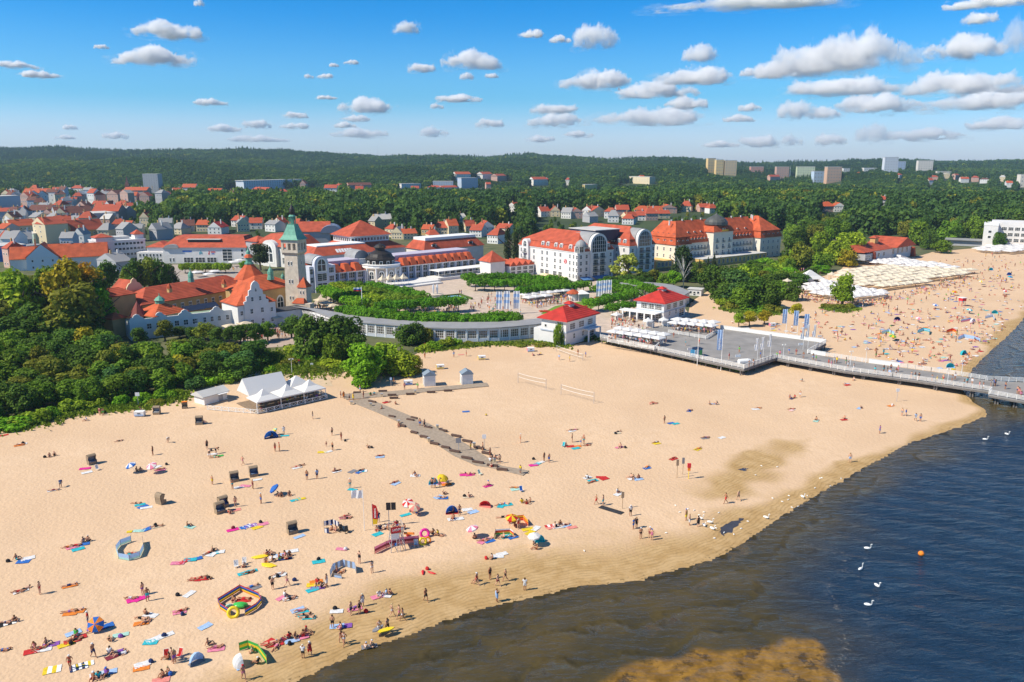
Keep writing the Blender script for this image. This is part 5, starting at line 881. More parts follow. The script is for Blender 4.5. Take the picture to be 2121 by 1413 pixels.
# clipped rows on the square
def clipline(pts, sp, h_=4.6, w_=4.9, col='b', world=False, label='square'):
    q = pts if world else [G(*p, .12) for p in pts]; acc = 0; out = [q[0]]
    for a, b in zip(q, q[1:]):
        d = (b-a).length; 
        while acc+d >= sp: a = a.lerp(b, (sp-acc)/d); out.append(a.copy()); d = (b-a).length; acc = 0
        acc += d
    for p in out: tree(Vector((p.x+rnd.uniform(-.3, .3), p.y+rnd.uniform(-.3, .3), .12)), h_*rnd.uniform(.93, 1.06), w_*rnd.uniform(.95, 1.1), col, 'clipped plane trees on the square', label, 'clip', .42, 'clipped_tree')
CLG = (.105,.27,.018)
bk = [f_+(f_-n_).normalized()*3.6 for n_, f_ in zip(Nd, Fd)]; bk2 = [f_+(f_-n_).normalized()*8.2 for n_, f_ in zip(Nd, Fd)]
clipline(bk[8:-2], 4.3, 6.6, 5.2, CLG, True, 'gallery row'); clipline(bk2[7:-3], 4.3, 6.4, 5.2, CLG, True, 'gallery row')
clipline([(795,657), (870,651), (957,645)], 4.3, 6.4, 5.2, CLG, label='fountain row'); clipline([(780,650), (850,645), (880,640)], 4.5, 6.0, 5, 'm', label='fountain row')
for a, b in (((676,622), (752,652)), ((700,614), (790,648)), ((730,612), (835,642)), ((770,612), (880,637))): clipline([a, b], 4.6, 6.4, 5.6, 'b' if a[0] < 690 else 'm' if rnd.random() < .4 else 'l' if a[0] == 700 else CLG, label='west grove')
clipline([(972,594), (1060,594), (1165,601)], 4.5, 6.6, 5.4, CLG, label='hotel row'); clipline([(985,602), (1075,605), (1172,607)], 4.5, 6.2, 5.2, CLG, label='hotel row'); clipline([(1080,620), (1150,612), (1222,603)], 4.3, 5.6, 5, CLG, label='hotel row')
clipline([(1252,606), (1300,604), (1352,618)], 4.3, 6, 5.2, CLG, label='east row'); clipline([(1240,616), (1285,615), (1318,630)], 4.3, 6, 5.2, CLG, label='east row'); clipline([(1224,646), (1262,640), (1302,630)], 4.3, 5.6, 5.2, CLG, label='east row'); clipline([(1268,655), (1304,648)], 4.3, 5, 4.8, CLG, label='east row'); clipline([(1262,596), (1310,592), (1345,600)], 4.5, 5.6, 5, 'd', label='east row')
ptree(1300, 588, 520, 74, 's', None, 'airy pale green willow in front of the two hotels', 'willow', .12); ptree(1410, 584, 506, 44, 'k', None, 'almost black purple leaved tree in front of the long cream hotel', 'round', .1); ptree(1395, 596, 560, 40, 'b', None, 'bright green tree left of the bare white tree')
ptree(1052, 505+40, 470, 30, 'k', 'dark poplars between spa house and square hotel', 'wood', 'poplar', .05); ptree(1068, 548, 478, 26, 'k', 'dark poplars between spa house and square hotel', 'wood', 'poplar', .05)
t = thing('bare_tree', 'bare white dead tree in front of the long cream hotel', 'tree', G(1415, 598)); b = MB(); hb = 15.0; g_ = random.Random(3); b.tube((0, 0, 0), (0, 0, hb*.5), .22, 6, .14)
for i in range(16):
    a = g_.uniform(0, 6.28); z = g_.uniform(.25, .6)*hb; e = Vector((2.6*math.cos(a), 2.6*math.sin(a), z+g_.uniform(3, 6.5))); b.tube((0, 0, z), e, .10, 5, .04)
    for q in range(3): a2 = a+g_.uniform(-1, 1); b.tube(e*.6+Vector((0, 0, z*.4)), e+Vector((1.2*math.cos(a2), 1.2*math.sin(a2), g_.uniform(.3, 1.6))), .05, 4, .02)
b.build('branches', PBARK, t)
for a in ((1350,590,556,46,'v'), (1335,592,562,36,'d'), (1372,600,566,30,'m'), (1450,562,540,40,'d'), (1385,584,562,34,'m'), (1436,584,560,40,'d'), (1560,556,538,34,'d')): ptree(*a, 'garden trees in front of the long cream hotel', 'gar', 'round', .1)
for px, y, w_, h_, c in ((1545,566,60,12,'b'), (1575,560,50,14,'m'), (1600,568,60,12,'b'), (1620,560,40,16,'l'), (1560,578,60,14,'v'), (1590,582,60,16,'m'), (1530,575,50,16,'b'), (1625,575,50,14,'m'), (1640,566,40,12,'b'), (1510,568,40,14,'m'), (1660,575,40,12,'l'), (1605,552,40,12,'m'), (1420,572,40,16,'m'), (1460,575,50,18,'v'), (1365,580,40,16,'b'), (1640,548,60,14,'m'), (1585,545,40,10,'b')): p = G(px, y, .02); tree(p, h_*p.y/FPX*1.15, w_*p.y/FPX, c, 'hedges of the hotel garden', 'gar', 'bush', 0, 'shrub')
for px, yb, yt in ((1478,562,520), (1466,565,530), (1448, 568, 535)): ptree(px, yb, yt, 14, 'k', 'slim conifers in front of the long cream hotel', 'gar', 'cone', .05)
L3 = 'park clump behind the deck'
for a in ((1472,604,548,56,'d'), (1508,606,546,60,'d'), (1550,600,542,64,'m'), (1590,612,560,56,'d'), (1520,628,556,74,'t'), (1560,636,572,72,'d'), (1592,640,578,56,'d'), (1538,640,592,60,'m'), (1496,628,580,50,'d'), (1612,620,580,40,'m'), (1536,612,552,60,'l'), (1642,622,582,40,'d'), (1580,600,556,50,'v')): ptree(*a, L3, 'clump', 'round', .06)
ptree(1744, 634, 563, 54, (.17,.29,.022), None, 'bright green tree alone among the parasols, shrubs at its foot', 'round', .2)
for a in ((1530,678,648,26,'l'), (1552,676,644,32,'y'), (1583,672,641,30,'y'), (1648,658,627,30,'y')): ptree(*a, 'four young trees on the sand beside the deck flags', 'young', 'round', .3)
def bush(px, y, wpx, hpx, col, group, lab): p = G(px, y, .02); return tree(p, hpx*p.y/FPX*1.15, wpx*p.y/FPX, col, group, lab, 'bush', 0, 'shrub')
for px, y, w_, h_, c in ((1520,640,60,16,'v'), (1560,645,60,14,'m'), (1600,645,50,14,'v'), (1500,632,40,14,'l'), (1718,637,34,9,'v'), (1735,640,38,9,'v'), (1755,638,34,9,'v'), (1632,618,36,10,'m'), (1158,716,26,52,'m'), (1520,606,50,14,'l')): bush(px, y, w_, h_, c, 'low shrubs on the upper beach', 'upper')
for px, y, w_, h_, c in ((20,886,80,24,'b'), (75,874,70,26,'l'), (145,853,66,24,'l'), (200,842,50,24,'l'), (250,838,38,20,'b'), (300,834,50,20,'b'), (340,826,50,22,'b'), (372,818,30,12,'l'), (110,862,50,20,'b'), (45,880,60,24,'l'), (320,838,40,12,'v'), (405,805,50,26,'t'), (430,795,56,24,'b'), (470,790,60,26,'m'), (500,778,50,24,'b'), (520,765,40,20,'l'), (545,752,40,18,'b'), (575,742,50,14,'l'), (640,742,60,18,'b'), (690,758,60,14,'l'), (600,755,50,14,'v'), (660,766,50,9,'v'), (720,760,40,12,'b'), (560,770,30,12,'b'), (620,728,60,14,'l')): bush(px, y, w_, h_, c, 'bright shrubs along the edge of the left beach', 'dune')
for px, y, w_, h_, c in ((900,722,50,16,'b'), (925,718,40,20,'l'), (945,714,34,16,'b'), (880,726,40,12,'l'), (970,713,30,6,'v'), (1080,716,40,6,'v'), (1120,716,40,6,'v'), (1215,706,26,10,'t'), (1250,706,20,10,'b'), (1228,700,18,9,'t')): bush(px, y, w_, h_, c, 'low shrubs at the foot of the gallery', 'foot')
# large park, right: individual trees by place
placed = []; tries = 0
parkR = [(1430,545),(1440,500),(1620,470),(1620,505),(1760,478),(2120,470),(2200,480),(2150,500),(1990,512),(1905,520),(1900,495),(1750,500),(1745,545),(1650,560),(1620,548),(1622,520),(1600,560),(1540,560)]
parkR = [(1615,560),(1622,478),(1800,462),(2180,455),(2180,500),(2030,505),(1905,520),(1890,500),(1760,502),(1742,545),(1700,562),(1650,572)]
while len(placed) < 62 and tries < 6000:
    tries += 1; x, y = rnd.uniform(1600, 2190), rnd.uniform(455, 575)
    if not inside(np.array([[x, y]]), parkR)[0]: continue
    p = G(x, y, .05)
    if any((p-q).length < 11 for q in placed): continue
    placed.append(p); e = rnd.random(); nearr = y > 530; hh = rnd.uniform(6, 9) if nearr else rnd.uniform(13, 19)
    tree(p, hh, hh*rnd.uniform(.75, 1.0), 'd' if e < .25 else 'm' if e < .55 else 'v' if e < .68 else 'l' if e < .9 else 'y', 'large park trees behind the parasol beach', 'park', 'round', .08)
for a in ((1760,543,478,76,'l'), (1735,548,496,60,'l'), (1700,562,520,50,'m'), (1660,560,500,60,'v'), (1640,540,490,50,'d'), (1950,524,497,44,'m'), (1755,552,515,40,'y'), (2068,515,478,30,'d'), (1680,575,552,40,'d'), (1655,590,566,50,'d'), (1620,585,565,50,'d'), (1700,565,548,44,'b')): ptree(*a, 'large park trees behind the parasol beach', 'park', 'round', .08)
# ------------------------------------------------------------------ forest mass (instanced on points)
FS = []
for i, (kd, k_, lf) in enumerate((('round', 420, .30), ('round', 420, .30), ('round', 380, .32), ('cone', 380, .26))):
    me = crown(70+i, k_, lf, kd, LEAFI); p = GT(690+60*i, 446)
    t = thing('tree', None, 'tree', p, 0, 'trees of the belt behind the spa house'); t['lab0'] = 'wood'; t['col0'] = 'd'; t['h0'] = 14
    o = ob('crown', me, t, (0, 0, 1.5), sc=(5.5, 5.5, 7.5)); ob('trunk', TR[0], t, sc=(12, 12, 12)); FS.append(o)
hp = [(o.location.x, o.location.y, o.location.z) for o in THINGS if o.get('category') in ('house', 'flats', 'apartment tower', 'office block', 'church', 'hotel', 'hall', 'store') and o.location.y > 480]
hp = np.array(hp); hb_ = np.array([[max([abs(c.scale.x) for c in o.children if c.name.startswith('wall')] or [24])] for o in THINGS if o.get('category') in ('house', 'flats', 'apartment tower', 'office block', 'church', 'hotel', 'hall', 'store') and o.location.y > 480])[:, 0]
g = np.random.default_rng(5); pts = []; Yc = 560.0
while Yc < 4300:
    s_ = max(10.0, .0050*Yc); w2 = Yc*.80+40; xs_ = np.arange(-w2, w2, s_); q = np.stack([xs_+g.uniform(-.42, .42, len(xs_))*s_, np.full(len(xs_), Yc)+g.uniform(-.42, .42, len(xs_))*s_, np.full(len(xs_), s_)], 1); pts.append(q); Yc += s_
F_ = np.concatenate(pts); fz = TZ(F_[:, 0], F_[:, 1]); ff = F_[:, 1]*CP-(fz-CAMH)*SP; fpx = W0/2+FPX*F_[:, 0]/ff; fpy = H0/2-FPX*(F_[:, 1]*SP+(fz-CAMH)*CP)/ff
den = np.ones(len(F_)); 
def reg(x0, x1, y0, y1, d_): 
    global den
    den = np.where((fpx > x0) & (fpx < x1) & (fpy > y0) & (fpy < y1), np.minimum(den, d_), den)
reg(-300, 262, 408, 510, .10); reg(262, 360, 406, 440, .45); reg(262, 500, 470, 510, .40); reg(500, 1090, 472, 510, .5); reg(560, 1090, 488, 512, .5); reg(1090, 1480, 442, 505, .3); reg(1290, 1640, 468, 515, .10); reg(600, 900, 520, 640, 0)
keep = (g.random(len(F_)) < den) & (fpx > -120) & (fpx < 2240)
keep &= ~((fpy > 500) & (fpx < 1640)); keep &= ~((F_[:, 1] < 640) & (fpx > 1560) & (fpy > 488))
low = np.ones(len(F_))
for (hx, hy, hz_), hw in zip(hp, hb_):
    dx, dy = F_[:, 0]-hx, F_[:, 1]-hy; r_ = hw/2+5; keep &= ~((np.abs(dx+dy*0) < r_) & (dy > -16-hy*.012) & (dy < 16))
    u0 = hx/hy; cor = (np.abs(F_[:, 0]-u0*F_[:, 1]) < hw*.6+2) & (dy <= 0); keep &= ~(cor & (dy > -32-hy*.02)); low = np.where(cor & (dy > -(260 if hy < 1500 else 420)), np.minimum(low, .18+.5*(-dy/(260 if hy < 1500 else 420))**1.5), low)
F_, fz, fpx, fpy, low = F_[keep], fz[keep], fpx[keep], fpy[keep], low[keep]
n1_ = vnoise(F_, .006, 31); n2_ = vnoise(F_, .02, 32); tint = np.clip(.14+.75*(n1_-.5)+.5*(n2_-.5)+g.normal(size=len(F_))*.16, 0, 1)
tint += np.where((F_[:, 1] < 1000), .12, 0); tint = np.where(g.random(len(F_)) < .035, .9, tint); tint = np.clip(np.where(F_[:, 1] > 1500, tint*.75+.9*np.maximum(vnoise(F_, .0035, 41)-.62, 0), tint), 0, 1)
con = (vnoise(F_, .004, 33) > .62) & (F_[:, 1] > 1800) | ((fpx < 320) & (F_[:, 1] > 2600)); idx = np.where(con & (g.random(len(F_)) < .8), 3, g.integers(0, 3, len(F_)))
scl = (F_[:, 2]*.62+1.2)*g.uniform(.8, 1.25, len(F_)); scl = np.where((F_[:, 1] < 1400), np.maximum(scl, g.uniform(6.0, 10.5, len(F_))), scl)
scl = scl*low; me = bpy.data.meshes.new('forest'); me.vertices.add(len(F_)); me.vertices.foreach_set('co', np.stack([F_[:, 0], F_[:, 1], fz+.5], 1).reshape(-1).astype(np.float32))
for k_, a_, ty in (('tint', tint, 'FLOAT'), ('sc', scl, 'FLOAT'), ('kind', idx, 'INT'), ('rot', g.uniform(0, 6.28, len(F_)), 'FLOAT')):
    q = me.attributes.new(k_, ty, 'POINT'); q.data.foreach_set('value', a_.astype(np.int32 if ty == 'INT' else np.float32))
fo_ = ob('forest', me, kind='stuff')
ng = bpy.data.node_groups.new('forest_instances', 'GeometryNodeTree'); ng.interface.new_socket('Geometry', in_out='INPUT', socket_type='NodeSocketGeometry'); ng.interface.new_socket('Geometry', in_out='OUTPUT', socket_type='NodeSocketGeometry')
gn = ng.nodes; gl = ng.links; gi = gn.new('NodeGroupInput'); go = gn.new('NodeGroupOutput'); jn = gn.new('GeometryNodeJoinGeometry')
def nattr(k_, ty): q = gn.new('GeometryNodeInputNamedAttribute'); q.data_type = ty; q.inputs[0].default_value = k_; return q.outputs[0]
for i, o in enumerate(FS):
    oi = gn.new('GeometryNodeObjectInfo'); oi.inputs['Object'].default_value = o; oi.transform_space = 'ORIGINAL'; ip = gn.new('GeometryNodeInstanceOnPoints'); cmpn = gn.new('FunctionNodeCompare'); cmpn.data_type = 'INT'; cmpn.operation = 'EQUAL'
    gl.new(nattr('kind', 'INT'), cmpn.inputs[2]); cmpn.inputs[3].default_value = i; gl.new(cmpn.outputs[0], ip.inputs['Selection']); gl.new(gi.outputs[0], ip.inputs['Points']); gl.new(oi.outputs['Geometry'], ip.inputs['Instance'])
    cx = gn.new('ShaderNodeCombineXYZ'); gl.new(nattr('rot', 'FLOAT'), cx.inputs['Z']); gl.new(cx.outputs[0], ip.inputs['Rotation'])
    vs_ = gn.new('ShaderNodeVectorMath'); vs_.operation = 'SCALE'; vs_.inputs[0].default_value = (1, 1, 1.22) if i < 3 else (.8, .8, 1.25); gl.new(nattr('sc', 'FLOAT'), vs_.inputs['Scale']); gl.new(vs_.outputs[0], ip.inputs['Scale']); gl.new(ip.outputs[0], jn.inputs[0])
gl.new(jn.outputs[0], go.inputs[0]); md = fo_.modifiers.new('instances', 'NODES'); md.node_group = ng
print('forest points', len(F_), 'trees', TREE_N[0])
# ------------------------------------------------------------------ people
HUE = {'r': (.62,.03,.03), 'b': (.03,.16,.55), 'k': (.02,.02,.025), 'w': (.82,.82,.82), 'y': (.85,.62,.03), 'g': (.06,.45,.08), 'n': (.02,.04,.14), 'p': (.80,.25,.38), 't': (.03,.50,.58), 'o': (.85,.25,.03), 'm': (.25,.03,.05), 'v': (.28,.10,.45), 's': (.85,.30,.25), 'c': (.75,.65,.48), 'l': (.40,.58,.85), 'e': (.25,.25,.27), 'f': (.80,.03,.32), 'x': (.45,.75,.65), 'u': (.33,.24,.16)}
HN = {'r': 'red', 'b': 'blue', 'k': 'black', 'w': 'white', 'y': 'yellow', 'g': 'green', 'n': 'navy', 'p': 'pink', 't': 'turquoise', 'o': 'orange', 'm': 'maroon', 'v': 'violet', 's': 'coral', 'c': 'cream', 'l': 'pale blue', 'e': 'grey', 'f': 'magenta', 'x': 'mint', 'u': 'brown'}
SKIN = mat('skin', (.5,.3,.2), .6, obcol=True); CLOTH = mat('cloth', (.5,.5,.5), .85, .38, 7, obcol=True); HAIR = mat('hair', (.1,.05,.03), .8, obcol=True)
NAMES = 'pelvis belly chest neck head top ls le lh rs re rh lhip lk la lt rhip rk ra rt'.split()
BONES = [('pelvis','belly'),('belly','chest'),('chest','neck'),('neck','head'),('head','top'),('chest','ls'),('ls','le'),('le','lh'),('chest','rs'),('rs','re'),('re','rh'),('pelvis','lhip'),('lhip','lk'),('lk','la'),('la','lt'),('pelvis','rhip'),('rhip','rk'),('rk','ra'),('ra','rt')]
RAD = dict(pelvis=.135, belly=.125, chest=.145, neck=.06, head=.105, top=.085, ls=.065, le=.045, lh=.038, rs=.065, re=.045, rh=.038, lhip=.105, lk=.065, la=.045, lt=.04, rhip=.105, rk=.065, ra=.045, rt=.04)
def P_(**k): return k
STAND = dict(pelvis=(0,0,.95), belly=(0,.01,1.12), chest=(0,0,1.32), neck=(0,0,1.47), head=(0,-.02,1.58), top=(0,-.01,1.66), ls=(.19,0,1.40), le=(.26,.02,1.13), lh=(.27,-.06,.88), rs=(-.19,0,1.40), re=(-.26,.02,1.13), rh=(-.26,-.06,.88), lhip=(.10,0,.88), lk=(.11,-.02,.49), la=(.12,.02,.07), lt=(.13,-.14,.04), rhip=(-.10,0,.88), rk=(-.11,-.02,.49), ra=(-.12,.02,.07), rt=(-.13,-.14,.04))
def pose(base, **k): d_ = dict(base); d_.update(k); return d_
WALK = pose(STAND, lk=(.10,-.20,.51), la=(.10,-.28,.09), lt=(.10,-.44,.06), rk=(-.10,.06,.48), ra=(-.10,.36,.13), rt=(-.10,.27,.03), le=(.25,.16,1.14), lh=(.23,.22,.92), re=(-.25,-.12,1.15), rh=(-.22,-.30,1.0))
PHOTO = pose(STAND, le=(.24,-.10,1.18), lh=(.08,-.28,1.36), re=(-.24,-.10,1.18), rh=(-.08,-.28,1.36), lk=(.13,-.05,.49))
BEND = pose(STAND, pelvis=(0,.12,.88), belly=(0,0,1.0), chest=(0,-.22,1.06), neck=(0,-.36,1.05), head=(0,-.47,1.0), top=(0,-.55,.97), ls=(.18,-.25,1.07), le=(.2,-.32,.80), lh=(.17,-.42,.55), rs=(-.18,-.25,1.07), re=(-.2,-.32,.80), rh=(-.17,-.42,.55), lhip=(.1,.10,.82), rhip=(-.1,.10,.82), lk=(.11,0,.46), rk=(-.11,0,.46), la=(.12,.05,.07), ra=(-.12,.05,.07), lt=(.13,-.12,.04), rt=(-.13,-.12,.04))
SIT = dict(pelvis=(0,.1,.14), belly=(0,.17,.30), chest=(0,.20,.50), neck=(0,.18,.65), head=(0,.14,.76), top=(0,.14,.84), ls=(.19,.20,.58), le=(.25,.16,.33), lh=(.17,-.12,.36), rs=(-.19,.20,.58), re=(-.27,.32,.34), rh=(-.29,.40,.08), lhip=(.11,.05,.13), lk=(.14,-.28,.42), la=(.13,-.52,.08), lt=(.13,-.65,.06), rhip=(-.11,.05,.13), rk=(-.16,-.32,.30), ra=(-.12,-.62,.07), rt=(-.12,-.74,.08))
SITX = pose(SIT, lk=(.34,-.12,.20), la=(.02,-.34,.09), lt=(-.06,-.40,.07), rk=(-.34,-.12,.20), ra=(-.04,-.30,.12), rt=(.06,-.36,.10), re=(-.26,.06,.36), rh=(-.10,-.16,.28), chest=(0,.12,.50), neck=(0,.08,.65), head=(0,.02,.75), top=(0,.01,.83), ls=(.19,.12,.58), rs=(-.19,.12,.58))
LIE = dict(pelvis=(0,0,.13), belly=(0,.18,.13), chest=(0,.40,.14), neck=(0,.56,.13), head=(0,.68,.14), top=(0,.76,.15), ls=(.19,.48,.12), le=(.30,.26,.08), lh=(.28,.0,.07), rs=(-.19,.48,.12), re=(-.38,.62,.10), rh=(-.18,.78,.10), lhip=(.10,-.07,.12), lk=(.12,-.45,.36), la=(.12,-.66,.06), lt=(.13,-.78,.05), rhip=(-.10,-.07,.12), rk=(-.13,-.48,.10), ra=(-.14,-.90,.06), rt=(-.16,-.96,.12))
PRONE = pose(LIE, lk=(.12,-.48,.09), la=(.13,-.90,.07), lt=(.13,-1.0,.05), rk=(-.12,-.48,.09), ra=(-.12,-.88,.12), rt=(-.12,-.98,.16), le=(.30,.62,.06), lh=(.10,.80,.06), re=(-.30,.62,.06), rh=(-.10,.80,.06), head=(0,.70,.22), top=(0,.76,.28), neck=(0,.57,.18))
POSES = {'S': STAND, 'W': WALK, 'F': PHOTO, 'B': BEND, 'T': SIT, 'X': SITX, 'L': LIE, 'P': PRONE}
def body_meshes(key, J):
    me = bpy.data.meshes.new('b'); me.from_pydata([J[k] for k in NAMES], [(NAMES.index(a), NAMES.index(b)) for a, b in BONES], []); o = bpy.data.objects.new('b', me); COL.objects.link(o)
    sk = o.modifiers.new('s', 'SKIN'); sk.use_smooth_shade = True
    for i, k in enumerate(NAMES): r_ = RAD[k]; me.skin_vertices[0].data[i].radius = (r_*1.12 if k in ('chest', 'pelvis', 'belly') else r_, r_*.85 if k in ('chest', 'belly') else r_)
    for v in me.skin_vertices[0].data: v.use_root = False
    me.skin_vertices[0].data[0].use_root = True; out = {}
    dg = bpy.context.evaluated_depsgraph_get(); low = bpy.data.meshes.new_from_object(o.evaluated_get(dg))
    o.modifiers.new('u', 'SUBSURF').levels = 1; o.modifiers['u'].render_levels = 1; dg = bpy.context.evaluated_depsgraph_get(); dg.update(); hi = bpy.data.meshes.new_from_object(o.evaluated_get(dg)); bpy.data.objects.remove(o); bpy.data.meshes.remove(me)
    hi.materials.clear(); hi.materials.append(SKIN); hi.name = 'person_body'; out['body'] = hi; out['low'] = low
    nv = len(hi.vertices); co = np.zeros(nv*3, np.float32); hi.vertices.foreach_get('co', co); co = co.reshape(-1, 3); no = np.zeros(nv*3, np.float32); hi.vertices.foreach_get('normal', no); no = no.reshape(-1, 3)
    def near(C):
        best = np.full(len(C), 9.0); bi = np.zeros(len(C), int); bt = np.zeros(len(C))
        for i, (a, b) in enumerate(BONES):
            a_, b_ = np.array(J[a]), np.array(J[b]); ab = b_-a_; t = np.clip(((C-a_) @ ab)/(ab @ ab), 0, 1); d_ = np.linalg.norm(C-a_-t[:, None]*ab, axis=1); q = d_ < best; best[q] = d_[q]; bi[q] = i; bt[q] = t[q]
        return bi, bt
    polys = [tuple(p.vertices) for p in hi.polygons]; C = np.array([co[list(p)].mean(0) for p in polys]); bi, bt = near(C)
    name = [BONES[i] for i in bi]; hd = np.array(J['top'])-np.array(J['neck']); hd = hd/np.linalg.norm(hd); face = np.array((0, -1, 0)) if key not in 'LP' else np.array((0, 0, 1.0 if key == 'L' else -.6)); h0 = np.array(J['head'])
    def sub(nm, fn, off, m):
        sel = [p for p, nme, t, c in zip(polys, name, bt, C) if fn(nme, t, c)]; ids = sorted({v for p in sel for v in p}); mp_ = {v: i for i, v in enumerate(ids)}
        m2 = bpy.data.meshes.new(nm); m2.from_pydata([tuple(co[v]+no[v]*off) for v in ids], [], [tuple(mp_[v] for v in p) for p in sel]); m2.materials.append(m); m2.polygons.foreach_set('use_smooth', [True]*len(m2.polygons)); m2.update(); out[nm] = m2
    legs = (('lhip', 'lk'), ('rhip', 'rk'))
    sub('hair', lambda n_, t, c: n_ in (('head', 'top'), ('neck', 'head')) and (np.dot(c-h0, hd) > .035 or np.dot(c-h0, face) < -.01) and np.dot(c-h0, hd) > -.09, .022, HAIR)
    sub('hat', lambda n_, t, c: n_ in (('head', 'top'),) and np.dot(c-h0, hd) > .02, .05, CLOTH)
    sub('trunks', lambda n_, t, c: n_ in (('pelvis', 'lhip'), ('pelvis', 'rhip')) or (n_ == ('pelvis', 'belly') and t < .45) or (n_ in legs and t < .55), .018, CLOTH)
    sub('bikini', lambda n_, t, c: n_ in (('pelvis', 'lhip'), ('pelvis', 'rhip')) or (n_ == ('pelvis', 'belly') and t < .25) or (n_ in legs and t < .12) or (n_ == ('belly', 'chest') and t > .62) or (n_ in (('chest', 'ls'), ('chest', 'rs')) and t < .35), .014, CLOTH)
    sub('swimsuit', lambda n_, t, c: n_ in (('pelvis', 'lhip'), ('pelvis', 'rhip'), ('pelvis', 'belly'), ('belly', 'chest')) or (n_ in legs and t < .12), .014, CLOTH)
    sub('shirt', lambda n_, t, c: n_ in (('belly', 'chest'), ('chest', 'ls'), ('chest', 'rs')) or (n_ == ('pelvis', 'belly') and t > .2) or (n_ == ('chest', 'neck') and t < .4) or (n_ in (('ls', 'le'), ('rs', 're')) and t < .55), .025, CLOTH)
    sub('dress', lambda n_, t, c: n_ in (('belly', 'chest'), ('pelvis', 'belly'), ('pelvis', 'lhip'), ('pelvis', 'rhip')) or (n_ in legs and t < .85) or (n_ in (('chest', 'ls'), ('chest', 'rs')) and t < .5), .04, CLOTH)
    return out
BODY = {k: body_meshes(k, J) for k, J in POSES.items()}
PN = {'S': 'standing', 'W': 'walking', 'F': 'standing with raised hands', 'B': 'bending down', 'T': 'sitting', 'X': 'sitting cross legged', 'L': 'lying on the back', 'P': 'lying face down'}
SKINS = [(.52,.27,.16), (.60,.34,.21), (.44,.21,.12), (.64,.38,.25), (.38,.17,.09)]; HAIRS = [(.03,.018,.012), (.08,.04,.02), (.30,.18,.08), (.015,.012,.01), (.16,.08,.03), (.5,.38,.2)]
NP = [0]; GARN = {'trunks': 'trunks', 'bikini': 'bikini', 'swimsuit': 'swimsuit', 'dress': 'dress', 'shirt': 'shirt'}
def person(p, pz, col=None, gar=None, rz=None, sc=1.0, where='', group='people on the near beach', hat=None):
    NP[0] += 1; i = NP[0]; B_ = BODY[pz]; r = random.Random(i*31+5); gar = gar or r.choice(['trunks', 'bikini', 'swimsuit', 'trunks', 'bikini']); col = col or r.choice('krbnwtpvmogy')
    if rz is None: rz = r.uniform(0, 6.28) if pz not in 'LP' else R(-62)+r.gauss(0, .35)
    s_ = sc*r.uniform(1.12, 1.23); o = ob('person', B_['body'], None, p, rz, (s_,)*3, r.choice(SKINS))
    kids = []
    if hat or r.random() < .10: hc = hat or r.choice('wwcrb'); ob('hat', B_['hat'], o, color=HUE[hc]); kids.append(HN[hc]+' hat')
    else: ob('hair', B_['hair'], o, color=r.choice(HAIRS))
    ob(gar, B_[gar], o, color=HUE[col])
    if gar == 'shirt': c2 = r.choice('knbwe'); ob('shorts', B_['trunks'], o, color=HUE[c2])
    tag(o, None, 'person', group); o['lab0'] = 'people'; o['desc'] = 'person in %s %s%s %s' % (HN[col], gar, ' and '+kids[0] if kids else '', PN[pz]); o['where'] = where
    return o
# ------------------------------------------------------------------ towels, mats, bags
def towel_mesh(name, seed, m2=None, stripes=0):
    g = np.random.default_rng(seed); X_, Y_ = np.meshgrid(np.linspace(-.5, .5, 9), np.linspace(-.5, .5, 13)); Z_ = .03+.05*g.random(X_.shape)**2; X_ = X_+.03*np.sin(Y_*7+seed); P_2 = np.stack([X_, Y_, Z_], -1); me = grid_mesh(name, P_2); me.materials.append(CLOTH)
    if stripes:
        me.materials.append(m2); me.polygons.foreach_set('material_index', [((i//8)//(12//stripes)) % 2 for i in range(len(me.polygons))])
    return me
WCL = mat('white_cloth', (.8,.8,.78), .85); TW = [towel_mesh('towel', i) for i in range(3)]; TS = [towel_mesh('striped_towel', 5+i, WCL, s_) for i, s_ in enumerate((6, 4))]
def towel(px, py, col, w_=1.0, l_=1.8, rz=None, stripe=False, group='towels on the near beach', mtl='towel'):
    p = GB(px, py); r = random.Random(int(px*7+py*13)); me = (TS if stripe else TW)[r.randrange(2)]; o = ob('towel', me, None, p+Vector((0, 0, .02)), R(-62)+r.gauss(0, .3) if rz is None else rz, (w_, l_, 1), HUE[col])
    tag(o, None, 'towel', group); o['lab0'] = 'towels'; o['desc'] = ('%s and white striped towel' if stripe else '%s towel') % HN[col]; return o
bgm = MB(); bgm.lathe([(.02, 0), (.24, .02), (.27, .2), (.2, .36), (.07, .42)], n=8); bgm.tube((-.15, 0, .35), (0, 0, .5), .02, 4); bgm.tube((.15, 0, .35), (0, 0, .5), .02, 4); BAG = bgm.mesh('bag', CLOTH)
def bag(px, py, col): o = ob('bag', BAG, None, GB(px, py), rnd.uniform(0, 6), (1.25, .95, 1.1), HUE[col]); tag(o, None, 'bag', 'bags on the sand'); o['lab0'] = 'bags'; o['desc'] = HN[col]+' beach bag'
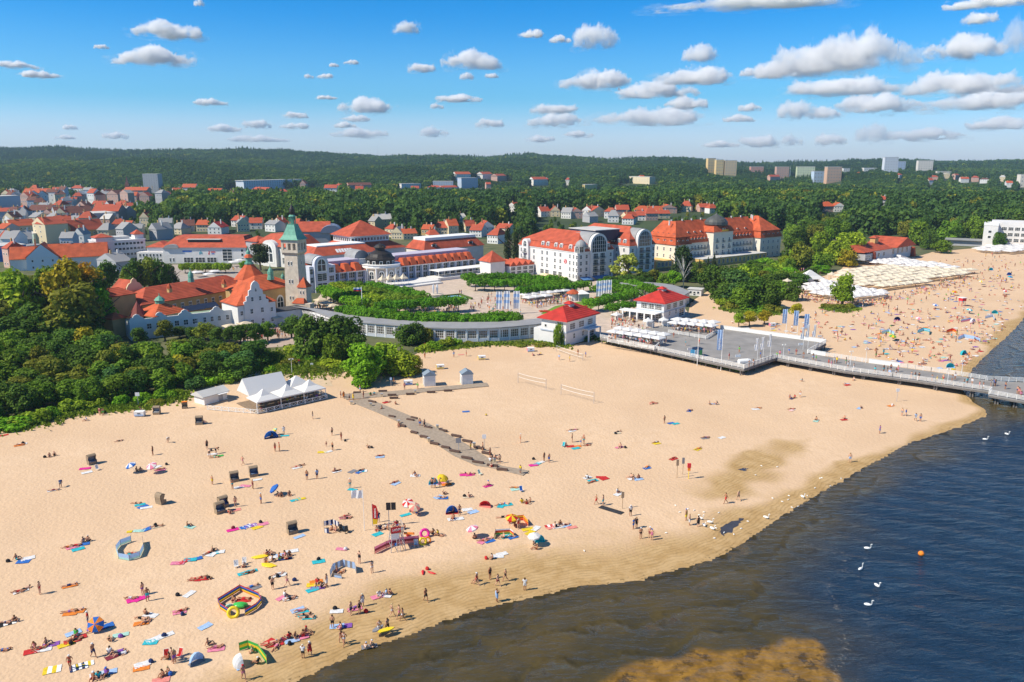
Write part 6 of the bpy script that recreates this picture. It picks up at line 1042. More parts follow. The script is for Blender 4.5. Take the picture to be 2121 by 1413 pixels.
# parasols
def parasol_mesh(n, r, rise, m1, m2=None, sq=False):
    b = MB(); k = 4 if sq else n
    for i in range(k):
        a0, a1 = math.tau*i/k+math.pi/4, math.tau*(i+1)/k+math.pi/4; b.mi(i % 2 if m2 else 0); rr = r*1.414 if sq else r; p0 = (rr*math.cos(a0), rr*math.sin(a0), 0); p1 = (rr*math.cos(a1), rr*math.sin(a1), 0); h0 = (rr*.5*math.cos(a0), rr*.5*math.sin(a0), rise*.62); h1 = (rr*.5*math.cos(a1), rr*.5*math.sin(a1), rise*.62)
        b.add([p0, p1, h1, h0], [(0, 1, 2, 3)]); b.add([h0, h1, (0, 0, rise)], [(0, 1, 2)]); b.add([p0, p1, (p1[0], p1[1], -.22), (p0[0], p0[1], -.22)], [(1, 0, 3, 2)])
    return b.mesh('canopy', *([m1, m2] if m2 else [m1]))
PM = {}
def parasol(p, c1, c2=None, r=1.05, h_=2.0, tilt=(0, 0), sq=False, group=None, label=None, rz=0, rise=.45, desc=None, name='parasol'):
    key = (c1, c2, r, sq, rise)
    if key not in PM:
        f_ = lambda c: mat('canvas_'+HN[c], HUE[c], .8, trans=.25); PM[key] = (parasol_mesh(8, r, rise, f_(c1), f_(c2) if c2 else None, sq), MB().tube((0, 0, 0), (0, 0, 1), .03 if not sq else .05, 6).mesh('pole', TRIM))
    t = thing(name, label, 'parasol', p, rz, group); t.rotation_euler = (tilt[0], tilt[1], rz); ob('canopy', PM[key][0], t, (0, 0, h_)); ob('pole', PM[key][1], t, sc=(1, 1, h_+rise*.9))
    t['lab0'] = 'parasols'; t['desc'] = desc or '%s%s parasol' % (HN[c1], ' and '+HN[c2] if c2 else ''); return t
# windbreaks
def windbreak(pts, cols, h_=.9, vert=False, label=None, name='windbreak', z0=0):
    W_ = [GB(*p) for p in pts]; t = thing(name, label, 'windbreak', W_[0], 0)
    O = W_[0]; b = MB(); ms = []
    for c in cols:
        m = mat('canvas_'+HN[c], HUE[c], .8, trans=.25)
        if m not in ms: ms.append(m)
    for (a, c_) in zip(W_, W_[1:]):
        n_ = max(2, int((c_-a).length/.35))
        for i in range(n_):
            s0, s1 = a.lerp(c_, i/n_)-O, a.lerp(c_, (i+1)/n_)-O
            if vert: b.mi(ms.index(MATS['canvas_'+HN[cols[i % len(cols)]]])); b.add([(s0.x, s0.y, s0.z+.05), (s1.x, s1.y, s1.z+.05), (s1.x, s1.y, s1.z+h_), (s0.x, s0.y, s0.z+h_)], [(0, 1, 2, 3)])
            else:
                for j, c in enumerate(cols): b.mi(ms.index(MATS['canvas_'+HN[c]])); z0_, z1_ = .05+(h_-.05)*j/len(cols), .05+(h_-.05)*(j+1)/len(cols); b.add([(s0.x, s0.y, s0.z+z0_), (s1.x, s1.y, s1.z+z0_), (s1.x, s1.y, s1.z+z1_), (s0.x, s0.y, s0.z+z1_)], [(0, 1, 2, 3)])
    b.build('fabric', ms, t)
    for p in W_: MB().tube((0, 0, -.1), (0, 0, h_+.12), .03, 6).build('stake', mat('wood_stake', (.40,.27,.15), .8), t, p-O)
    return t
def dome_tent(px, py, col, col2, w_=2.0, h_=1.2, rz=0, label='x'):
    t = thing('beach_tent', label, 'tent', GB(px, py), rz); b = MB(); n_ = 9; m_ = 7; vs = []
    for i in range(n_):
        a = math.pi*i/(n_-1)
        for j in range(m_): e = math.pi*.60*j/(m_-1); x = math.cos(a)*w_/2; zz = math.sin(a)*h_; vs.append((x, zz*.0+math.sin(a)*math.sin(e)*w_*.5-.2, zz*math.cos(e*.82)))
    fs = [(i*m_+j, i*m_+j+1, (i+1)*m_+j+1, (i+1)*m_+j) for i in range(n_-1) for j in range(m_-1)]; b.add(vs, fs); b.m = [1 if (k//(m_-1)) in (0, n_-2) else 0 for k in range(len(fs))]; f_ = lambda c: mat('canvas_'+HN[c], HUE[c], .8, trans=.25); b.build('shell', [f_(col), f_(col2)] if col2 != col else f_(col), t)
    b = MB(); b.box(0, .15, .01, w_*.9, .9, .03); b.build('floor_sheet', f_(col2), t); return t
# hooded wicker chairs
b = MB(); prof = [(-.45, 0), (.42, 0), (.42, .42), (.16, .48), (.12, .72)]; hb_m = MB(); hb_m.yprism([(-.42, 0), (.42, 0), (.42, .55), (-.42, .40)], -.6, .6); WSEAT = hb_m.mesh('seat', mat('wicker', (.36,.27,.18), .9, .35, 8)); hb_m = MB(); arc = [(.42, .55), (.52, 1.1), (.45, 1.45), (.2, 1.62), (-.1, 1.58), (-.32, 1.42)]
inn = [(y-.08 if i < 3 else y, z-.02 if i < 2 else z-.09) for i, (y, z) in enumerate(arc)]
for x0, x1 in ((-.62, .62),):
    for k_ in range(len(arc)-1): a, c, d_, e = arc[k_], arc[k_+1], inn[k_+1], inn[k_]; hb_m.yprism([a, c, d_, e][::-1], x0, x1)
for x in (-.62, .56): hb_m.yprism([(-.42, .0), (.42, 0), (.5, 1.1), (.45, 1.45), (.2, 1.6), (-.1, 1.56), (-.3, 1.4), (-.05, .75), (-.42, .62)][::-1][::-1], x, x+.06)
WHOOD = hb_m.mesh('hood', mat('wicker', (.20,.15,.10))); WCUSH = MB().yprism([(-.4, .43), (.3, .56), (.38, 1.2), (.30, 1.2), (.2, .64), (-.4, .50)], -.54, .54).mesh('cushion', CLOTH)
def hooded(px, py, rz, label, cush=(.75,.72,.68)): t = thing('hooded_beach_chair', label, 'beach chair', GB(px, py), rz, 'hooded wicker beach chairs'); t.scale = (1.25,)*3; ob('seat', WSEAT, t); ob('hood', WHOOD, t); ob('cushion', WCUSH, t, color=tuple(.5*c+.12 for c in cush))
for px, py, rz, lb, cu in ((191,961,.9,'hooded wicker chair behind the pink and white towel',(.3,.3,.35)), (334,1043,2.6,'hooded wicker chair turned away, blue bag at its foot',(.2,.2,.25)), (456,1062,.8,'hooded wicker chair next to its twin, pink towel alongside',(.15,.18,.3)), (463,1050,.8,'taller looking of two wicker chairs standing close together',(.05,.1,.4)), (486,997,.5,'hooded wicker chair with white towel and standing bather in front',(.1,.1,.13)), (526,986,.5,'hooded wicker chair with blue cushion below the tent restaurant',(.03,.15,.4)), (606,1104,.6,'hooded wicker chair alone left of the striped windbreak',(.12,.1,.1)), (413,879,.2,'hooded wicker chair with sitter in pink beside it, near the white hut',(.05,.07,.12)), (325,858,.1,'hooded wicker chair beside the white rental box by the bushes',(.5,.5,.5))): hooded(px, py, rz, lb, cu)
t = thing('deck_chair', 'orange canopied beach chair beside the white hut', 'beach chair', GB(383, 846), .3); ob('seat', WSEAT, t); o = ob('hood', WHOOD, t); b = MB(); b.bx(-.66, .66, -.35, .5, 1.64, 1.7); b.build('canopy', mat('canvas_orange', HUE['o']), t)
# ------------------------------------------------------------------ things on the near beach (pixel places in the photograph)
TOWELS = """8,902,r 40,923,o 46,920,w 296,1050,b 290,1046,t 303,1052,w 288,1100,x 306,1096,b 325,1091,c 393,1092,x 150,1134,p 172,1128,b 162,1138,t 277,1147,t 48,1164,b 58,1157,w 368,1167,p 380,1164,r 394,1160,t 406,1158,b 43,1225,w 145,1214,o 278,1243,f 293,1240,f 392,1231,w 145,1272,o 160,1266,o 218,1298,b 196,1302,v 312,1275,w 293,1292,o 372,1268,p 150,1328,r 163,1322,r 137,1336,y 152,1312,l 250,1316,x 320,1325,w 345,1316,w 312,1331,t 66,1350,r 105,1336,v 90,1346,w 235,1360,m 295,1377,w 293,1385,o 205,1398,w 225,1393,l 333,1410,s 432,1150,w 452,1144,w 405,1201,r 420,1199,r 505,1188,t 520,1184,t 590,1158,n 605,1142,w 570,1154,w 585,1150,l 660,1164,t 527,1218,e 580,1192,w 650,1212,y 655,1206,o 648,1222,t 658,1218,v 585,1238,p 600,1240,w 505,1244,r 617,1264,l 628,1272,t 640,1280,t 425,1298,l 448,1345,p 556,1331,r 570,1335,r 578,1330,m 605,1328,l 625,1320,p 713,1297,v 698,1298,l 697,1267,w 735,1262,p 765,1340,e 708,1138,p 797,1233,w 783,1236,p 1030,1153,w 1040,1148,w 1000,1122,p 1014,1121,b 1062,1113,b 1048,1112,t 1093,1097,y 1110,1095,w 1098,1104,y 1142,1093,s 1158,1088,w 1172,1089,l 1038,1048,t 1050,1046,t 938,1076,w 950,1075,w 968,1056,w 980,1061,l 912,1001,p 925,1004,o 820,1002,l 860,986,w 973,984,f 962,984,f 1010,1007,f 1068,1014,x 908,1030,l 918,1032,b 970,1030,c 840,1067,t 782,1107,t 590,903,t 668,937,y 680,936,w 787,947,l 615,969,w 697,977,w 745,978,b 730,977,e 730,1015,t 495,1010,w 508,1007,p 533,994,w 612,1036,t 622,1034,y 487,1057,s 508,1092,b 520,1089,v 533,1093,y 545,1086,p 482,1098,f 715,1073,p 620,1112,l 440,941,w 452,945,g 176,971,f 180,979,w 332,974,p 324,968,w 1105,964,f 1120,958,w 1113,961,t 1181,925,r 1195,925,o 1193,929,t 1185,893,w 1278,897,c 1283,927,p 1360,919,y 1445,931,y 1460,908,e 1340,970,b 1395,951,r 1310,992,w 1322,993,l 1217,990,w 1228,996,t 1245,989,r 1252,992,r 1353,836,s 1475,837,l 1428,851,b 1390,877,b 1400,878,t 1155,1092,w 1640,826,n 1755,798,r 1565,848,w 1780,846,l 1748,870,r 1845,841,o 1690,872,x 110,1016,w 1185,1093,s 965,853,b 800,834,r 890,797,b 1118,735,n 955,735,s 1280,1024,w 1495,907,w"""
for s_ in TOWELS.split():
    a, b_, c = s_.split(','); towel(float(a), float(b_), c, rnd.uniform(.85, 1.15), rnd.uniform(1.7, 2.0))
for px, py, c, w_ in ((16,1291,'k',1.3), (163,1382,'n',1.4), (176,1377,'y',1.0), (750,976,'t',1.2), (447,1146,'t',.9), (1640,850,'s',1), (520,1090,'v',1), (108,1388,'y',1.5), (512,1091,'b',1.1), (1140,1090,'r',.9)): towel(px, py, c, w_, 1.9, None, True)
o = towel(268, 1102, 'y', .8, .8); 
for px, py, c in ((48,919,'k'), (93,948,'k'), (345,963,'k'), (17,1164,'k'), (368,1234,'k'), (378,1274,'n'), (147,1334,'k'), (340,1318,'n'), (250,1320,'v'), (313,1372,'n'), (353,1398,'b'), (322,1089,'k'), (1007,1158,'r'), (885,1180,'r'), (610,1203,'n'), (694,1262,'k'), (758,1268,'r'), (1105,952,'k'), (1275,899,'k'), (962,1029,'k'), (575,1195,'k'), (560,1200,'k'), (483,1095,'m'), (540,1083,'k'), (716,1139,'w'), (432,1199,'k'), (660,1160,'k'), (1160,1087,'k'), (1295,928,'k'), (770,928,'k'), (437,934,'k'), (715,914,'k'), (845,1110,'r'), (820,1130,'b'), (812,1128,'n'), (600,1335,'k')): bag(px, py, c)
PEOPLE = """L42,922,o X103,947,k X113,944,k L247,914,k B348,917,w,shirt S317,943,k,swimsuit X284,976,k T292,976,n L332,973,r P112,1016,m B126,1010,n,shirt P283,1043,k P326,1091,k T391,1091,t L142,1134,o L156,1131,r X172,1123,n X183,1121,k,trunks,w L275,1147,r T36,1159,t L40,1226,r P50,1222,k S83,1231,r,bikini P145,1213,n,trunks,w S296,1232,v S306,1245,t,trunks L272,1240,w P145,1268,v P158,1265,k,trunks,w S183,1295,r,shirt L194,1306,v,dress X303,1273,k L293,1282,k L302,1290,n,bikini L376,1266,r T31,1287,k L12,1291,n L155,1326,k T156,1318,g,shirt T228,1328,k X70,1343,p L85,1344,r T99,1335,u L6,1348,b W194,1362,n,trunks,w X228,1352,w,shirt L243,1352,v,shirt L250,1356,w,shirt W146,1386,r,bikini,w T347,1366,k S357,1370,u S362,1374,v T193,1408,r,trunks,w X205,1406,t,shirt T219,1400,v,shirt X335,1402,m X347,1396,k P433,1146,r T443,1142,k P405,1200,r P416,1198,r P427,1199,r X505,1175,m,trunks,w L516,1187,k T552,1150,r T561,1149,n X551,1166,o X566,1163,k X580,1157,g X589,1152,p X594,1158,r X600,1152,k P522,1216,b,trunks S565,1221,k,trunks W595,1214,p,bikini L577,1190,w X696,1185,p L706,1187,o S677,1215,w,dress T657,1211,r,shirt T668,1217,k X592,1236,w,shirt L602,1241,k P507,1241,r X484,1246,m L622,1266,p P630,1274,k P638,1280,k T434,1336,u L448,1342,p X521,1352,t T532,1375,k,shirt P558,1333,r,bikini,w P568,1334,m,bikini,t L572,1341,p T597,1322,r,shirt X613,1322,u X628,1318,r,swimsuit T637,1312,s S628,1364,w,shirt,c W642,1358,r,dress,w W505,1409,p,bikini W707,1333,o,bikini W713,1337,w,bikini S689,1301,k,trunks X704,1302,p,dress S727,1274,n,trunks S745,1272,k,swimsuit S751,1256,w,dress L733,1261,v X759,1344,w,bikini,l X771,1340,k F745,1167,k,swimsuit F771,1187,w,bikini W786,1313,w,bikini W803,1309,k W812,1277,w,bikini W827,1281,p,bikini W834,1286,w,bikini X785,1236,w,shirt T797,1232,l,shirt X808,1232,k W882,1246,k,trunks W987,1212,r,swimsuit,w S1015,1200,k,swimsuit W1031,1214,m,trunks W1047,1204,k,swimsuit F1029,1247,l,dress S1087,1223,w,shirt X1018,1158,k X983,1116,k L1001,1121,r L1012,1117,p T1041,1115,o L1060,1112,n X1107,1129,k T1110,1138,o X1068,1092,r S1074,1096,r,swimsuit X1062,1081,k P1040,1072,k T1160,1087,k L1172,1088,m L1036,1046,w P1046,1044,b T1080,1042,y,shirt T1090,1044,r X1097,1040,k S952,1067,n X938,1060,k T938,1076,r S895,1011,k,trunks S901,1011,b,trunks S912,1009,p X925,997,k L817,1000,r T860,986,w P965,981,k L976,983,f T1010,1006,p L1066,1011,o T920,1024,k L914,1031,n T973,1030,r X855,1062,o X863,1064,n,shirt S784,1082,n,shirt X788,1098,n,shirt X797,1096,w,shirt X805,1098,m X780,1100,r X836,1096,n X815,1090,r T895,1106,k X905,1108,y,shirt L910,1110,k T422,876,p S648,868,k,shirt X563,905,k S588,900,w,shirt S570,935,r,trunks S579,935,o,bikini S688,902,k,trunks S707,912,r,bikini S676,925,m,trunks S689,933,k,trunks W503,963,p,bikini T763,928,k L787,945,r P614,968,r P622,965,k X692,977,p L698,976,k L747,975,k S725,1012,t,bikini,w S636,994,n,trunks S657,992,l,shirt S440,1004,y,trunks S482,1013,t,bikini S524,1013,m,swimsuit S541,1043,b,trunks X575,1028,k X583,1029,k X600,1027,u S429,930,k,dress B434,946,k B448,940,k P445,948,x S488,1050,s,bikini T476,1064,r X686,1098,o T695,1100,p P714,1070,r L720,1074,k S1127,956,u S1137,958,b,trunks S1078,917,o,swimsuit,w X1172,924,r L1217,923,r S1185,916,k S1203,923,b,trunks S1209,920,t,bikini L1183,892,k P1280,895,k T1284,927,m L1358,917,w P1447,930,o L1462,907,v P1340,968,o L1394,950,r T1311,992,k X1322,991,m T1305,990,p X1216,991,w,shirt P1226,999,r L1355,835,r X1470,838,k T1483,838,b L1429,851,n S1376,877,u,trunks X1007,861,y,shirt W1235,1045,r,trunks S1249,1047,t,trunks X1280,1021,w,shirt S1306,1069,w,shirt,w S1312,1096,b,shirt S1318,1094,k,shirt S1327,1116,k,bikini,w S1346,1114,m,trunks,w S1350,1119,p,swimsuit S1421,1078,y,dress S1428,1088,w,dress S1446,1091,k,dress W1503,1043,r,trunks W1529,1037,u,trunks T1152,1092,k T1636,824,k X1645,825,k S1657,823,m T1660,790,p P1753,796,r T1768,788,r L1571,846,o L1640,848,s X1690,871,k T1748,868,r P1784,845,k P1848,840,y S1868,861,w,shirt S1876,862,k W1896,872,l,shirt W1906,873,w,trunks S1822,898,v,shirt S1760,958,l,trunks S1158,746,n,trunks S1180,749,n,trunks S1197,736,k,trunks S1213,740,k,trunks T1104,737,b X1119,735,r L1352,837,k S966,738,r S880,742,m S838,807,t,shirt S865,806,n S746,812,r S753,825,m S706,824,m S712,826,o,dress S724,830,e,shirt S732,830,y,dress X790,848,m T826,884,p S870,884,b,trunks S879,886,k X877,883,n S975,932,y,trunks S1000,934,k,trunks S1015,945,m X1020,952,k S1024,958,k X1016,956,w,shirt S1035,960,u S1078,982,y,shirt X1018,968,r X768,820,g,shirt X775,818,k L802,833,r L892,797,r T1026,951,m S940,740,r S816,795,l,shirt T290,850,r S207,860,v,dress S214,861,w,dress X177,872,t L1190,891,p T985,1205,w X820,838,m"""
for s_ in PEOPLE.split():
    f_ = s_[1:].split(','); person(GB(float(f_[0]), float(f_[1])), s_[0], f_[2], f_[3] if len(f_) > 3 else ('trunks' if False else None), hat=f_[4] if len(f_) > 4 else None, sc=.62 if s_[:4] in ('S676', 'X100') else 1.0)
# parasols of the near beach
for px, py, c1, c2, tl, lb in ((280,978,'b','w',(.25,-.3),'blue and white striped parasol shading two sitters'), (322,978,'w','p',(.4,-.2),'pale pink parasol lying low over a bather'), (582,1024,'b',None,(.2,-.7),'plain blue parasol tilted steeply over three sitters'), (582,900,'x','y',(.3,-.8),'small mint and yellow parasol held beside the blue tent'), (985,1114,'p','w',(0,-.3),'pale pink parasol with dark bag beneath'), (1060,1090,'r','y',(.2,0),'bright multicoloured parasol behind the orange striped windbreak'), (1108,1130,'w',None,(.1,-.1),'white parasol beside the small turquoise tent'), (206,1296,'o','b',(.9,.3),'orange and blue ringed parasol leaning towards the sea'), (850,1056,'w','r',(.4,-.2),'white and red parasol above coral sunshade'), (856,1064,'s','c',(.4,.2),'coral sunshade over two sitters near the lifeguard tower'), (912,1004,'y',None,(.3,.3),'small yellow parasol beside the turquoise tent')): parasol(GB(px, py), c1, c2, 1.0 if c1 != 'x' else .7, 1.75, tl, label=lb, group=None)
# windbreaks and tents
windbreak([(272,1122),(250,1130),(241,1142),(246,1158),(268,1162),(290,1155),(298,1138),(296,1124)], 'xll', 1.0, label='pale blue oval windbreak with pink flowers round one sunbather')
windbreak([(497,1224),(452,1252),(456,1262),(478,1276)], 'oynbr', .95, label='rainbow striped windbreak, its landward half', name='windbreak'); windbreak([(498,1224),(536,1240),(542,1250),(532,1262),(508,1276)], 'oynbr', .95, label='rainbow striped windbreak, its half around the red towel')
windbreak([(684,1196),(690,1182),(710,1173),(735,1179),(738,1188)], 'le', 1.1, True, label='blue checked curved windbreak around two bathers'); windbreak([(692,1196),(708,1199)], 'le', .7, label='short end piece of blue checked windbreak')
windbreak([(496,1349),(514,1343),(536,1352),(553,1376)], 'gyg', 1.15, label='lime green windbreak beside the white shell tent')
windbreak([(671,1094),(672,1104),(682,1106)], 'wn', .8, True, label='navy and white striped windbreak, short side'); windbreak([(671,1090),(690,1086),(703,1092),(703,1101)], 'wn', .9, True, label='navy and white striped windbreak, curved long side')
windbreak([(776,1148),(800,1136),(822,1128),(868,1124)], 'smp', 1.2, label='long faded rose windbreak below the lifeguard tower'); windbreak([(1024,1117),(1026,1108),(1056,1106),(1064,1112)], 'gorw', .95, label='red and green striped windbreak around two bathers'); windbreak([(1054,1086),(1062,1080),(1084,1078),(1094,1090)], 'roryo', 1.0, label='orange and red striped windbreak under the multicoloured parasol')
dome_tent(562, 908, 'b', 'n', 3.0, 1.7, .3, 'blue half dome beach tent beside the turquoise mat'); dome_tent(936, 1064, 'b', 'r', 2.2, 1.5, .2, 'blue and red dome tent with standing bather beside it'); dome_tent(408, 1374, 'l', 'e', 1.9, 1.5, .9, 'grey and white pop up tent near the rose towels'); dome_tent(497, 1378, 'w', 'l', 2.0, 1.5, 2.2, 'white shell shaped tent in front of lime windbreak'); dome_tent(1005, 1050, 'r', 's', 2.2, 1.1, -.4, 'red low pop up tent left of turquoise towels'); dome_tent(1118, 1122, 't', 't', 1.6, 1.2, .2, 'small turquoise tent behind the white parasol'); dome_tent(898, 1004, 't', 'l', 1.9, 1.4, 0, 'turquoise pop up tent with three bathers in front'); dome_tent(475, 1262, 'x', 'l', 1.5, .8, .5, 'pale mint sunshade inside the rainbow windbreak')
def ring(px, py, col, r, label, flat=False):
    b = MB(); vs = []; n_, m_ = 18, 8
    for i in range(n_):
        for j in range(m_): a, e = math.tau*i/n_, math.tau*j/m_; q = r+r*.36*math.cos(e); vs.append((q*math.cos(a), q*math.sin(a), r*.36*math.sin(e)))
    b.add(vs, [(i*m_+j, i*m_+(j+1) % m_, (i+1) % n_*m_+(j+1) % m_, (i+1) % n_*m_+j) for i in range(n_) for j in range(m_)]); o = b.build('swim_ring', mat('vinyl_'+HN[col], HUE[col], .3), None, GB(px, py)+Vector((0, 0, r*.36 if flat else r*1.05)), smooth=True); o.rotation_euler = (0, 0, 0) if flat else (R(70), 0, .3); tag(o, label, 'swim ring')
ring(484, 1278, 'y', .62, 'yellow swim ring leaning at the mouth of the rainbow windbreak'); ring(880, 1113, 'f', .62, 'pink swim ring standing beside the lifeguard windbreak'); ring(876, 1128, 'y', .5, 'yellow swim ring hanging with orange floats'); ring(886, 1124, 'o', .42, 'orange swim ring among the yellow floats')
def blobm(px, py, col, sx_, sy_, sz_, name, label, cat, rz=0):
    bmx = bmesh.new(); bmesh.ops.create_icosphere(bmx, subdivisions=3, radius=1)
    for v in bmx.verts: v.co.x *= sx_*(1+.18*math.sin(5*v.co.y)); v.co.y *= sy_; v.co.z = v.co.z*sz_+sz_
    me = bpy.data.meshes.new(name); bmx.to_mesh(me); bmx.free(); me.materials.append(mat('vinyl_'+HN[col], HUE[col], .3)); o = ob(name, me, None, GB(px, py), rz); tag(o, label, cat); return o
blobm(498, 1258, 'g', .9, .6, .35, 'inflatable_float', 'bright green inflatable float inside the rainbow windbreak', 'float'); blobm(540, 1154, 'y', 1.3, .55, .12, 'air_mattress', 'yellow air mattress left of a seated group', 'air mattress', .35); blobm(556, 1172, 'y', 1.2, .6, .12, 'air_mattress', 'yellow air mattress below a seated group', 'air mattress', -.3); blobm(876, 1187, 'r', .2, .7, .14, 'rescue_float', 'red rescue float standing on the sand', 'float', .1); blobm(894, 1188, 'r', .7, .18, .12, 'rescue_float', 'red rescue float lying on the sand', 'float', -.5)
blobm(1908, 1150, 'o', .42, .42, .42, 'buoy', 'orange buoy floating on the dark blue water', 'buoy').location.z = ZSEA-.15
def board(px0, py0, px1, py1, col, label):
    a, b_ = GB(px0, py0)+Vector((0, 0, .8)), GB(px1, py1)+Vector((0, 0, .8)); v = b_-a; L_ = v.length; b = MB(); b.prism([(0, 0), (.3, -.3), (L_*.6, -.38), (L_-.4, -.25), (L_, 0), (L_-.4, .25), (L_*.6, .38), (.3, .3)], 0, .12); o = b.build('paddle_board', mat('board_'+HN[col], HUE[col], .35), None, a, math.atan2(v.y, v.x)); tag(o, label, 'paddle board')
board(772, 1322, 795, 1306, 'e', 'grey paddle board carried along the wet sand'); board(783, 1322, 818, 1312, 'y', 'yellow paddle board carried along the wet sand')
# folding chairs
ch = MB(); ch.add([(-.28, -.25, .35), (.28, -.25, .35), (.28, .25, .28), (-.28, .25, .28), (-.28, .25, .28), (.28, .25, .28), (.28, .5, .95), (-.28, .5, .95)], [(0, 1, 2, 3), (4, 5, 6, 7)]); CHS = ch.mesh('sling', CLOTH); ch = MB()
for x in (-.3, .3): ch.tube((x, -.3, 0), (x, .52, 1.0), .02, 5); ch.tube((x, .4, 0), (x, -.28, .38), .02, 5)
ch.tube((-.3, .52, 1), (.3, .52, 1), .02, 5); CHF = ch.mesh('frame', TRIM)
for px, py, c, rz, lb in ((203,974,'w',1,'white deck chair beside the pink and white towel'), (1080,1019,'b',.3,'blue folding chair facing the sea'), (1166,926,'t',-.6,'turquoise folding chair by red towels'), (995,984,'x',.9,'mint folding chair beside a magenta towel'), (490,1176,'w',.4,'white folding chair behind the turquoise towel'), (506,1170,'w',.2,'second white folding chair behind the turquoise towel'), (345,1364,'r',.3,'red folding chair beside standing family'), (371,1362,'r',-.3,'red folding chair nearer the grey tent'), (924,1000,'k',.4,'black folding chair beside the turquoise tent'), (862,1132,'w',.2,'white folding chair under the rose windbreak')): t = thing('folding_chair', lb, 'chair', GB(px, py), rz, 'folding chairs on the sand'); ob('sling', CHS, t, color=HUE[c]); ob('frame', CHF, t)
# lifeguard tower
t = thing('lifeguard_tower', 'red and white lifeguard tower with ladder and lookout seat', 'lifeguard tower', GB(822, 1136), .35); hT = 3.0
for x, y in ((-.9, -.9), (.9, -.9), (.9, .9), (-.9, .9)): MB().tube((x*1.25, y*1.25, 0), (x*.85, y*.85, hT), .06, 6).build('leg', GREYW, t)
for z in (.9, 1.9): 
    b = MB(); r_ = 1.25-.4*z/hT
    for a, c in (((-1, -1), (1, -1)), ((1, -1), (1, 1)), ((1, 1), (-1, 1)), ((-1, 1), (-1, -1))): b.tube((a[0]*.9*r_, a[1]*.9*r_, z), (c[0]*.9*r_, c[1]*.9*r_, z), .035, 5)
    b.build('brace', GREYW, t)
MB().bx(-1, 1, -1, 1, hT, hT+.12).build('platform', mat('deck_wood', (.30,.22,.15), .9, .3, 2), t); MB().bx(-1.02, .2, -1.06, -1.0, hT-.9, hT+.0).build('white_panel', TRIM, t); o = MB().bx(-1.02, .5, -1.08, -1.02, hT+.1, hT+1.1).build('red_panel', REDP, t); word(t, 'WOPR', -.75, hT+.45, .35, TRIM, -1.14); b = MB()
for x, y in ((-.95, -.95), (.95, -.95), (.95, .95), (-.95, .95)): b.tube((x, y, hT), (x, y, hT+1.1), .035, 5)
b.tube((.95, -.95, hT+1.1), (.95, .95, hT+1.1), .035, 5); b.tube((.95, .95, hT+1.1), (-.95, .95, hT+1.1), .035, 5); b.build('railing', GREYW, t); b = MB(); b.tube((.3, -1.3, 0), (.3, -.95, hT), .04, 5); b.tube((-.2, -1.3, 0), (-.2, -.95, hT), .04, 5)
for i in range(8): z = .3+i*.36; y = -1.3+.35*z/hT; b.tube((-.2, y, z), (.3, y, z), .03, 5)
b.build('ladder', GREYW, t); MB().bx(-.5, .5, .1, .5, hT+.12, hT+.6).build('bench', mat('deck_wood', (.3,.22,.15)), t); b = MB(); b.prism([(1.1, -.2), (2.6, -.9), (2.7, -.6), (1.2, .1)], hT-.75, hT-.5); b.build('rescue_board', mat('vinyl_orange', HUE['o'], .3), t)
person(t.location+Vector((0.1, .2, hT+.62)), 'X', 'r', 'shirt', .3, where='on top of the lifeguard tower')
def pole_flag(px, py, ptop, fl, label, cat='flag', name='flag', z=0.0, rad=.05, dirx=-1, base=None):
    p = base if base is not None else GB(px, py) if z == 0 else G(px, py, z); h_ = hz(p, ptop)-p.z; t = thing(name, label, cat, p, 0, None); MB().tube((0, 0, -.3), (0, 0, h_), rad, 6, rad*.6).build('pole', TRIM, t)
    for (w0, z0, z1, ms) in fl:
        b = MB(); n_ = 10; zz = [h_*z0+(h_*z1-h_*z0)*j/6 for j in range(7)]
        for j in range(6):
            b.mi(min(len(ms)-1, int(j*len(ms)/6)))
            for i in range(n_):
                f_ = lambda k: (dirx*w0*k/n_, .14*math.sin(k*1.1+j*.3)*min(1, k/3)); (xa, ya), (xb, yb) = f_(i), f_(i+1); b.add([(xa+dirx*.05, ya, zz[j]), (xb+dirx*.05, yb, zz[j]), (xb+dirx*.05, yb, zz[j+1]), (xa+dirx*.05, ya, zz[j+1])], [(0, 1, 2, 3)])
        b.build('flag_cloth', [mat('flag_'+HN[c], HUE[c], .7, trans=.3) for c in ms], t)
    return t
pole_flag(755, 1099, 1013, [(1.8, .78, .97, 'w')], 'white flag drooping from a tall pole near the lifeguards', 'flag')
t = thing('feather_flag', 'red and yellow feather banner beside the lifeguards', 'banner', GB(772, 1090)); MB().tube((0, 0, 0), (0, 0, 3.9), .04, 6).build('pole', GREYW, t); b = MB(); b.mi(0).xprism([(.05, 1.3), (.85, 1.2), (.95, 2.6), (.7, 3.6), (.05, 3.9)][::-1], -.02, .02); b.mi(1).xprism([(.05, .3), (.75, .4), (.85, 1.19), (.05, 1.29)][::-1], -.02, .02); b.build('banner_cloth', [mat('flag_red', HUE['r'], .7, trans=.3), mat('flag_yellow', HUE['y'], .7, trans=.3)], t); wd = word(t, 'RATOWNIK', 0, 0, .28, TRIM, 0); wd.rotation_euler = (0, R(-90), 0); wd.location = (.62, -.06, 1.5); wd.scale = (.62, 1, 1)
def sign(px, py, ptop, w_, h_, col, label, name='sign', cat='sign', lean=0, wood=False, n_=1):
    p = GB(px, py); H_ = hz(p, ptop)-p.z; t = thing(name, label, cat, p, .1); MB().tube((0, 0, 0), (0, 0, H_), .05, 6).build('post', mat('wood_stake', (.4,.27,.15)) if wood else GREYW, t)
    for k_ in range(n_): MB().bx(-w_/2+k_*(w_+.06), w_/2+k_*(w_+.06), -.07, -.02, H_-h_, H_).build('panel', mat('sign_'+HN[col], HUE[col], .6), t)
    return t
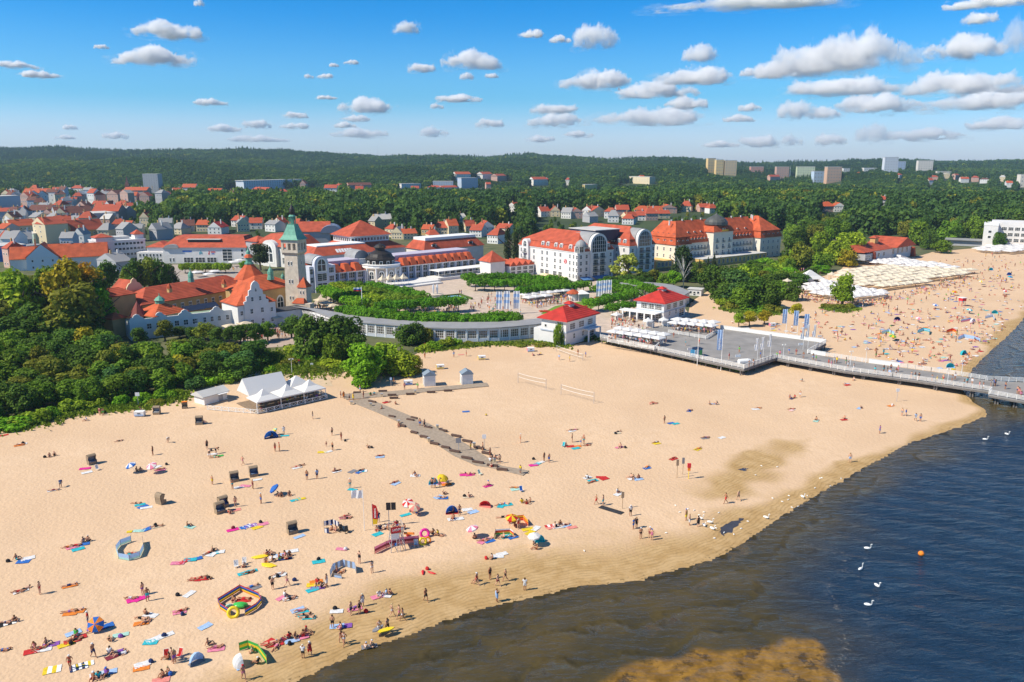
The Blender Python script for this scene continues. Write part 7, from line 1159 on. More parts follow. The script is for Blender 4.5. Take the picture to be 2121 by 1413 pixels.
sign(806, 1090, 1041, .75, 1.3, 'k', 'dark twin solar panel on a post behind the lifeguard tower', 'solar_panel_post', 'solar panel', n_=2); sign(950, 935, 907, 1.1, 1.1, 'e', 'grey sign board standing on the boardwalk'); sign(1003, 930, 900, .8, .9, 'w', 'white sign on a thin post beyond the boardwalk'); sign(1402, 990, 952, .5, 1.2, 'u', 'narrow brown sign on a tall stake, seaward one of a pair', wood=True); sign(1414, 983, 948, .5, 1.2, 'e', 'narrow grey sign on a tall stake, landward one of a pair', wood=True); sign(1289, 1054, 1019, .5, 1.1, 'u', 'brown pennant sign beside the black mat', wood=True); sign(1857, 832, 805, .9, .8, 'w', 'white sign on the sand near the pier piles'); sign(287, 842, 813, 1.0, .9, 'w', 'white sign among the bright bushes of the left beach'); sign(646, 760, 752, .8, .6, 'w', 'small information sign beside the grass patch'); sign(848, 782, 760, .3, .6, 'w', 'slim white post beside the yellow green tree'); sign(810, 800, 782, .5, .7, 'l', 'pale sign beside the picture covered box'); sign(620, 762, 745, .4, .4, 'r', 'small red sign in the long grass'); sign(880, 723, 711, .4, .4, 'r', 'small red sign by the gallery shrubs')
t = thing('rescue_post', 'yellow post with red lifebuoy box on the sand', 'rescue post', GB(1426, 992)); MB().tube((0, 0, 0), (0, 0, 2.6), .07, 6).build('post', mat('post_yellow', HUE['y'], .6), t); MB().bx(-.25, .25, -.22, .06, 1.7, 2.3).build('buoy_holder', mat('vinyl_orange', HUE['o']), t); MB().bx(-.32, .32, -.28, .1, 2.31, 3.1).build('red_box', REDP, t)
b = MB(); b.bx(-1.6, 1.6, -.5, .5, .03, .08)
o = b.build('access_mat', mat('black_mat', (.05,.05,.055), .8, .5, 3), None, GB(1266, 1057), R(-38)); o.scale = (1.4, 1.2, 1); tag(o, 'black rubber mat with pale lettering lying on the sand', 'mat')
# pram pair, towels on stands
for px, py, lb in ((706,1100,'dark folded pushchair beside the navy striped windbreak'), (718,1103,'dark pushchair nearer the sea by the striped windbreak')):
    t = thing('pushchair', lb, 'pushchair', GB(px, py), .4); b = MB(); b.yprism([(-.3, .35), (.3, .35), (.45, 1.0), (.1, 1.0), (-.1, .6), (-.35, .6)], -.25, .25); b.build('seat', DARK, t)
    for x in (-.3, .3):
        for y in (-.35, .4): b = MB(); b.tube((x-.03, y, .18), (x+.03, y, .18), .18, 10); b.build('wheel', DARK, t)
    b = MB(); b.tube((-.25, .45, .95), (-.25, .75, 1.1), .02, 5); b.tube((.25, .45, .95), (.25, .75, 1.1), .02, 5); b.tube((-.25, .75, 1.1), (.25, .75, 1.1), .02, 5); b.build('handle', GREYW, t)
# volleyball nets
for (a, b2, ta, tb, lb) in (((1073,793), (1131,808), 771, 785, 'beach volleyball net nearer the gallery, landward of its twin'), ((1162,818), (1230,836), 796, 812, 'beach volleyball net standing seaward of its twin'), ((1152,728), (1207,747), 716, 730, 'far beach volleyball net with players in front of the nearer pavilion')):
    A_, B_ = GB(*a), GB(*b2); v = B_-A_; L_ = math.hypot(v.x, v.y); t = thing('volleyball_net', lb, 'volleyball net', A_, math.atan2(v.y, v.x)); hN = min(hz(A_, ta)-A_.z, 2.7)
    for x in (0, L_): MB().tube((x, 0, -.2), (x, 0, hN+.1), .06, 6).build('post', GREYW, t)
    sag = lambda x: .18*math.sin(math.pi*x/L_); nb = 22
    for z, nm in ((0, 'top_tape'), (-1.0, 'bottom_tape')):
        b = MB()
        for i in range(nb): x0, x1 = .2+(L_-.4)*i/nb, .2+(L_-.4)*(i+1)/nb; b.add([(x0, 0, hN+z-sag(x0)), (x1, 0, hN+z-sag(x1)), (x1, 0, hN+z+.08-sag(x1)), (x0, 0, hN+z+.08-sag(x0))], [(0, 1, 2, 3)])
        b.build(nm, TRIM, t)
    b = MB()
    for i in range(nb*2+1): x = .2+(L_-.4)*i/nb/2; b.bx(x-.006, x+.006, -.005, .005, hN-.9-sag(x), hN-sag(x))
    for z in (-.75, -.5, -.25):
        for i in range(nb): x0, x1 = .2+(L_-.4)*i/nb, .2+(L_-.4)*(i+1)/nb; b.add([(x0, 0, hN+z-sag(x0)), (x1, 0, hN+z-sag(x1)), (x1, 0, hN+z+.02-sag(x1)), (x0, 0, hN+z+.02-sag(x0))], [(0, 1, 2, 3)])
    o = b.build('netting', mat('net_cord', (.35,.30,.24), .9), t); o['kind'] = 'stuff'
# swans and gulls
def bird(p, s_, rz, floatn=False, neck=True):
    b = MB(); b.lathe([(.02, -.5), (.16, -.42), (.27, -.15), (.28, .12), (.18, .38), (.05, .5)], n=10); vs = [(x*.8, -z, y*.75+.28) for x, y, z in b.v]; b.v = vs
    if neck:
        pts = [(0, -.42, .32), (0, -.56, .5), (0, -.52, .75), (0, -.50, .95), (0, -.60, 1.02)]
        for a, c in zip(pts, pts[1:]): b.tube(a, c, .065, 6, .05)
        b.lathe([(.02, 0), (.07, .05), (.06, .14), (.015, .24)], n=6); k_ = len(b.v)-24; b.v = b.v[:k_]+[(x, -.56-z, 1.02+y) for x, y, z in b.v[k_:]]
    else: b.lathe([(.03, 0), (.13, .1), (.03, .2)], 0, -.48, 6)
    if not floatn and neck: b.tube((.08, 0, 0), (.08, 0, .2), .03, 4); b.tube((-.08, 0, 0), (-.08, 0, .2), .03, 4)
    return b
SWM, SWF, GUL = bird(0, 1, 0).mesh('swan', mat('white_feathers', (.85,.84,.80), .7), smooth=True), bird(0, 1, 0, True).mesh('swan', mat('white_feathers', (.85,.84,.80)), smooth=True), bird(0, 1, 0, True, False).mesh('gull', mat('white_feathers', (.85,.84,.80)), smooth=True)
for px, py, rz, lb in ((1450,1076,1,'white swan standing behind the person in black dress'), (1458,1090,.2,'white swan nearest the person in black dress'), (1470,1084,1.2,'upright white swan, landward of two at the puddle'), (1475,1097,.6,'white swan bending at the edge of the puddle'), (1586,1074,.8,'white swan resting alone on the wet sand'), (1662,1031,.3,'white swan sitting at the upper water edge')): o = ob('swan', SWM, None, GB(px, py), rz, (.95,)*3); tag(o, lb, 'swan', 'swans on the wet sand')
for px, py, rz, lb in ((1796,1137,1.3,'floating swan nearest the orange buoy'), (1782,1180,2.2,'floating swan below the one level with the buoy'), (1816,1214,.3,'floating swan with raised neck, seaward of its mates'), (1797,1254,1.2,'floating swan closest to the yellow sandbank'), (2040,911,1.2,'floating swan near the pier end'), (2085,900,.4,'floating swan closest to the pier'), (1425+600, 1010, 0, None)):
    if lb: p = G(px, py, ZSEA); o = ob('swan', SWF, None, p-Vector((0, 0, .12)), rz, (.95,)*3); tag(o, lb, 'swan', 'swans floating on the sea')
for i, (px, py) in enumerate(((1425,1055),(1438,1058),(1458,1062),(1489,1063),(1448,1068),(1520,1108),(1480,1116),(1549,1081),(1633,1036),(1634,1028),(1672,1028),(1640,1052),(1653,1050),(1688,1012),(1698,992),(1702,991),(1742,992),(1720,1008),(1600,1033),(1610,968),(1577,966),(1565,985),(1210,1142),(1483,1095),(1408,1062),(1399,1048),(1380,1105),(1500,1104),(1535,1096),(1620,1040))): o = ob('gull', GUL, None, GB(px, py), rnd.uniform(0, 6), (.42,)*3); tag(o, 'small white gull standing on the wet sand', 'gull', 'gulls along the water edge')
# ------------------------------------------------------------------ deck, pier, boardwalk, cafes
ZD = 2.0
DECKM = mat('deck_boards', (.32,.305,.29), .85, .3, .22, coord='World'); TIMB = mat('grey_timber', (.22,.20,.185), .9, .35, 1.5); WTIM = mat('white_timber', (.80,.79,.76), .7, .08, 2)
rl = MB(); rl.box(-1, 0, 0, .13, .13, 1.15); rl.box(1, 0, 0, .13, .13, 1.15)
for z in (.25, .55, .85): rl.bx(-1, 1, -.03, .03, z, z+.11)
rl.bx(-1.05, 1.05, -.09, .09, 1.15, 1.21); RAIL = rl.mesh('railing_panel', WTIM)
sl_ = MB(); sl_.bx(-1, 1, -.05, .05, .05, 1.25); sl_.bx(-1.02, 1.02, -.1, .1, 1.25, 1.32); SOLID = sl_.mesh('boarded_panel', WTIM)
def railing(par, pts, me=RAIL, z=ZD, skip=()):
    for a, b_ in zip(pts, pts[1:]):
        d = b_-a; L_ = math.hypot(d.x, d.y); n_ = max(1, round(L_/2)); an_ = math.atan2(d.y, d.x)
        for i in range(n_): c = a.lerp(b_, (i+.5)/n_); ob(me.name.split('.')[0], me, par, (c.x, c.y, z+.005), an_, (L_/n_/2, 1, 1))
def dz(px, py): return G(px, py, ZD)
dk = thing('sea_deck', 'wide grey timber deck with white railings between pavilion and pier', 'deck')
D1, D2, D3, D4, D5, D6, D7, D8, D9 = dz(1243, 700), dz(1541, 764), dz(1606, 742), dz(1640, 737), dz(1673, 732), dz(1711, 711), dz(1492, 681), dz(1424, 664), dz(1300, 688)
DP = [D1, D2, D3, D4, D5, D6, D7, D8, D9]
MB().prism([(p.x, p.y) for p in DP], ZD-.30, ZD).build('deck_floor', DECKM, dk)
def inset(a, b_, off): d = (b_-a); n_ = Vector((-d.y, d.x, 0)).normalized(); return a+n_*off, b_+n_*off
for a, b_ in ((D1, D2), (D2, D3), (D5, D6), (D6, D7)):
    p, q = inset(a, b_, .12); railing(dk, [p, q], SOLID if (a is D6) else RAIL)
    b = MB(); d = b_-a; L_ = d.length; b.box(0, 0, 0, L_, .25, .42); m_ = (a+b_)/2; o = b.build('edge_beam', TIMB, dk, (m_.x, m_.y, ZD-.73), math.atan2(d.y, d.x))
    for i in range(int(L_/4)+1): c = a.lerp(b_, min(1, i*4/L_)); ci = inset(a, b_, 1.0)[0]-a; MB().tube((0, 0, -.5), (0, 0, ZD-.31), .2, 7).build('pile', TIMB, dk, (c.x+ci.x, c.y+ci.y, 0))
b = MB()
for i in range(6): b.bx(-6, 6, i*.45, i*.45+.5, 0, ZD-.03-i*.32)
st_ = b.build('steps', DECKM, dk, D9+Vector((-1, 0, -ZD+.06)), math.atan2((D9-D1).y, (D9-D1).x)); 
pr = thing('pier', 'long timber pier with white railings running out over the sea', 'pier'); ZP = ZD-.006
nearP = [dz(1606, 742), dz(1750, 768), dz(1900, 788), dz(2054, 811)]; farP = [dz(1673, 732.3), dz(1800, 752), dz(1945, 772), dz(2045, 788)]
def strip(nm, N_, F2, z0, z1, m, par):
    b = MB()
    for i in range(len(N_)-1): b.prism([(v.x, v.y) for v in (N_[i], N_[i+1], F2[i+1], F2[i])], z0, z1)
    return b.build(nm, m, par)
strip('pier_floor', nearP, farP, ZP-.3, ZP, DECKM, pr)
n2, f2 = [dz(2048, 817), dz(2125, 831), dz(2330, 868)], [dz(2042, 788), dz(2121, 792), dz(2360, 803)]
strip('pier_head_floor', n2, f2, ZP-.32, ZP-.01, DECKM, pr); railing(pr, nearP); railing(pr, farP[:2]); railing(pr, [farP[1], farP[1].lerp(farP[2], .45)], SOLID); railing(pr, [farP[1].lerp(farP[2], .45), farP[2], farP[3]]); railing(pr, n2); railing(pr, f2); railing(pr, [nearP[-1], n2[0]])
railing(pr, [farP[0].lerp(farP[1], .05), farP[0].lerp(farP[1], .3)], SOLID)
for N_ in (nearP, n2):
    for a, b_ in zip(N_, N_[1:]): d = b_-a; m_ = (a+b_)/2; b = MB(); b.box(0, 0, 0, d.length, .25, .4); b.build('edge_beam', TIMB, pr, (m_.x, m_.y, ZP-.72), math.atan2(d.y, d.x))
acc = 0
for a, b_, fa, fb in [(nearP[i], nearP[i+1], farP[i], farP[i+1]) for i in range(3)]+[(n2[i], n2[i+1], f2[i], f2[i+1]) for i in range(2)]:
    L_ = (b_-a).length; n_ = max(2, int(L_/6.5))
    for i in range(n_):
        t = (i+.5)/n_; c0, c1 = a.lerp(b_, t), fa.lerp(fb, t); wid = (c1-c0).length; an_ = math.atan2((c1-c0).y, (c1-c0).x)
        b = MB(); b.box(0, 0, 0, wid, .35, .4); m_ = (c0+c1)/2; b.build('cross_beam', TIMB, pr, (m_.x, m_.y, ZP-.72), an_)
        for k in range(4):
            for s_ in (-.28, .28): c = c0.lerp(c1, .06+.28*k); MB().tube((s_, 0, -2.5), (s_, 0, ZP-.73), .21, 7).build('pile', TIMB, pr, (c.x, c.y, 0), an_+math.pi/2)
def lamp(px, py, z, h_, label):
    t = thing('lamp_post', label, 'lamp post', G(px, py, z) if z else GB(px, py), .3); MB().tube((0, 0, 0), (0, 0, h_), .07, 6, .05).build('post', TRIM, t); b = MB(); b.tube((-.5, 0, h_), (.5, 0, h_), .04, 5); b.build('arm', TRIM, t)
    for x in (-.5, .5): MB().lathe([(.05, 0), (.17, .1), (.14, .3), (.03, .36)], x, 0, 8).build('lantern', mat('lamp_glass', (.8,.8,.75), .3), t, (0, 0, h_-.36))
for px, py, lb in ((1622,742,'white lamp post where the pier leaves the deck'), (1761,757,'white lamp post on the pier above the sand'), (1793,752,'white lamp post on the far pier railing, landward half'), (1962,796,'white lamp post on the near pier railing'), (1991,778,'white lamp post on the far pier railing close to the water')): lamp(px, py, ZD, 4.2, lb)
lamp(605, 776, 0, 4.6, 'white twin lamp post at the sandy path below the trees'); lamp(540, 742, .1, 4.5, 'white lamp post behind the long grass patch')
# flags
FB = 'lwl'
for px, py, pt, lb in ((1627,700,640,'blue and white banner flag behind the deck, landward of three'), (1650,706,643,'blue and white banner flag behind the deck, middle of three'), (1672,711,650,'blue and white banner flag behind the deck, seaward of three'), (1493,768,682,'blue and white banner flag on a tall pole in front of the deck')):
    t = pole_flag(px, py, pt, [(1.5, .50, .99, 'l')], lb, 'banner', 'banner_flag', dirx=-1, rad=.09); wd = word(t, 'SOPOT', 0, 0, .55, mat('flag_white', HUE['w'], .7), 0); wd.rotation_euler = (0, R(-90), 0); wd.location = (-.55, -.20, (hz(t.location, pt)-t.location.z)*.52)
for px, py, pt, lb in ((1663,724,676,'white feather flag at the back of the deck corner, first'), (1673,722,671,'white feather flag at the back of the deck corner, middle'), (1687,720,671,'white feather flag at the back of the deck corner, last'), (1568,749,699,'white feather flag on the deck front, landward of three'), (1580,746,697,'white feather flag on the deck front, middle of three'), (1595,742,690,'white feather flag on the deck front, nearest the pier')): pole_flag(px, py, pt, [(1.0, .45, .7, 'w'), (.65, .7, .97, 'w')], lb, 'flag', 'feather_flag', z=ZD, dirx=-1)
pole_flag(1444, 758, 683, [], 'tall white pole without flag in front of the deck', 'flagpole', 'flagpole', rad=.1)
for px, py, pt, lb in ((1040,651,603,'blue and white banner on the square, left of three'), (1056,651,602,'blue and white banner on the square, middle of three'), (1076,650,602,'blue and white banner on the square, right of three'), (1246,624,581,'blue and white banner by the round kiosk, left of three'), (1256,622,580,'blue and white banner by the round kiosk, middle of three'), (1266,620,579,'blue and white banner by the round kiosk, right of three')): pole_flag(px, py, pt, [(2.3, .22, .98, 'wlwlw')], lb, 'banner', 'banner_flag', z=.1, rad=.1)
pole_flag(751, 652, 594, [(3.0, .84, .97, 'rbw')], 'tall white flagpole with white blue and red flag in front of the spa house', 'flag', z=.1, rad=.22)
# cafe parasols on the deck and the square
def cafe(pts, sp_, h_, r, label, group, c='w', rise=.7):
    k = 0
    for p in pts: k += 1; parasol(p, c, None, r, h_, (0, 0), True, group, rz=math.atan2((D2-D1).y, (D2-D1).x), rise=rise, desc=label, name='cafe_parasol')
def gridp(a, b_, c, nx, ny): return [a+(b_-a)*((i+.5)/nx)+(c-a)*((j+.5)/ny) for j in range(ny) for i in range(nx)]
cafe(gridp(dz(1256,704), dz(1366,721), dz(1282,690), 6, 2), 4, 2.5, 1.75, 'big white cafe parasol on the deck beside the nearer pavilion', 'white cafe parasols by the nearer pavilion')
cafe(gridp(dz(1385,686), dz(1478,694), dz(1398,672), 5, 2), 4, 2.6, 1.9, 'big white cafe parasol on the deck beside the farther pavilion', 'white cafe parasols by the farther pavilion')
cafe([G(x, y, .1) for x, y in ((1088,622),(1104,620),(1121,618),(1138,617),(1152,615),(1168,613),(1110,626),(1130,624),(1096,628))], 4, 2.6, 2.3, 'white cafe parasol on the square left of the round kiosk', 'white parasols on the square'); cafe([G(x, y, .1) for x, y in ((434,578),(410,574),(446,572),(485,552),(498,548))], 4, 2.6, 2.4, 'white parasol behind the bath house roof', 'parasols behind the bath house'); cafe([G(x, y, .1) for x, y in ((573,672),(508,684),(478,690),(1306,625),(676,640),(690,646),(705,652),(664,634))], 4, 2.6, 2.2, 'cream parasol below the white parapet range and lighthouse', 'parasols below the lighthouse', 'c')
AF = math.atan2((D2-D1).y, (D2-D1).x)
def cafe_fence(par_label, pts, z):
    t = thing('cafe_fence', par_label, 'fence'); railing(t, pts, RAIL, z)
cafe_fence('white fence round the cafe parasols of the nearer pavilion', [dz(1258,709), dz(1354,726), dz(1372,712)], ZD); cafe_fence('white fence round the cafe parasols of the farther pavilion', [dz(1384,690), dz(1462,703), dz(1484,690)], ZD); cafe_fence('white fence across the gap between the two pavilions', [G(1296,679,.12), G(1335,690,.12)], .12)
def peaked(p, r, h_, apex, label, rz=0, n_=4, side=False, name='peaked_tent', group=None, m=None):
    t = thing(name, label, 'tent', p, rz, group); m = m or mat('tent_canvas', (.80,.79,.77), .75, trans=.2); b = MB(); q = r*1.414 if n_ == 4 else r; b.lathe([(q, h_-.35), (q, h_), (q*.55, h_+apex*.30), (q*.22, h_+apex*.66), (.06, h_+apex)], n=n_, a0=math.pi/4 if n_ == 4 else 0); b.build('canopy', m, t)
    for i in range(n_): a = math.tau*i/n_+(math.pi/4 if n_ == 4 else 0); MB().tube((q*.96*math.cos(a), q*.96*math.sin(a), 0), (q*.96*math.cos(a), q*.96*math.sin(a), h_-.36), .06, 5).build('post', TRIM, t)
    if side: b = MB(); b.box(0, r*.6, 0, r*1.8, .1, h_-.37); b.build('side_wall', m, t)
    return t
peaked(dz(1342, 678), 2.0, 2.4, 1.1, 'small white kiosk tent left of the farther deck parasols', AF, 6, True); peaked(dz(1374, 676), 1.9, 2.4, 1.1, 'small white kiosk tent between pavilion and deck parasols', AF, 6, True); peaked(G(1277, 664, .1), 1.6, 2.4, .9, 'white booth with peaked roof between the two pavilions', AF, 4, True)
for x, y, lb in ((793,592,'cream peaked canopy at the rotunda, first of the row'), (807,591,'cream peaked canopy at the rotunda, second of the row'), (821,590,'cream peaked canopy at the rotunda, third of the row'), (836,589,'cream peaked canopy at the rotunda, last of the row')): peaked(G(x, y, 1.3), 1.7, 3.0, 2.4, lb, .7, 4, m=mat('cream_canvas', (.72,.64,.50), .8, trans=.2))
# kiosk with round red roof and grey store, square
t = thing('round_kiosk', 'small round kiosk with red conical roof on the square', 'kiosk', G(1187, 622, .1)); MB().lathe([(2.2, 0), (2.2, 3)], n=10).build('wall', WHITE, t); MB().lathe([(3.0, 3.01), (2.9, 3.3), (1.5, 4.2), (.2, 4.7)], n=10).build('roof', ROOFO, t)
t = thing('grey_booth', 'grey booth with white peaked roof beside the round kiosk', 'kiosk', G(1206, 622, .1), .3); MB().bx(-2.4, 2.4, -2, 2, 0, 3).build('wall', GREYW, t); MB().frust((-2.7, 2.7, -2.3, 2.3), 3.01, (-.3, .3, -.3, .3), 4.4).build('roof', TRIM, t)
# fountain basin with two jets
t = thing('fountain', 'square fountain basin with round stone drum and two water jets', 'fountain', G(902, 622, .1), .5); MB().lathe([(3.4, 0), (3.2, 2.4), (3.5, 2.5), (3.5, 2.8)], n=16).build('drum', STONE, t); MB().bx(-4.5, 13, -5, 5, .02, .45).build('basin', TRIM, t); MB().bx(-4.2, 12.7, -4.7, 4.7, .46, .5).build('water', mat('pool_water', (.25,.55,.58), .1, .2, .5), t)
for x in (-.9, .9): b = MB(); b.lathe([(.16, 2.8), (.42, 4.2), (.5, 5.4), (.36, 6.4), (.1, 7.0)], x, 0, 8); b.build('water_jet', mat('white_water', (.85,.87,.9), .5, trans=.4), t)
for (x0, x1, y0, y1) in ((14, 14.9, -6, 6), (-6, 14.9, 6, 6.9)): b = MB(); b.bx(x0, x1, y0, y1, .02, .8); b.build('clipped_hedge', mat('hedge_green', (.10,.17,.03), .9, .5, 2), t)
for px, py, w_, lb in ((1205, 636, 3.2, 'red flower bed beside the lawn on the square'), (1128, 646, 3.0, 'red flower bed at the corner of the lawn'), (1240, 618, 2.6, 'red flower bed by the banner trio')):
    g_ = np.random.default_rng(int(px)); k = 260; a = g_.uniform(0, 6.28, k); r_ = np.sqrt(g_.random(k))*w_/2; C = np.stack([r_*np.cos(a)*1.5, r_*np.sin(a), .25+.2*g_.random(k)], 1); t = thing('flower_bed', lb, 'flower bed', G(px, py, .14)); ob('blossoms', quads('blossoms', C, g_.normal(size=(k, 3))+np.array([0, 0, 1.5]), .4, mat('red_blossom', (.65,.08,.03), .8), g_), t)['kind'] = 'stuff'; MB().lathe([(w_/2*1.15, .02), (w_/2*1.1, .2)], n=14).build('bed_edge', mat('hedge_green', (.10,.17,.03)), t)
# kiosks on deck
t = thing('deck_kiosk', 'blue green and white kiosk standing alone on the deck', 'kiosk', dz(1442, 738), .5); MB().bx(-1.4, 1.4, -1, 1, 0, 2.4).build('cabin', mat('kiosk_blue', (.04,.22,.42), .5, .2), t); MB().bx(-1.5, 0, -1.04, -1.0, .1, 2.3).build('poster_panel', TRIM, t); MB().bx(.2, 1.3, -1.04, -1.0, .3, 2.0).build('green_panel', mat('kiosk_green', (.12,.45,.12), .5), t); MB().bx(-1.6, 1.6, -1.2, 1.2, 2.41, 2.55).build('roof', NAVY, t); b = MB(); b.tube((-2.6, 0, 0), (-2.6, 0, 2.6), .05, 5); b.bx(-3.5, -1.7, -.05, .05, 2.2, 2.9); b.build('signboard', TRIM, t)
for px, py, lb in ((1528,748,'white low sign board on the deck front'), (1658,723,'white slanted sign board near the deck back corner'), (1697,706,'white sign board outside the deck corner'), (1600,690,'white sign board on a post behind the deck')): t = thing('notice_board', lb, 'sign', dz(px, py) if px not in (1697, 1600) else GB(px, py), .2); MB().tube((0, 0, 0), (0, 0, 1.6), .04, 5).build('post', GREYW, t); MB().bx(-.8, .8, -.05, .05, 1.2, 1.9).build('panel', TRIM, t)
b = MB(); b.bx(-2, 2, -.8, .8, .1, .7); t = thing('upturned_boat', 'white covered boat lying on the deck front', 'boat', dz(1543, 752), .25); MB().lathe([(.75, -2), (.8, -.8), (.8, .8), (.6, 1.7), (.1, 2.2)], n=10).build('hull', TRIM, t, (0, 0, .5)).rotation_euler = (0, R(90), 0)
# tent restaurant
A, an, L = frame((535, 858), (678, 826)); tc = mat('tent_canvas', (.80,.79,.77), .75, trans=.2)
t = thing('tent_restaurant', 'white beach tent restaurant with peaked canopies and lattice fence', 'restaurant', A, an); dpt = 11.5; w3 = L/3
for i in range(3):
    b = MB(); cx_ = (i+.5)*w3; b.frust((cx_-w3*.49, cx_+w3*.49, .3, w3), 2.5, (cx_-w3*.49, cx_+w3*.49, .3, w3), 2.8); b.frust((cx_-w3*.49, cx_+w3*.49, .3, w3), 2.801, (cx_-w3*.2, cx_+w3*.2, w3*.32, w3*.72), 3.6); b.frust((cx_-w3*.2, cx_+w3*.2, w3*.32, w3*.72), 3.601, (cx_-.12, cx_+.12, w3*.5, w3*.54), 4.9); b.build('peaked_canopy', tc, t)
for i in range(4): MB().box(i*w3 if i < 3 else L-.2, .4, 0, .14, .14, 2.49).build('post', TRIM, t)
b = MB(); b.yprism([(w3+.3, 2.7), (w3+7.5, 2.7), (w3+3.9, 6.4)], 1.0, L*.62); b.build('main_canopy', tc, t); b = MB(); b.frust((L*.64, L*.96, w3+.4, w3+5), 2.7, (L*.8-.15, L*.8+.15, w3+2.6, w3+2.8), 4.9); b.build('rear_canopy', tc, t)
MB().bx(-.2, L+.2, 0, dpt, .01, .18).build('floor', mat('deck_wood', (.3,.22,.15)), t)
lf = MB(); lf.box(-.95, 0, 0, .1, .1, 1.1); lf.box(.95, 0, 0, .1, .1, 1.1); lf.bx(-1, 1, -.04, .04, .98, 1.08); lf.bx(-1, 1, -.04, .04, .12, .22)
for x0 in (-.9, 0): lf.tube((x0, 0, .2), (x0+.9, 0, 1.0), .04, 4); lf.tube((x0, 0, 1.0), (x0+.9, 0, .2), .04, 4)
LATT = lf.mesh('lattice_panel', WTIM)
for a, b_ in (((0, 0), (L, 0)), ((0, 0), (-7.5, dpt)), ((L, 0), (L+1, 6))):
    a, b_ = Vector((*a, 0)), Vector((*b_, 0)); d = b_-a; n_ = max(1, round(d.length/2))
    for i in range(n_): c = a.lerp(b_, (i+.5)/n_); ob('lattice_panel', LATT, t, (c.x, c.y, .02), math.atan2(d.y, d.x), (d.length/n_/2, 1, 1))
for i in range(12):
    x, y = rnd.uniform(1, L-1), rnd.uniform(.9, 5.5); b = MB(); b.lathe([(.4, .88), (.4, .92)], x, y, 8); b.tube((x, y, .19), (x, y, .88), .05, 5); b.build('table', TIMB, t)
for i in range(30): person(t.matrix_world @ Vector((0, 0, 0))+Vector((math.cos(an)*(q1 := rnd.uniform(.8, L-.8))-math.sin(an)*(q2 := rnd.uniform(.7, 6)), math.sin(an)*q1+math.cos(an)*q2, .55)) if 0 else A+Vector((math.cos(an)*(q1 := rnd.uniform(.8, L-.8))-math.sin(an)*(q2 := rnd.uniform(.7, 5)), math.sin(an)*q1+math.cos(an)*q2, .5)), 'X', None, 'shirt', where='at the tables of the tent restaurant', group='guests inside the tent restaurant') if i < 14 else None
# white hut, cabins, boxes
A, an, L = frame((424, 840), (471, 827)); t = thing('white_hut', 'white boarded hut with pale gabled roof at the edge of the sand', 'hut', A, an); MB().bx(0, L, 0, 4.2, 0, 2.2).build('wall', WTIM, t); MB().gable(-.2, L+.2, 0, 4.2, 2.21, 3.3, .4).build('roof', FLAT, t); b = MB(); b.yprism([(0, 2.2), (4.2, 2.2), (2.1, 3.2)], 0, .06); b.build('gable_end', WTIM, t); MB().bx(L*.62, L*.8, -.04, 0, 0, 1.9).build('door', GREYW, t); MB().bx(L*.55, L*.98, -1.1, -.02, 2.0, 2.08).build('awning', TRIM, t)
for px, py, lb in ((878,801,'white beach cabin with grey roof beside the picture covered box'), (956,798,'white beach cabin with grey roof at the end of the cross boardwalk')):
    A = GB(px+1, py); t = thing('beach_cabin', lb, 'cabin', A, .25, 'white beach cabins'); MB().bx(0, 3.0, 0, 2.8, 0, 3.0).build('wall', WTIM, t); MB().gable(0, 3.0, 0, 2.8, 3.01, 4.0, .15, 'y').build('roof', mat('slate_blue_roof', (.24,.30,.36), .6, .15), t); b = MB(); b.xprism([(0, 3), (3, 3), (1.5, 3.95)], 0, .06); b.build('gable_end', WTIM, t); MB().bx(-.04, 0, .5, 1.6, .05, 2.2).build('door', GREYW, t)
    for i in range(1, 8): MB().bx(i*.375-.012, i*.375+.012, -.015, 0, .02, 2.98).build('board_joint', GREYW, t)
for px, py, c, lb in ((290,862,'w','white rental box with pink end by the bushes'), (912,764,'y','white rental box with colourful side, landward one near the gallery'), (998,745,'y','white rental box below the gallery windows'), (1099,728,'w','white rental box close to the volleyball players'), (846,797,'b','rental box covered with a beach picture beside the boardwalk'), (1546,687,'w','white rental box under the young trees'), (1600,676,'w','white rental box near the deck flags')):
    t = thing('rental_box', lb, 'box', GB(px, py), .2 if px != 290 else .1, 'rental boxes on the sand'); MB().bx(-1.1, 1.1, -.65, .65, .15, 1.25).build('body', TRIM, t); MB().bx(-1.16, -1.1, -.6, .6, .2, 1.2).build('printed_side', mat('print_'+HN[c if c != 'w' else 'p'], HUE[c if c != 'w' else 'p'], .6, .4, 2), t); MB().bx(-.35, .35, -.7, -.65, .7, .9).build('slot', DARK, t); MB().bx(-1.0, 1.0, -.69, -.65, .25, .55).build('printed_strip', mat('print_'+HN[c if c != 'w' else 'l'], HUE[c if c != 'w' else 'l'], .6, .4, 2), t)
    for x in (-.9, .9): MB().box(x, 0, 0, .15, 1, .15).build('foot', GREYW, t)
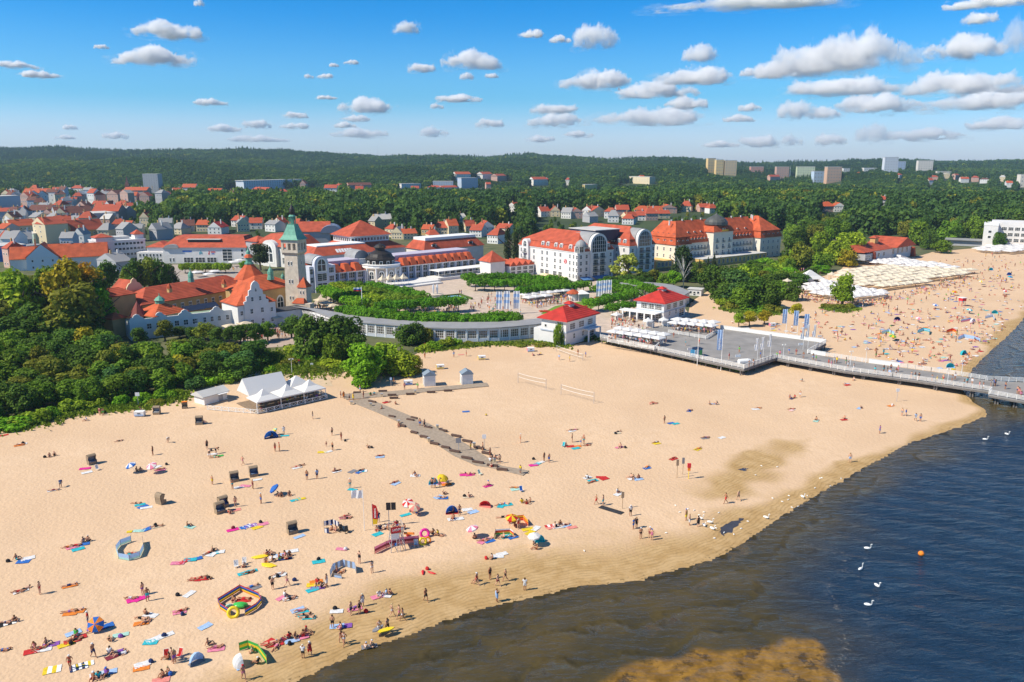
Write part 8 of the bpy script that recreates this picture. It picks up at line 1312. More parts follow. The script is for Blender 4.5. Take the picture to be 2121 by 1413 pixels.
# boardwalk
BWM = mat('boardwalk_planks', (.40,.32,.24), .9, .3, 1.6, coord='World')
bw = thing('boardwalk', 'diagonal grey brown boardwalk with side branch across the beach', 'boardwalk')
def bwstrip(nm, N_, F2, z):
    b = MB(); N_ = [GB(*p) for p in N_]; F2 = [GB(*p) for p in F2]
    for i in range(len(N_)-1): b.prism([(v.x, v.y) for v in (N_[i], N_[i+1], F2[i+1], F2[i])], -.2, z)
    return b.build(nm, BWM, bw)
bwstrip('walkway', [(722,832), (775,853), (830,877), (868,903), (905,922), (940,945), (985,965), (1012,969), (1083,986)], [(762,826), (800,842), (850,863), (890,880), (930,902), (965,920), (1005,945), (1040,966), (1096,976)], .16)
bwstrip('branch_walkway', [(718,829), (800,822), (900,811), (1012,801)], [(704,818), (800,812), (900,803), (1008,794)], .152)
for i, (px, py, l_, rz) in enumerate(((771,834,2,-.5),(833,884,1.6,-.5),(858,898,1.7,-.55),(878,907,1.8,-.5),(900,921,2.0,-.5),(923,929,1.8,-.45),(942,937,2.2,-.45),(967,951,2.2,-.45),(990,960,2.2,-.4),(812,865,1.6,-.5),(850,872,1.8,-.5),(858,868,1.7,-.6),(887,888,1.8,-.5),(918,894,1.8,-.45),(945,905,2.2,-.5),(968,916,2.2,-.5),(992,930,2.2,-.5),(1008,941,2,-.5),(793,812,2,.1),(812,820,2,.1),(850,818,2,.1),(893,814,2,.1),(928,811,2,.1),(740,815,1.8,.0),(1020,967,2,-.3),(816,826,2,.1),(1040,975,2,-.3))):
    t = thing('beam_bench', None, 'bench', GB(px, py), rz, 'dark timber benches along the boardwalk'); t['lab0'] = 'benches'; MB().bx(-l_*.55, l_*.55, -.25, .25, .18, .5).build('seat', mat('dark_beam', (.14,.085,.065), .8, .3, 3), t); MB().bx(-l_*.5, -l_*.3, -.2, .2, 0, .17).build('foot', DARK, t); MB().bx(l_*.3, l_*.5, -.2, .2, 0, .17).build('foot', DARK, t)
for px, py in ((728,838),(826,878),(888,915),(906,888),(982,925),(860,815),(791,822),(768,842),(1024,958)): t = thing('litter_bin', None, 'bin', GB(px, py), .2, 'pale square bins along the boardwalk'); t['lab0'] = 'bins'; MB().box(0, 0, 0, .55, .55, .8).build('box', CREAM, t); MB().box(0, 0, .81, .62, .62, .1).build('lid', GREYW, t)
# ------------------------------------------------------------------ parasol beach, right
def fillpoly(pxs, sp_, ang, z=0, jit=.25):
    W_ = np.array([G(*p)[:2] for p in pxs]); c, s_ = math.cos(ang), math.sin(ang); q = W_ @ np.array([[c, -s_], [s_, c]]); out = []
    for y in np.arange(q[:, 1].min(), q[:, 1].max(), sp_[1]):
        for x in np.arange(q[:, 0].min(), q[:, 0].max(), sp_[0]):
            w_ = np.array([x+rnd.uniform(-jit, jit), y+rnd.uniform(-jit, jit)]) @ np.array([[c, s_], [-s_, c]])
            if inside(w_[None], W_)[0]: out.append(Vector((w_[0], w_[1], z)))
    return out
AV = R(30)
HUE['h'] = (.80,.73,.58); HN['h'] = 'cream_club'
for poly, c, sp_, lb, grp in (([(1662,606),(1672,596),(1712,590),(1760,600),(1842,616),(1800,627),(1740,628),(1690,620)], 'w', (4.0, 4.2), 'white square parasol on the beach in front of the white marquee', 'white parasols in front of the marquee'), ([(1712,592),(1750,566),(1830,556),(1905,562),(2012,566),(2008,576),(1930,588),(1862,604),(1800,602),(1760,598)], 'h', (5.4, 6.2), 'cream square parasol of the crowded parasol beach', 'cream parasols of the parasol beach'), ([(1802,548),(1850,540),(1930,552),(2002,563),(1930,563),(1825,556)], 'w', (5.2, 5.6), 'white square parasol in front of the beach restaurant', 'white parasols by the beach restaurant'), ([(2012,524),(2050,514),(2140,512),(2140,526),(2070,528)], 'w', (6.5, 6.5), 'white parasol near the plain seaside block', 'white parasols by the seaside block')):
    pts_ = fillpoly(poly, sp_, AV)
    for p in pts_: parasol(p, c, None, min(sp_)*.455, 2.2+rnd.uniform(-.25, .3), (rnd.gauss(0, .03), rnd.gauss(0, .03)), True, grp, rz=AV+rnd.gauss(0, .10), rise=.85, desc=lb, name='beach_parasol')
    print(lb, len(pts_))
mq = thing('marquee', 'white marquee with three peaks behind the white parasols', 'marquee', G(1676, 588), .2); b = MB(); b.bx(-5.5, 5.5, -3.5, 3.5, 0, 2.8); b.build('wall', mat('tent_canvas', (.8,.79,.77)), mq); b = MB(); b.frust((-6, 6, -4, 4), 2.81, (-4, 4, -2, 2), 4.2); b.frust((-4, 4, -2, 2), 4.201, (-.3, .3, -.2, .2), 6.8); b.build('roof', mat('tent_canvas', (.8,.79,.77)), mq); MB().bx(0, 3, -3.55, -3.5, .1, 2.4).build('entrance', DARK, mq)
for x, y, lb in ((1722,578,'cream garden gazebo right of the marquee'), (1742,572,'cream gazebo farther along from the marquee'), (1630,592,'small white gazebo behind the dark shrubs')): peaked(G(x, y), 2.4, 2.5, 1.2, lb, .3, 6, m=mat('cream_canvas', (.72,.64,.50)))
t = thing('garden_pergola', 'small white pergola in the hotel garden', 'pergola', G(1638, 556), .3); b = MB()
for i in range(6): b.bx(-4+i*1.6-.08, -4+i*1.6+.08, -1.4, 1.4, 2.6, 2.8)
b.build('slats', TRIM, t); 
for x in (-3.8, 0, 3.8):
    for y in (-1.2, 1.2): MB().box(x, y, 0, .25, .25, 2.59).build('post', TRIM, t)
# far beach: towels, people, windbreaks, small tents
FARP = [(1500,672),(1560,680),(1640,690),(1720,705),(1800,738),(1900,760),(1985,768),(2020,738),(2060,705),(2118,640),(2121,560),(2030,575),(1950,590),(1880,606),(1850,625),(1760,645),(1700,640),(1640,668),(1560,655)]
FW = np.array(FARP, float); cnt = 0; gx = random.Random(11)
def farpt():
    while True:
        x, y = gx.uniform(1500, 2121), gx.uniform(555, 768)
        if not inside(np.array([[x, y]]), FW)[0]: continue
        e_ = (x-1500)/620*.9+.12
        if gx.random() < e_*(1.0 if y > 600 else .55): return x, y
NEARN = NP[0]
for i in range(125):
    x, y = farpt(); towel(x, y, gx.choice('rbtwlpwyxsovwlk'), 1.3, 1.9, gx.uniform(-1.4, -.6), gx.random() < .2, 'towels on the far beach beyond the pier')
for i in range(74):
    x, y = farpt(); person(GB(x, y), gx.choice('SSWTTXLLPX'), where='on the far beach beyond the pier', group='people on the far beach beyond the pier')
for px, py, c1, c2, lb in ((1975,612,'r','y','red parasol in the thick of the far beach crowd'), (1900,668,'p','w','pink parasol on the far beach'), (1846,706,'y','g','yellow parasol on the far beach above the pier'), (2005,650,'w','t','white parasol near the far waterline'), (1935,640,'b','w','blue parasol in the middle of the far beach'), (2080,610,'r','w','red and white parasol close to the far water'), (2030,590,'y','w','yellow parasol among the farthest bathers'), (2090,580,'b','t','blue parasol among the farthest bathers')): parasol(GB(px, py), c1, c2, 1.2, 1.8, (.2, .1), label=lb)
for px, py, c, c2, lb in ((1858,664,'n','v','navy pop up tent alone on the far beach'), (1996,735,'t','t','turquoise shelter tent nearest the far waterline'), (1968,762,'t','l','turquoise shelter tent just behind the pier'), (2052,560,'t','b','turquoise tent among the farthest bathers'), (2090,570,'b','n','blue tent near the right edge of the far beach'), (2060,650,'t','x','teal tent near the bend of the far shore'), (2015,668,'w','l','white shell tent on the far beach'), (1790,604,'k','n','dark tent beside the cream parasols')): dome_tent(px, py, c, c2, 2.4, 1.5, gx.uniform(-.5, .5), lb)
for pts_, c, lb in (([(1900,690),(1912,685),(1926,688),(1924,694)], 'tlt', 'turquoise windbreak ring on the far beach'), ([(1984,704),(1996,699),(2018,703),(2030,708)], 'll', 'long pale blue windbreak near the far waterline'), ([(1826,692),(1840,688),(1852,694)], 'xl', 'mint windbreak on the far beach above the deck flags'), ([(1990,668),(2010,664),(2014,672)], 'pl', 'pink and blue windbreak in the far crowd'), ([(2040,660),(2056,656),(2060,664)], 'lw', 'white and blue windbreak near the far shore bend'), ([(1960,690),(1972,686),(1980,690)], 'or', 'orange windbreak on the far beach')): windbreak(pts_, c, 1.1, label=lb)
t = thing('lifeguard_tower', 'red lifeguard stand among the far beach crowd', 'lifeguard tower', GB(1992, 634), .3); 
for x in (-.7, .7):
    for y in (-.7, .7): MB().tube((x*1.2, y*1.2, 0), (x, y, 2.2), .08, 5).build('leg', REDP, t)
MB().bx(-1, 1, -1, 1, 2.2, 3.4).build('cabin', REDP, t); MB().bx(-1.2, 1.2, -1.2, 1.2, 3.41, 3.6).build('roof', TRIM, t)
# people on pier and deck
for s_ in """S1510,744,b W1531,730,o S1551,760,k S1560,757,w S1609,742,k S1615,738,w S1634,733,w S1649,735,n S1664,742,o S1684,745,r S1703,706,r S1716,757,w S1728,753,k S1733,752,b S1752,753,b S1756,762,w S1768,766,k S1812,772,n W1830,770,w S1838,772,r S1842,778,k S1856,776,w S1860,770,p S1887,784,t S1895,785,r S1903,786,k S1940,793,k S1950,795,y S1953,790,w S1972,790,k S1978,786,r S1996,800,p S2003,796,w S2013,797,b S2028,804,n S2036,806,w S2052,800,k S2058,799,r S2061,800,w S2082,806,w S2110,818,k S2114,824,w S2107,815,r S1575,740,k S1690,748,w S1722,760,r S1845,768,w S1930,790,o W1395,700,w W1420,716,n W1448,712,b W1300,685,y W1310,690,w W1345,700,k W1290,690,r""".split(): f_ = s_[1:].split(','); person(dz(float(f_[0]), float(f_[1])), s_[0], f_[2], rnd.choice(['shirt', 'dress', 'shirt', 'trunks']), where='on the pier' if float(f_[0]) > 1610 else 'on the deck', group='people on the deck and pier')
print('people', NP[0])
# the rest of the crowd: far beach, square, cafes
def crowd(name, pts_, seed):
    g_ = np.random.default_rng(seed); keys = ['S', 'L', 'T', 'X', 'P'] if name == 'crowd_beach' else ['S', 'W', 'T', 'X', 'S']; Vs, Fs, Cs = [], [], []; off = 0; arrs = {}
    for k in set(keys+['L', 'S', 'T']):
        lo = BODY[k]['low']; c = np.zeros(len(lo.vertices)*3, np.float32); lo.vertices.foreach_get('co', c); arrs[k] = (c.reshape(-1, 3), [tuple(p.vertices) for p in lo.polygons])
    for p in pts_:
        k = p[3] if len(p) > 3 else keys[g_.integers(0, 5)] if name != 'crowd_walking' else keys[g_.choice([0, 1, 4])]; c, f_ = arrs[k]; a = g_.uniform(0, 6.28); ca, sa = math.cos(a), math.sin(a); q = np.stack([c[:, 0]*ca-c[:, 1]*sa+p[0], c[:, 0]*sa+c[:, 1]*ca+p[1], c[:, 2]*1.15+p[2]], 1); Vs.append(q); Fs += [tuple(i+off for i in t_) for t_ in f_]; off += len(c)
        hh = c[:, 2].max(); z = c[:, 2]/hh; sk = np.array(SKINS[g_.integers(0, 5)]); c1 = np.array(HUE['krbnwtpmowwelgys'[g_.integers(0, 16)]]); cl = np.where((z > .50)[:, None] & (z < .82)[:, None], c1, sk) if g_.random() < .6 else np.where((z > .42)[:, None] & (z < .60)[:, None], c1, sk); cl = np.where((z > .94)[:, None], np.array(HAIRS[g_.integers(0, 6)]), cl); Cs.append(cl)
    V = np.concatenate(Vs); me = bpy.data.meshes.new(name); me.from_pydata(V.tolist(), [], Fs); ca_ = me.color_attributes.new('tint', 'FLOAT_COLOR', 'POINT'); ca_.data.foreach_set('color', np.concatenate([np.concatenate(Cs), np.ones((len(V), 1))], 1).reshape(-1).astype(np.float32))
    m = MATS.get('crowd_mat')
    if not m:
        m = bpy.data.materials.new('crowd_mat'); m.use_nodes = True; MATS['crowd_mat'] = m; q = m.node_tree.nodes.new('ShaderNodeVertexColor'); q.layer_name = 'tint'; m.node_tree.links.new(q.outputs[0], m.node_tree.nodes['Principled BSDF'].inputs['Base Color']); m.node_tree.nodes['Principled BSDF'].inputs['Roughness'].default_value = .7
    me.materials.append(m); ob('crowd', me, kind='stuff'); print(name, len(pts_), len(Fs))
pp = []
for i in range(400):
    x, y = farpt(); y -= gx.random()*25*(y < 640); p = GB(x, max(y, 520)); pp.append((p.x, p.y, p.z))
for i in range(150): x = gx.uniform(1900, 2125); y = gx.uniform(np.interp(x, [1900, 2125], [548, 515]), 585); p = GB(x, y); pp.append((p.x, p.y, p.z))
for i in range(260): x = gx.uniform(1655, 2000); y = np.interp(x, [1655, 1700, 1780, 1850, 1930, 2010], [612, 622, 632, 618, 596, 578])+gx.uniform(-5, 7); p = GB(x, y); pp.append((p.x, p.y, p.z))
crowd('crowd_beach', pp, 3)
pl_ = sorted([t for t in THINGS if t['category'] == 'person'], key=lambda t: (t.location-cam.location).length); pp = []
for t in pl_[300:]:
    THINGS.remove(t); pp.append((*t.location, 'T' if t['desc'].count('sitting') else 'L' if 'lying' in t['desc'] else 'S'))
    for c in list(t.children): bpy.data.objects.remove(c)
    bpy.data.objects.remove(t)
crowd('crowd_mid', pp, 6); pp = []
for poly, n_ in (([(985,640),(1000,612),(1060,620),(1085,650),(1040,660)], 45), ([(1080,628),(1180,612),(1200,622),(1110,640)], 90), ([(960,600),(905,640),(960,655),(1000,640)], 25), ([(1265,660),(1305,655),(1345,690),(1300,685),(1255,680)], 55), ([(860,648),(955,640),(965,648),(880,655)], 26), ([(660,625),(740,650),(730,660),(650,640)], 40), ([(560,690),(620,675),(640,700),(580,705)], 26), ([(470,700),(540,695),(560,705),(500,715)], 26), ([(1640,560),(1700,552),(1740,545),(1700,570),(1650,575)], 30), ([(470,555),(520,552),(525,562),(470,562)], 10)):
    W_ = np.array(poly, float); k = 0
    while k < n_:
        x, y = gx.uniform(W_[:, 0].min(), W_[:, 0].max()), gx.uniform(W_[:, 1].min(), W_[:, 1].max())
        if inside(np.array([[x, y]]), W_)[0]: p = G(x, y, .12); pp.append((p.x, p.y, .12)); k += 1
crowd('crowd_walking', pp, 4); pp = []
for a, b_, c, n_ in ((dz(1256,706), dz(1364,724), dz(1282,692), 60), (dz(1385,688), dz(1478,696), dz(1398,674), 60)):
    for i in range(n_): p = a+(b_-a)*gx.random()+(c-a)*gx.random(); pp.append((p.x, p.y, ZD+.35))
crowd('crowd_cafe', pp, 5)
# dune grass
g_ = np.random.default_rng(9); C_ = []
for pts_, n_, wd in (([(0,888),(70,872),(150,851),(230,842),(300,836),(372,822)], 5200, 2.6), ([(545,745),(600,757),(660,760),(730,752)], 5000, 6.5), ([(870,728),(940,720),(1010,714),(1120,712),(1170,719)], 2200, 1.3), ([(1505,640),(1560,650),(1615,648)], 1500, 2.2), ([(1238,704),(1300,716),(1400,738),(1460,752),(1540,770)], 1300, .8), ([(1712,640),(1745,646),(1775,640)], 600, 1.4)):
    W_ = np.array([G(*p)[:2] for p in pts_]); t_ = g_.uniform(0, len(W_)-1.001, n_); i = t_.astype(int); f_ = (t_-i)[:, None]; q = W_[i]*(1-f_)+W_[i+1]*f_+g_.normal(size=(n_, 2))*wd; q = q[inside(q, np.array([(v.x, v.y) for v in wp]))] if 0 else q; C_.append(q)
C_ = np.concatenate(C_); k = len(C_); h_ = g_.uniform(.35, .95, k); C3 = np.stack([C_[:, 0], C_[:, 1], h_*.42], 1); Nn_ = g_.normal(size=(k, 3)); Nn_[:, 2] *= .25
gm = leaf_mat('grass_blades'); gr_ = ob('dune_grass', quads('dune_grass', C3, Nn_, h_*1.25, gm, g_, 1.0), kind='stuff', color=(.16,.24,.03)); 
# ------------------------------------------------------------------ clouds
CL = """348,67,116,32 322,122,140,38 210,98,26,9 36,136,70,14 85,156,66,14 413,9,20,14 842,60,50,22 978,130,112,38 875,143,52,18 728,130,28,9 674,159,30,10 640,159,18,9 692,136,18,8 967,160,28,14 1018,158,26,10 437,213,60,14 677,203,38,8 757,221,98,30 950,206,86,16 905,221,26,11 613,240,46,13 735,247,56,14 610,262,56,12 715,260,42,12 745,278,105,20 462,267,66,16 531,259,54,18 537,289,110,14 146,265,26,11 135,285,36,9 240,282,46,14 900,275,55,22 1015,257,56,18 1550,8,330,32 1101,72,44,16 1160,83,40,14 1234,82,84,46 1448,116,66,34 1700,128,190,60 1790,112,190,72 1640,148,150,34 1995,102,130,45 2100,85,60,70 2050,8,150,24 2030,40,60,22 1233,169,132,36 1432,162,140,34 1360,190,150,32 1420,217,78,26 1547,152,28,16 1738,184,200,36 1825,218,160,40 1652,232,76,36 1704,237,64,24 1552,225,42,16 1530,247,58,16 1150,228,92,20 1148,250,100,28 1340,246,200,36 1197,280,60,14 1118,289,56,14 1490,300,70,14 1570,295,80,24 1640,292,40,24 1720,292,60,24 1806,281,66,36 1915,282,130,26 2075,258,120,26 1990,178,200,46 2050,210,220,44"""
def cloud_mat(name, dens, seed=0.0, wisp=False):
    if name in MATS: return MATS[name]
    m = bpy.data.materials.new(name); m.use_nodes = True; global n, l; n = m.node_tree.nodes; l = m.node_tree.links; n.clear(); o = n.new('ShaderNodeOutputMaterial'); v = n.new('ShaderNodeVolumePrincipled')
    v.inputs['Color'].default_value = (1, 1, 1, 1); v.inputs['Anisotropy'].default_value = 0.0
    tc = nn('ShaderNodeTexCoord'); mp = nn('ShaderNodeMapping'); mp.inputs['Location'].default_value = (seed, seed*.7, 0); mp.inputs['Scale'].default_value = (4.5, 3, 2.2); l.new(tc.outputs['Object'], mp.inputs[0]); q = noise(mp.outputs[0], 1.0, 4, .6)
    z = nn('ShaderNodeSeparateXYZ'); l.new(tc.outputs['Object'], z.inputs[0]); zf = ramp(z.outputs['Z'], -.05, .5)
    d_ = mth('MULTIPLY', ramp(mth('ADD', q, mth('MULTIPLY', zf, .18)), .50, .68) if not wisp else ramp(q, .50, .72), dens); l.new(d_, v.inputs['Density']); l.new(v.outputs[0], o.inputs['Volume']); MATS[name] = m; return m
def cloud_mesh(seed, rnd_):
    r = np.random.default_rng(seed); bm = bmesh.new(); hw = .55 if rnd_ else 1.0
    for i in range(9 if rnd_ else 15):
        x = r.uniform(-hw, hw)*.85; rad = r.uniform(.16, .34)*(1-.55*abs(x)/hw); mtx = Matrix.Translation((x, r.uniform(-.3, .3)*(1-abs(x)), rad*r.uniform(.3, .75))) @ Matrix.Diagonal((rad*1.2, rad*1.1, rad*.85, 1)); bmesh.ops.create_icosphere(bm, subdivisions=3, radius=1, matrix=mtx)
    me = bpy.data.meshes.new('cloud'); bm.to_mesh(me); bm.free(); o = bpy.data.objects.new('cloud_src', me); COL.objects.link(o)
    rm = o.modifiers.new('r', 'REMESH'); rm.mode = 'VOXEL'; rm.voxel_size = .026
    me2 = bpy.data.meshes.new_from_object(o.evaluated_get(bpy.context.evaluated_depsgraph_get())); bpy.data.objects.remove(o); bpy.data.meshes.remove(me)
    co = np.zeros(len(me2.vertices)*3, np.float32); me2.vertices.foreach_get('co', co); co = co.reshape(-1, 3); no = np.zeros(len(me2.vertices)*3, np.float32); me2.vertices.foreach_get('normal', no); no = no.reshape(-1, 3)
    from mathutils import noise as mn
    dis = np.array([.55*mn.fractal(Vector(c)*3.0+Vector((seed*7, 0, 0)), .6, 2.1, 3)+abs(mn.fractal(Vector(c)*9+Vector((0, seed*5, 0)), .7, 2.2, 4)) for c in co.tolist()])
    co = co+no*(dis*.15)[:, None]; co[:, 2] = np.where(co[:, 2] < .02, .02+(co[:, 2]-.02)*.35, co[:, 2])
    mn_, mx_ = co.min(0), co.max(0); co = (co-[(mn_[0]+mx_[0])/2, (mn_[1]+mx_[1])/2, mn_[2]])/(mx_-mn_); me2.vertices.foreach_set('co', co.reshape(-1).astype(np.float32)); me2.update(); return me2
CM = [[cloud_mesh(s, 0) for s in range(6)], [cloud_mesh(s+20, 1) for s in range(4)]]
for i, c in enumerate(CL.split()):
    x, y, w_, h_ = map(float, c.split(','))
    el = max(.045, (YH-y)/FPX); D = min(1150/el, 13000+(i*4700) % 15000)
    q = at(x, y+h_/2, D); sx = w_/FPX*D*1.15; sz = h_/FPX*D*1.25
    dn = min(3.2/sz, .08)
    if y > 225: dn = 2.8/sz
    if y > 270: dn = 2.4/sz
    cl_ = CM[1 if w_/h_ < 2.6 else 0]; me = cl_[i % len(cl_)]
    o = ob('cloud', me, loc=q, rz=-math.atan2(q.x, q.y)+(math.pi if i % 4 > 1 else 0), sc=(sx, min(sx*.4, sz*1.3), sz))
    if not me.materials: me.materials.append(None)
    ms = o.material_slots[0]; ms.link = 'OBJECT'; ms.material = cloud_mat('cloud_%d' % i, dn*1.9, i*3.7)
    wi = cl_[(i+2) % len(cl_)]; wi.materials.append(None) if not wi.materials else 0; o2 = ob('wisp', wi, o, (0, 0, -.12), math.pi*.0, (1.22, 1.1, 1.2)); ms = o2.material_slots[0]; ms.link = 'OBJECT'; ms.material = cloud_mat('wisp_%d' % i, dn*.5, i*5.1, True)
    tag(o, None, 'cloud', 'small white cumulus clouds')

# ------------------------------------------------------------------ air
b = MB(); b.bx(-6500, 6500, -60, 7200, -8, 330); hm_ = bpy.data.materials.new('haze_air'); hm_.use_nodes = True; q = hm_.node_tree.nodes; q.clear(); o_ = q.new('ShaderNodeOutputMaterial'); v_ = q.new('ShaderNodeVolumePrincipled'); v_.inputs['Color'].default_value = (.55,.78,1,1); v_.inputs['Density'].default_value = .00007; v_.inputs['Anisotropy'].default_value = 0.2; hm_.node_tree.links.new(v_.outputs[0], o_.inputs['Volume'])
b.build('haze', hm_, kind='stuff')
# ------------------------------------------------------------------ what each thing is called
LM = [(o.location.copy(), n_) for n_, o in [(n_, next((t for t in THINGS if t.get('label') and k in t['label']), None)) for k, n_ in (('pale blue oval windbreak', 'the oval windbreak'), ('its half around the red towel', 'the rainbow windbreak'), ('blue checked curved', 'the checked windbreak'), ('lime green windbreak', 'the lime windbreak'), ('faded rose windbreak', 'the rose windbreak'), ('red and white lifeguard tower', 'the lifeguard tower'), ('orange and red striped windbreak', 'the orange striped windbreak'), ('red and green striped', 'the red green windbreak'), ('blue half dome', 'the blue half dome tent'), ('blue and red dome', 'the blue red dome tent'), ('grey and white pop up', 'the grey pop up tent'), ('turquoise pop up tent', 'the turquoise pop up tent'), ('red low pop up', 'the low red tent'), ('navy and white striped windbreak, curved', 'the navy striped windbreak'), ('behind the pink and white towel', 'the pink and white towel'), ('blue and white striped parasol', 'the blue white parasol'), ('orange and blue ringed', 'the ringed parasol'), ('pale pink parasol with dark', 'the pink parasol'), ('plain blue parasol', 'the tilted blue parasol'), ('white tip', 'x'), ('alone left of', 'the lone wicker chair'), ('next to its twin', 'the twin wicker chairs'), ('turned away', 'the turned wicker chair'), ('small turquoise tent', 'the small turquoise tent'), ('black rubber mat', 'the black mat'), ('seaward one of a pair', 'the paired stake signs'), ('standing seaward', 'the seaward volleyball net'), ('landward of its twin', 'the landward volleyball net'), ('white beach tent restaurant', 'the tent restaurant'), ('white boarded hut', 'the white hut'), ('end of the cross', 'the end cabin'), ('picture covered box', 'the first cabin'), ('white sign on the sand near', 'the pier sign'), ('bending at the edge', 'the puddle swans'), ('yellow air mattress below', 'the yellow air mattresses'), ('grey paddle board', 'the paddle boards'), ('red rescue float lying', 'the red rescue floats'), ('white flag drooping', 'the tall flagpole'), ('white sign on a thin post', 'the boardwalk signs'), ('orange canopied', 'the orange beach chair'), ('navy pop up tent alone', 'the navy tent'), ('nearest the far waterline', 'the turquoise shelter'), ('just behind the pier', 'the shelter behind the pier'), ('red lifeguard stand', 'the red lifeguard stand'), ('turquoise windbreak ring', 'the turquoise windbreak ring'), ('long pale blue windbreak', 'the long pale windbreak'), ('teal tent', 'the teal tent'), ('white shell tent on', 'the far shell tent'), ('mint windbreak on', 'the mint windbreak'), ('four young', 'x'), ('red parasol in the thick', 'the red far parasol'), ('tall white pole without', 'the bare flagpole'), ('blue green and white kiosk', 'the deck kiosk'), ('where the pier leaves', 'the pier entrance lamp'), ('near pier railing', 'the near pier lamp'), ('close to the water', 'the seaward pier lamp'), ('above the sand', 'the middle pier lamp'))] if o]
def side(p, q):
    a, b_ = PXY(p), PXY(q); dx, dy = a[0]-b_[0], a[1]-b_[1]
    if p.y < q.y-2.2: return 'in front of' if abs(dx) < 60 else ('front left of' if dx < 0 else 'front right of')
    if p.y > q.y+2.2: return 'behind' if abs(dx) < 40 else ('behind and left of' if dx < 0 else 'behind and right of')
    return 'left of' if dx < 0 else 'right of'
HL = [(t.location.copy(), t['label']) for t in THINGS if t.get('label') and t.get('category') in ('hotel', 'spa building', 'bath house', 'hall', 'lighthouse', 'pavilion', 'store', 'office block', 'church', 'apartment tower', 'restaurant', 'gallery')]
ORD = ['first', 'second', 'third', 'fourth', 'fifth', 'sixth', 'seventh', 'eighth', 'ninth', 'tenth', 'eleventh', 'twelfth', 'thirteenth', 'fourteenth', 'fifteenth', 'sixteenth', 'seventeenth', 'eighteenth', 'nineteenth', 'twentieth']
TONE = {'d': 'dark green', 'm': 'mid green', 'l': 'light green', 'y': 'yellowing', 'o': 'orange autumn', 'v': 'olive green', 'k': 'blackish', 'b': 'bright green', 's': 'pale green', 't': 'deep green'}
WCN = [('w', 'white'), ('c', 'cream'), ('y', 'ochre'), ('g', 'grey'), ('p', 'pink'), ('b', 'pale blue'), ('m', 'mint'), ('d', 'dark')]
WHERE = {'hill': 'on the right hillside', 'wood': 'among the middle hillside trees', 'town': 'in the crowded left town', 'spa': 'behind the spa house', 'back': 'behind the two hotels'}
TW_ = {'wood': '', 'lime': 'in front of the shopping hall', 'gal': 'before the curved gallery', 'par': 'below the white parapet range', 'gar': 'before the long cream hotel', 'clump': 'in the clump behind the deck', 'young': 'on the sand by the deck', 'upper': 'on the upper beach', 'dune': 'at the edge of the left beach', 'foot': 'at the foot of the gallery', 'park': 'behind the parasol beach'}
base = {}
for t in THINGS:
    if t.get('label'): continue
    k = t.get('lab0', ''); p = t.location
    if t['category'] == 'cloud': d_ = 'white cumulus cloud'
    elif k in WHERE and t['category'] == 'house':
        w_ = next(c for c in t.children if c.name.startswith('wall')); rf = next(c for c in t.children if c.name.startswith('roof')).data.materials[0].name.replace('bright_red', 'scarlet').split('_')[0]; col = min(WCN, key=lambda q: sum((a-b_)**2 for a, b_ in zip(CW[q[0]], w_.color)))[1]
        d_ = '%s house with %s roof %s' % (col, rf, WHERE[k])
    elif k in TW_ and t['category'] in ('tree', 'shrub'):
        pl_ = TW_[k] or {'autumn': 'left of the bath house', 'dark t': 'behind the bath house', 'dense ': 'in the wood left of the beach', 'dark p': 'between spa house and square hotel', 'trees ': 'in the belt behind the spa house'}.get((t.get('group') or '')[:6], 'near the buildings'); d_ = '%s %s %s' % (TONE.get(t['col0'], 'green'), 'shrub' if t['category'] == 'shrub' else 'tree', pl_)
    elif t['category'] == 'clipped tree': d_ = 'flat clipped tree, '+{'gallery row': 'rows behind the curved gallery', 'fountain row': 'row beside the fountain', 'west grove': 'grove left of the fountain', 'hotel row': 'rows before the square hotel', 'east row': 'rows near the farther pavilion'}[k]
    elif k == 'benches': d_ = 'dark timber bench along the boardwalk'
    elif k == 'bins': d_ = 'pale square bin along the boardwalk'
    elif k == 'parasols': d_ = t['desc']
    elif k in ('people', 'towels', 'bags'):
        d_ = t['desc']; near_ = sorted(LM, key=lambda q: (q[0]-p).length); 
        if t.get('where') and ('restaurant' in t['where'] or 'top' in t['where']): d_ += ' '+t['where']
        elif t.get('where') and 'pier' in t['where'] and 'beyond' not in t['where'] or t.get('where') == 'on the deck': d_ += ' '+t['where']+' near '+near_[0][1]
        else: d_ += ' '+side(p, near_[0][0])+' '+near_[0][1]
    else: d_ = k or t.name
    base.setdefault(d_, []).append(t)
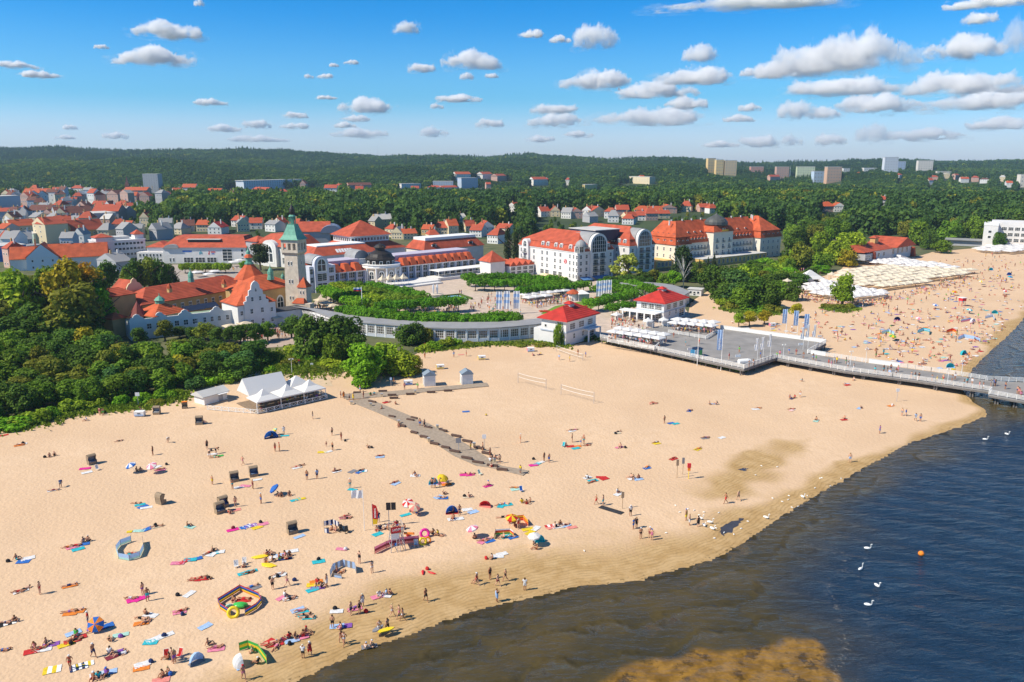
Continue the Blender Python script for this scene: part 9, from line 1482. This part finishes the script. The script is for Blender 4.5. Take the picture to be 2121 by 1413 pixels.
for d_, L_ in base.items():
    if len(L_) == 1: L_[0]['label'] = d_; continue
    L_.sort(key=lambda t: PXY(t.location)[0]); n_ = len(L_)
    if n_ == 2: nm = ['leftmost of two', 'rightmost of two']
    elif n_ == 3: nm = ['leftmost of three', 'middle of three', 'rightmost of three']
    else: nm = None
    for i, t in enumerate(L_):
        if nm: t['label'] = d_+', '+nm[i]
        elif n_ <= 20: t['label'] = d_+', '+('leftmost' if i == 0 else 'rightmost' if i == n_-1 else ORD[i]+' from the left')
        elif t['category'] in ('cloud', 'beach parasol', 'parasol', 'tree', 'clipped tree', 'house', 'shrub'):
            x, y = PXY(t.location); t['label'] = d_; t['_xy'] = 1
        else: t['label'] = d_
    if n_ > 20:                                            # rows by distance, then order within the row
        L_.sort(key=lambda t: (t.location-Vector((0, 0, CAMH))).length); rows_ = [L_[i:i+18] for i in range(0, n_, 18)]
        for j, r_ in enumerate(rows_):
            r_.sort(key=lambda t: PXY(t.location)[0])
            for i, t in enumerate(r_): t['label'] = d_+', '+('leftmost' if i == 0 else ORD[i]+' from left')+', '+ORD[j]+' row back'
import re as _re
def short(s_):
    w_ = s_.split()
    return len(_re.findall(r"[A-Za-z0-9'’-]+", s_)) <= 16
for t in THINGS:
    s_ = t['label']
    if not short(s_):
        for a, b_ in ((' and white hat', ' white hat'), (' standing with raised hands', ' arms raised'), (' sitting cross legged', ' sitting'), (' lying on the back', ' lying'), ('behind and ', 'behind '), (' along the boardwalk', ''), (' in front of the white marquee', ' by the marquee'), (' in front of the beach restaurant', ' by the restaurant'), (' of the crowded parasol beach', ''), (' from the left', ' from left'), (' on the beach', ''), (' between spa house and square hotel', ' by the spa house'), (' beside the nearer pavilion', ' by the nearer pavilion'), (' beside the farther pavilion', ' by the farther pavilion'), ('the turquoise ', 'turquoise '), ('the ', ''), (' front left', ' left'), (' front right', ' right')):
            s_ = s_.replace(a, b_)
            if short(s_): break
        t['label'] = s_
    for k in ('lab0', 'col0', 'h0', 'desc', 'where', '_xy'):
        if k in t: del t[k]
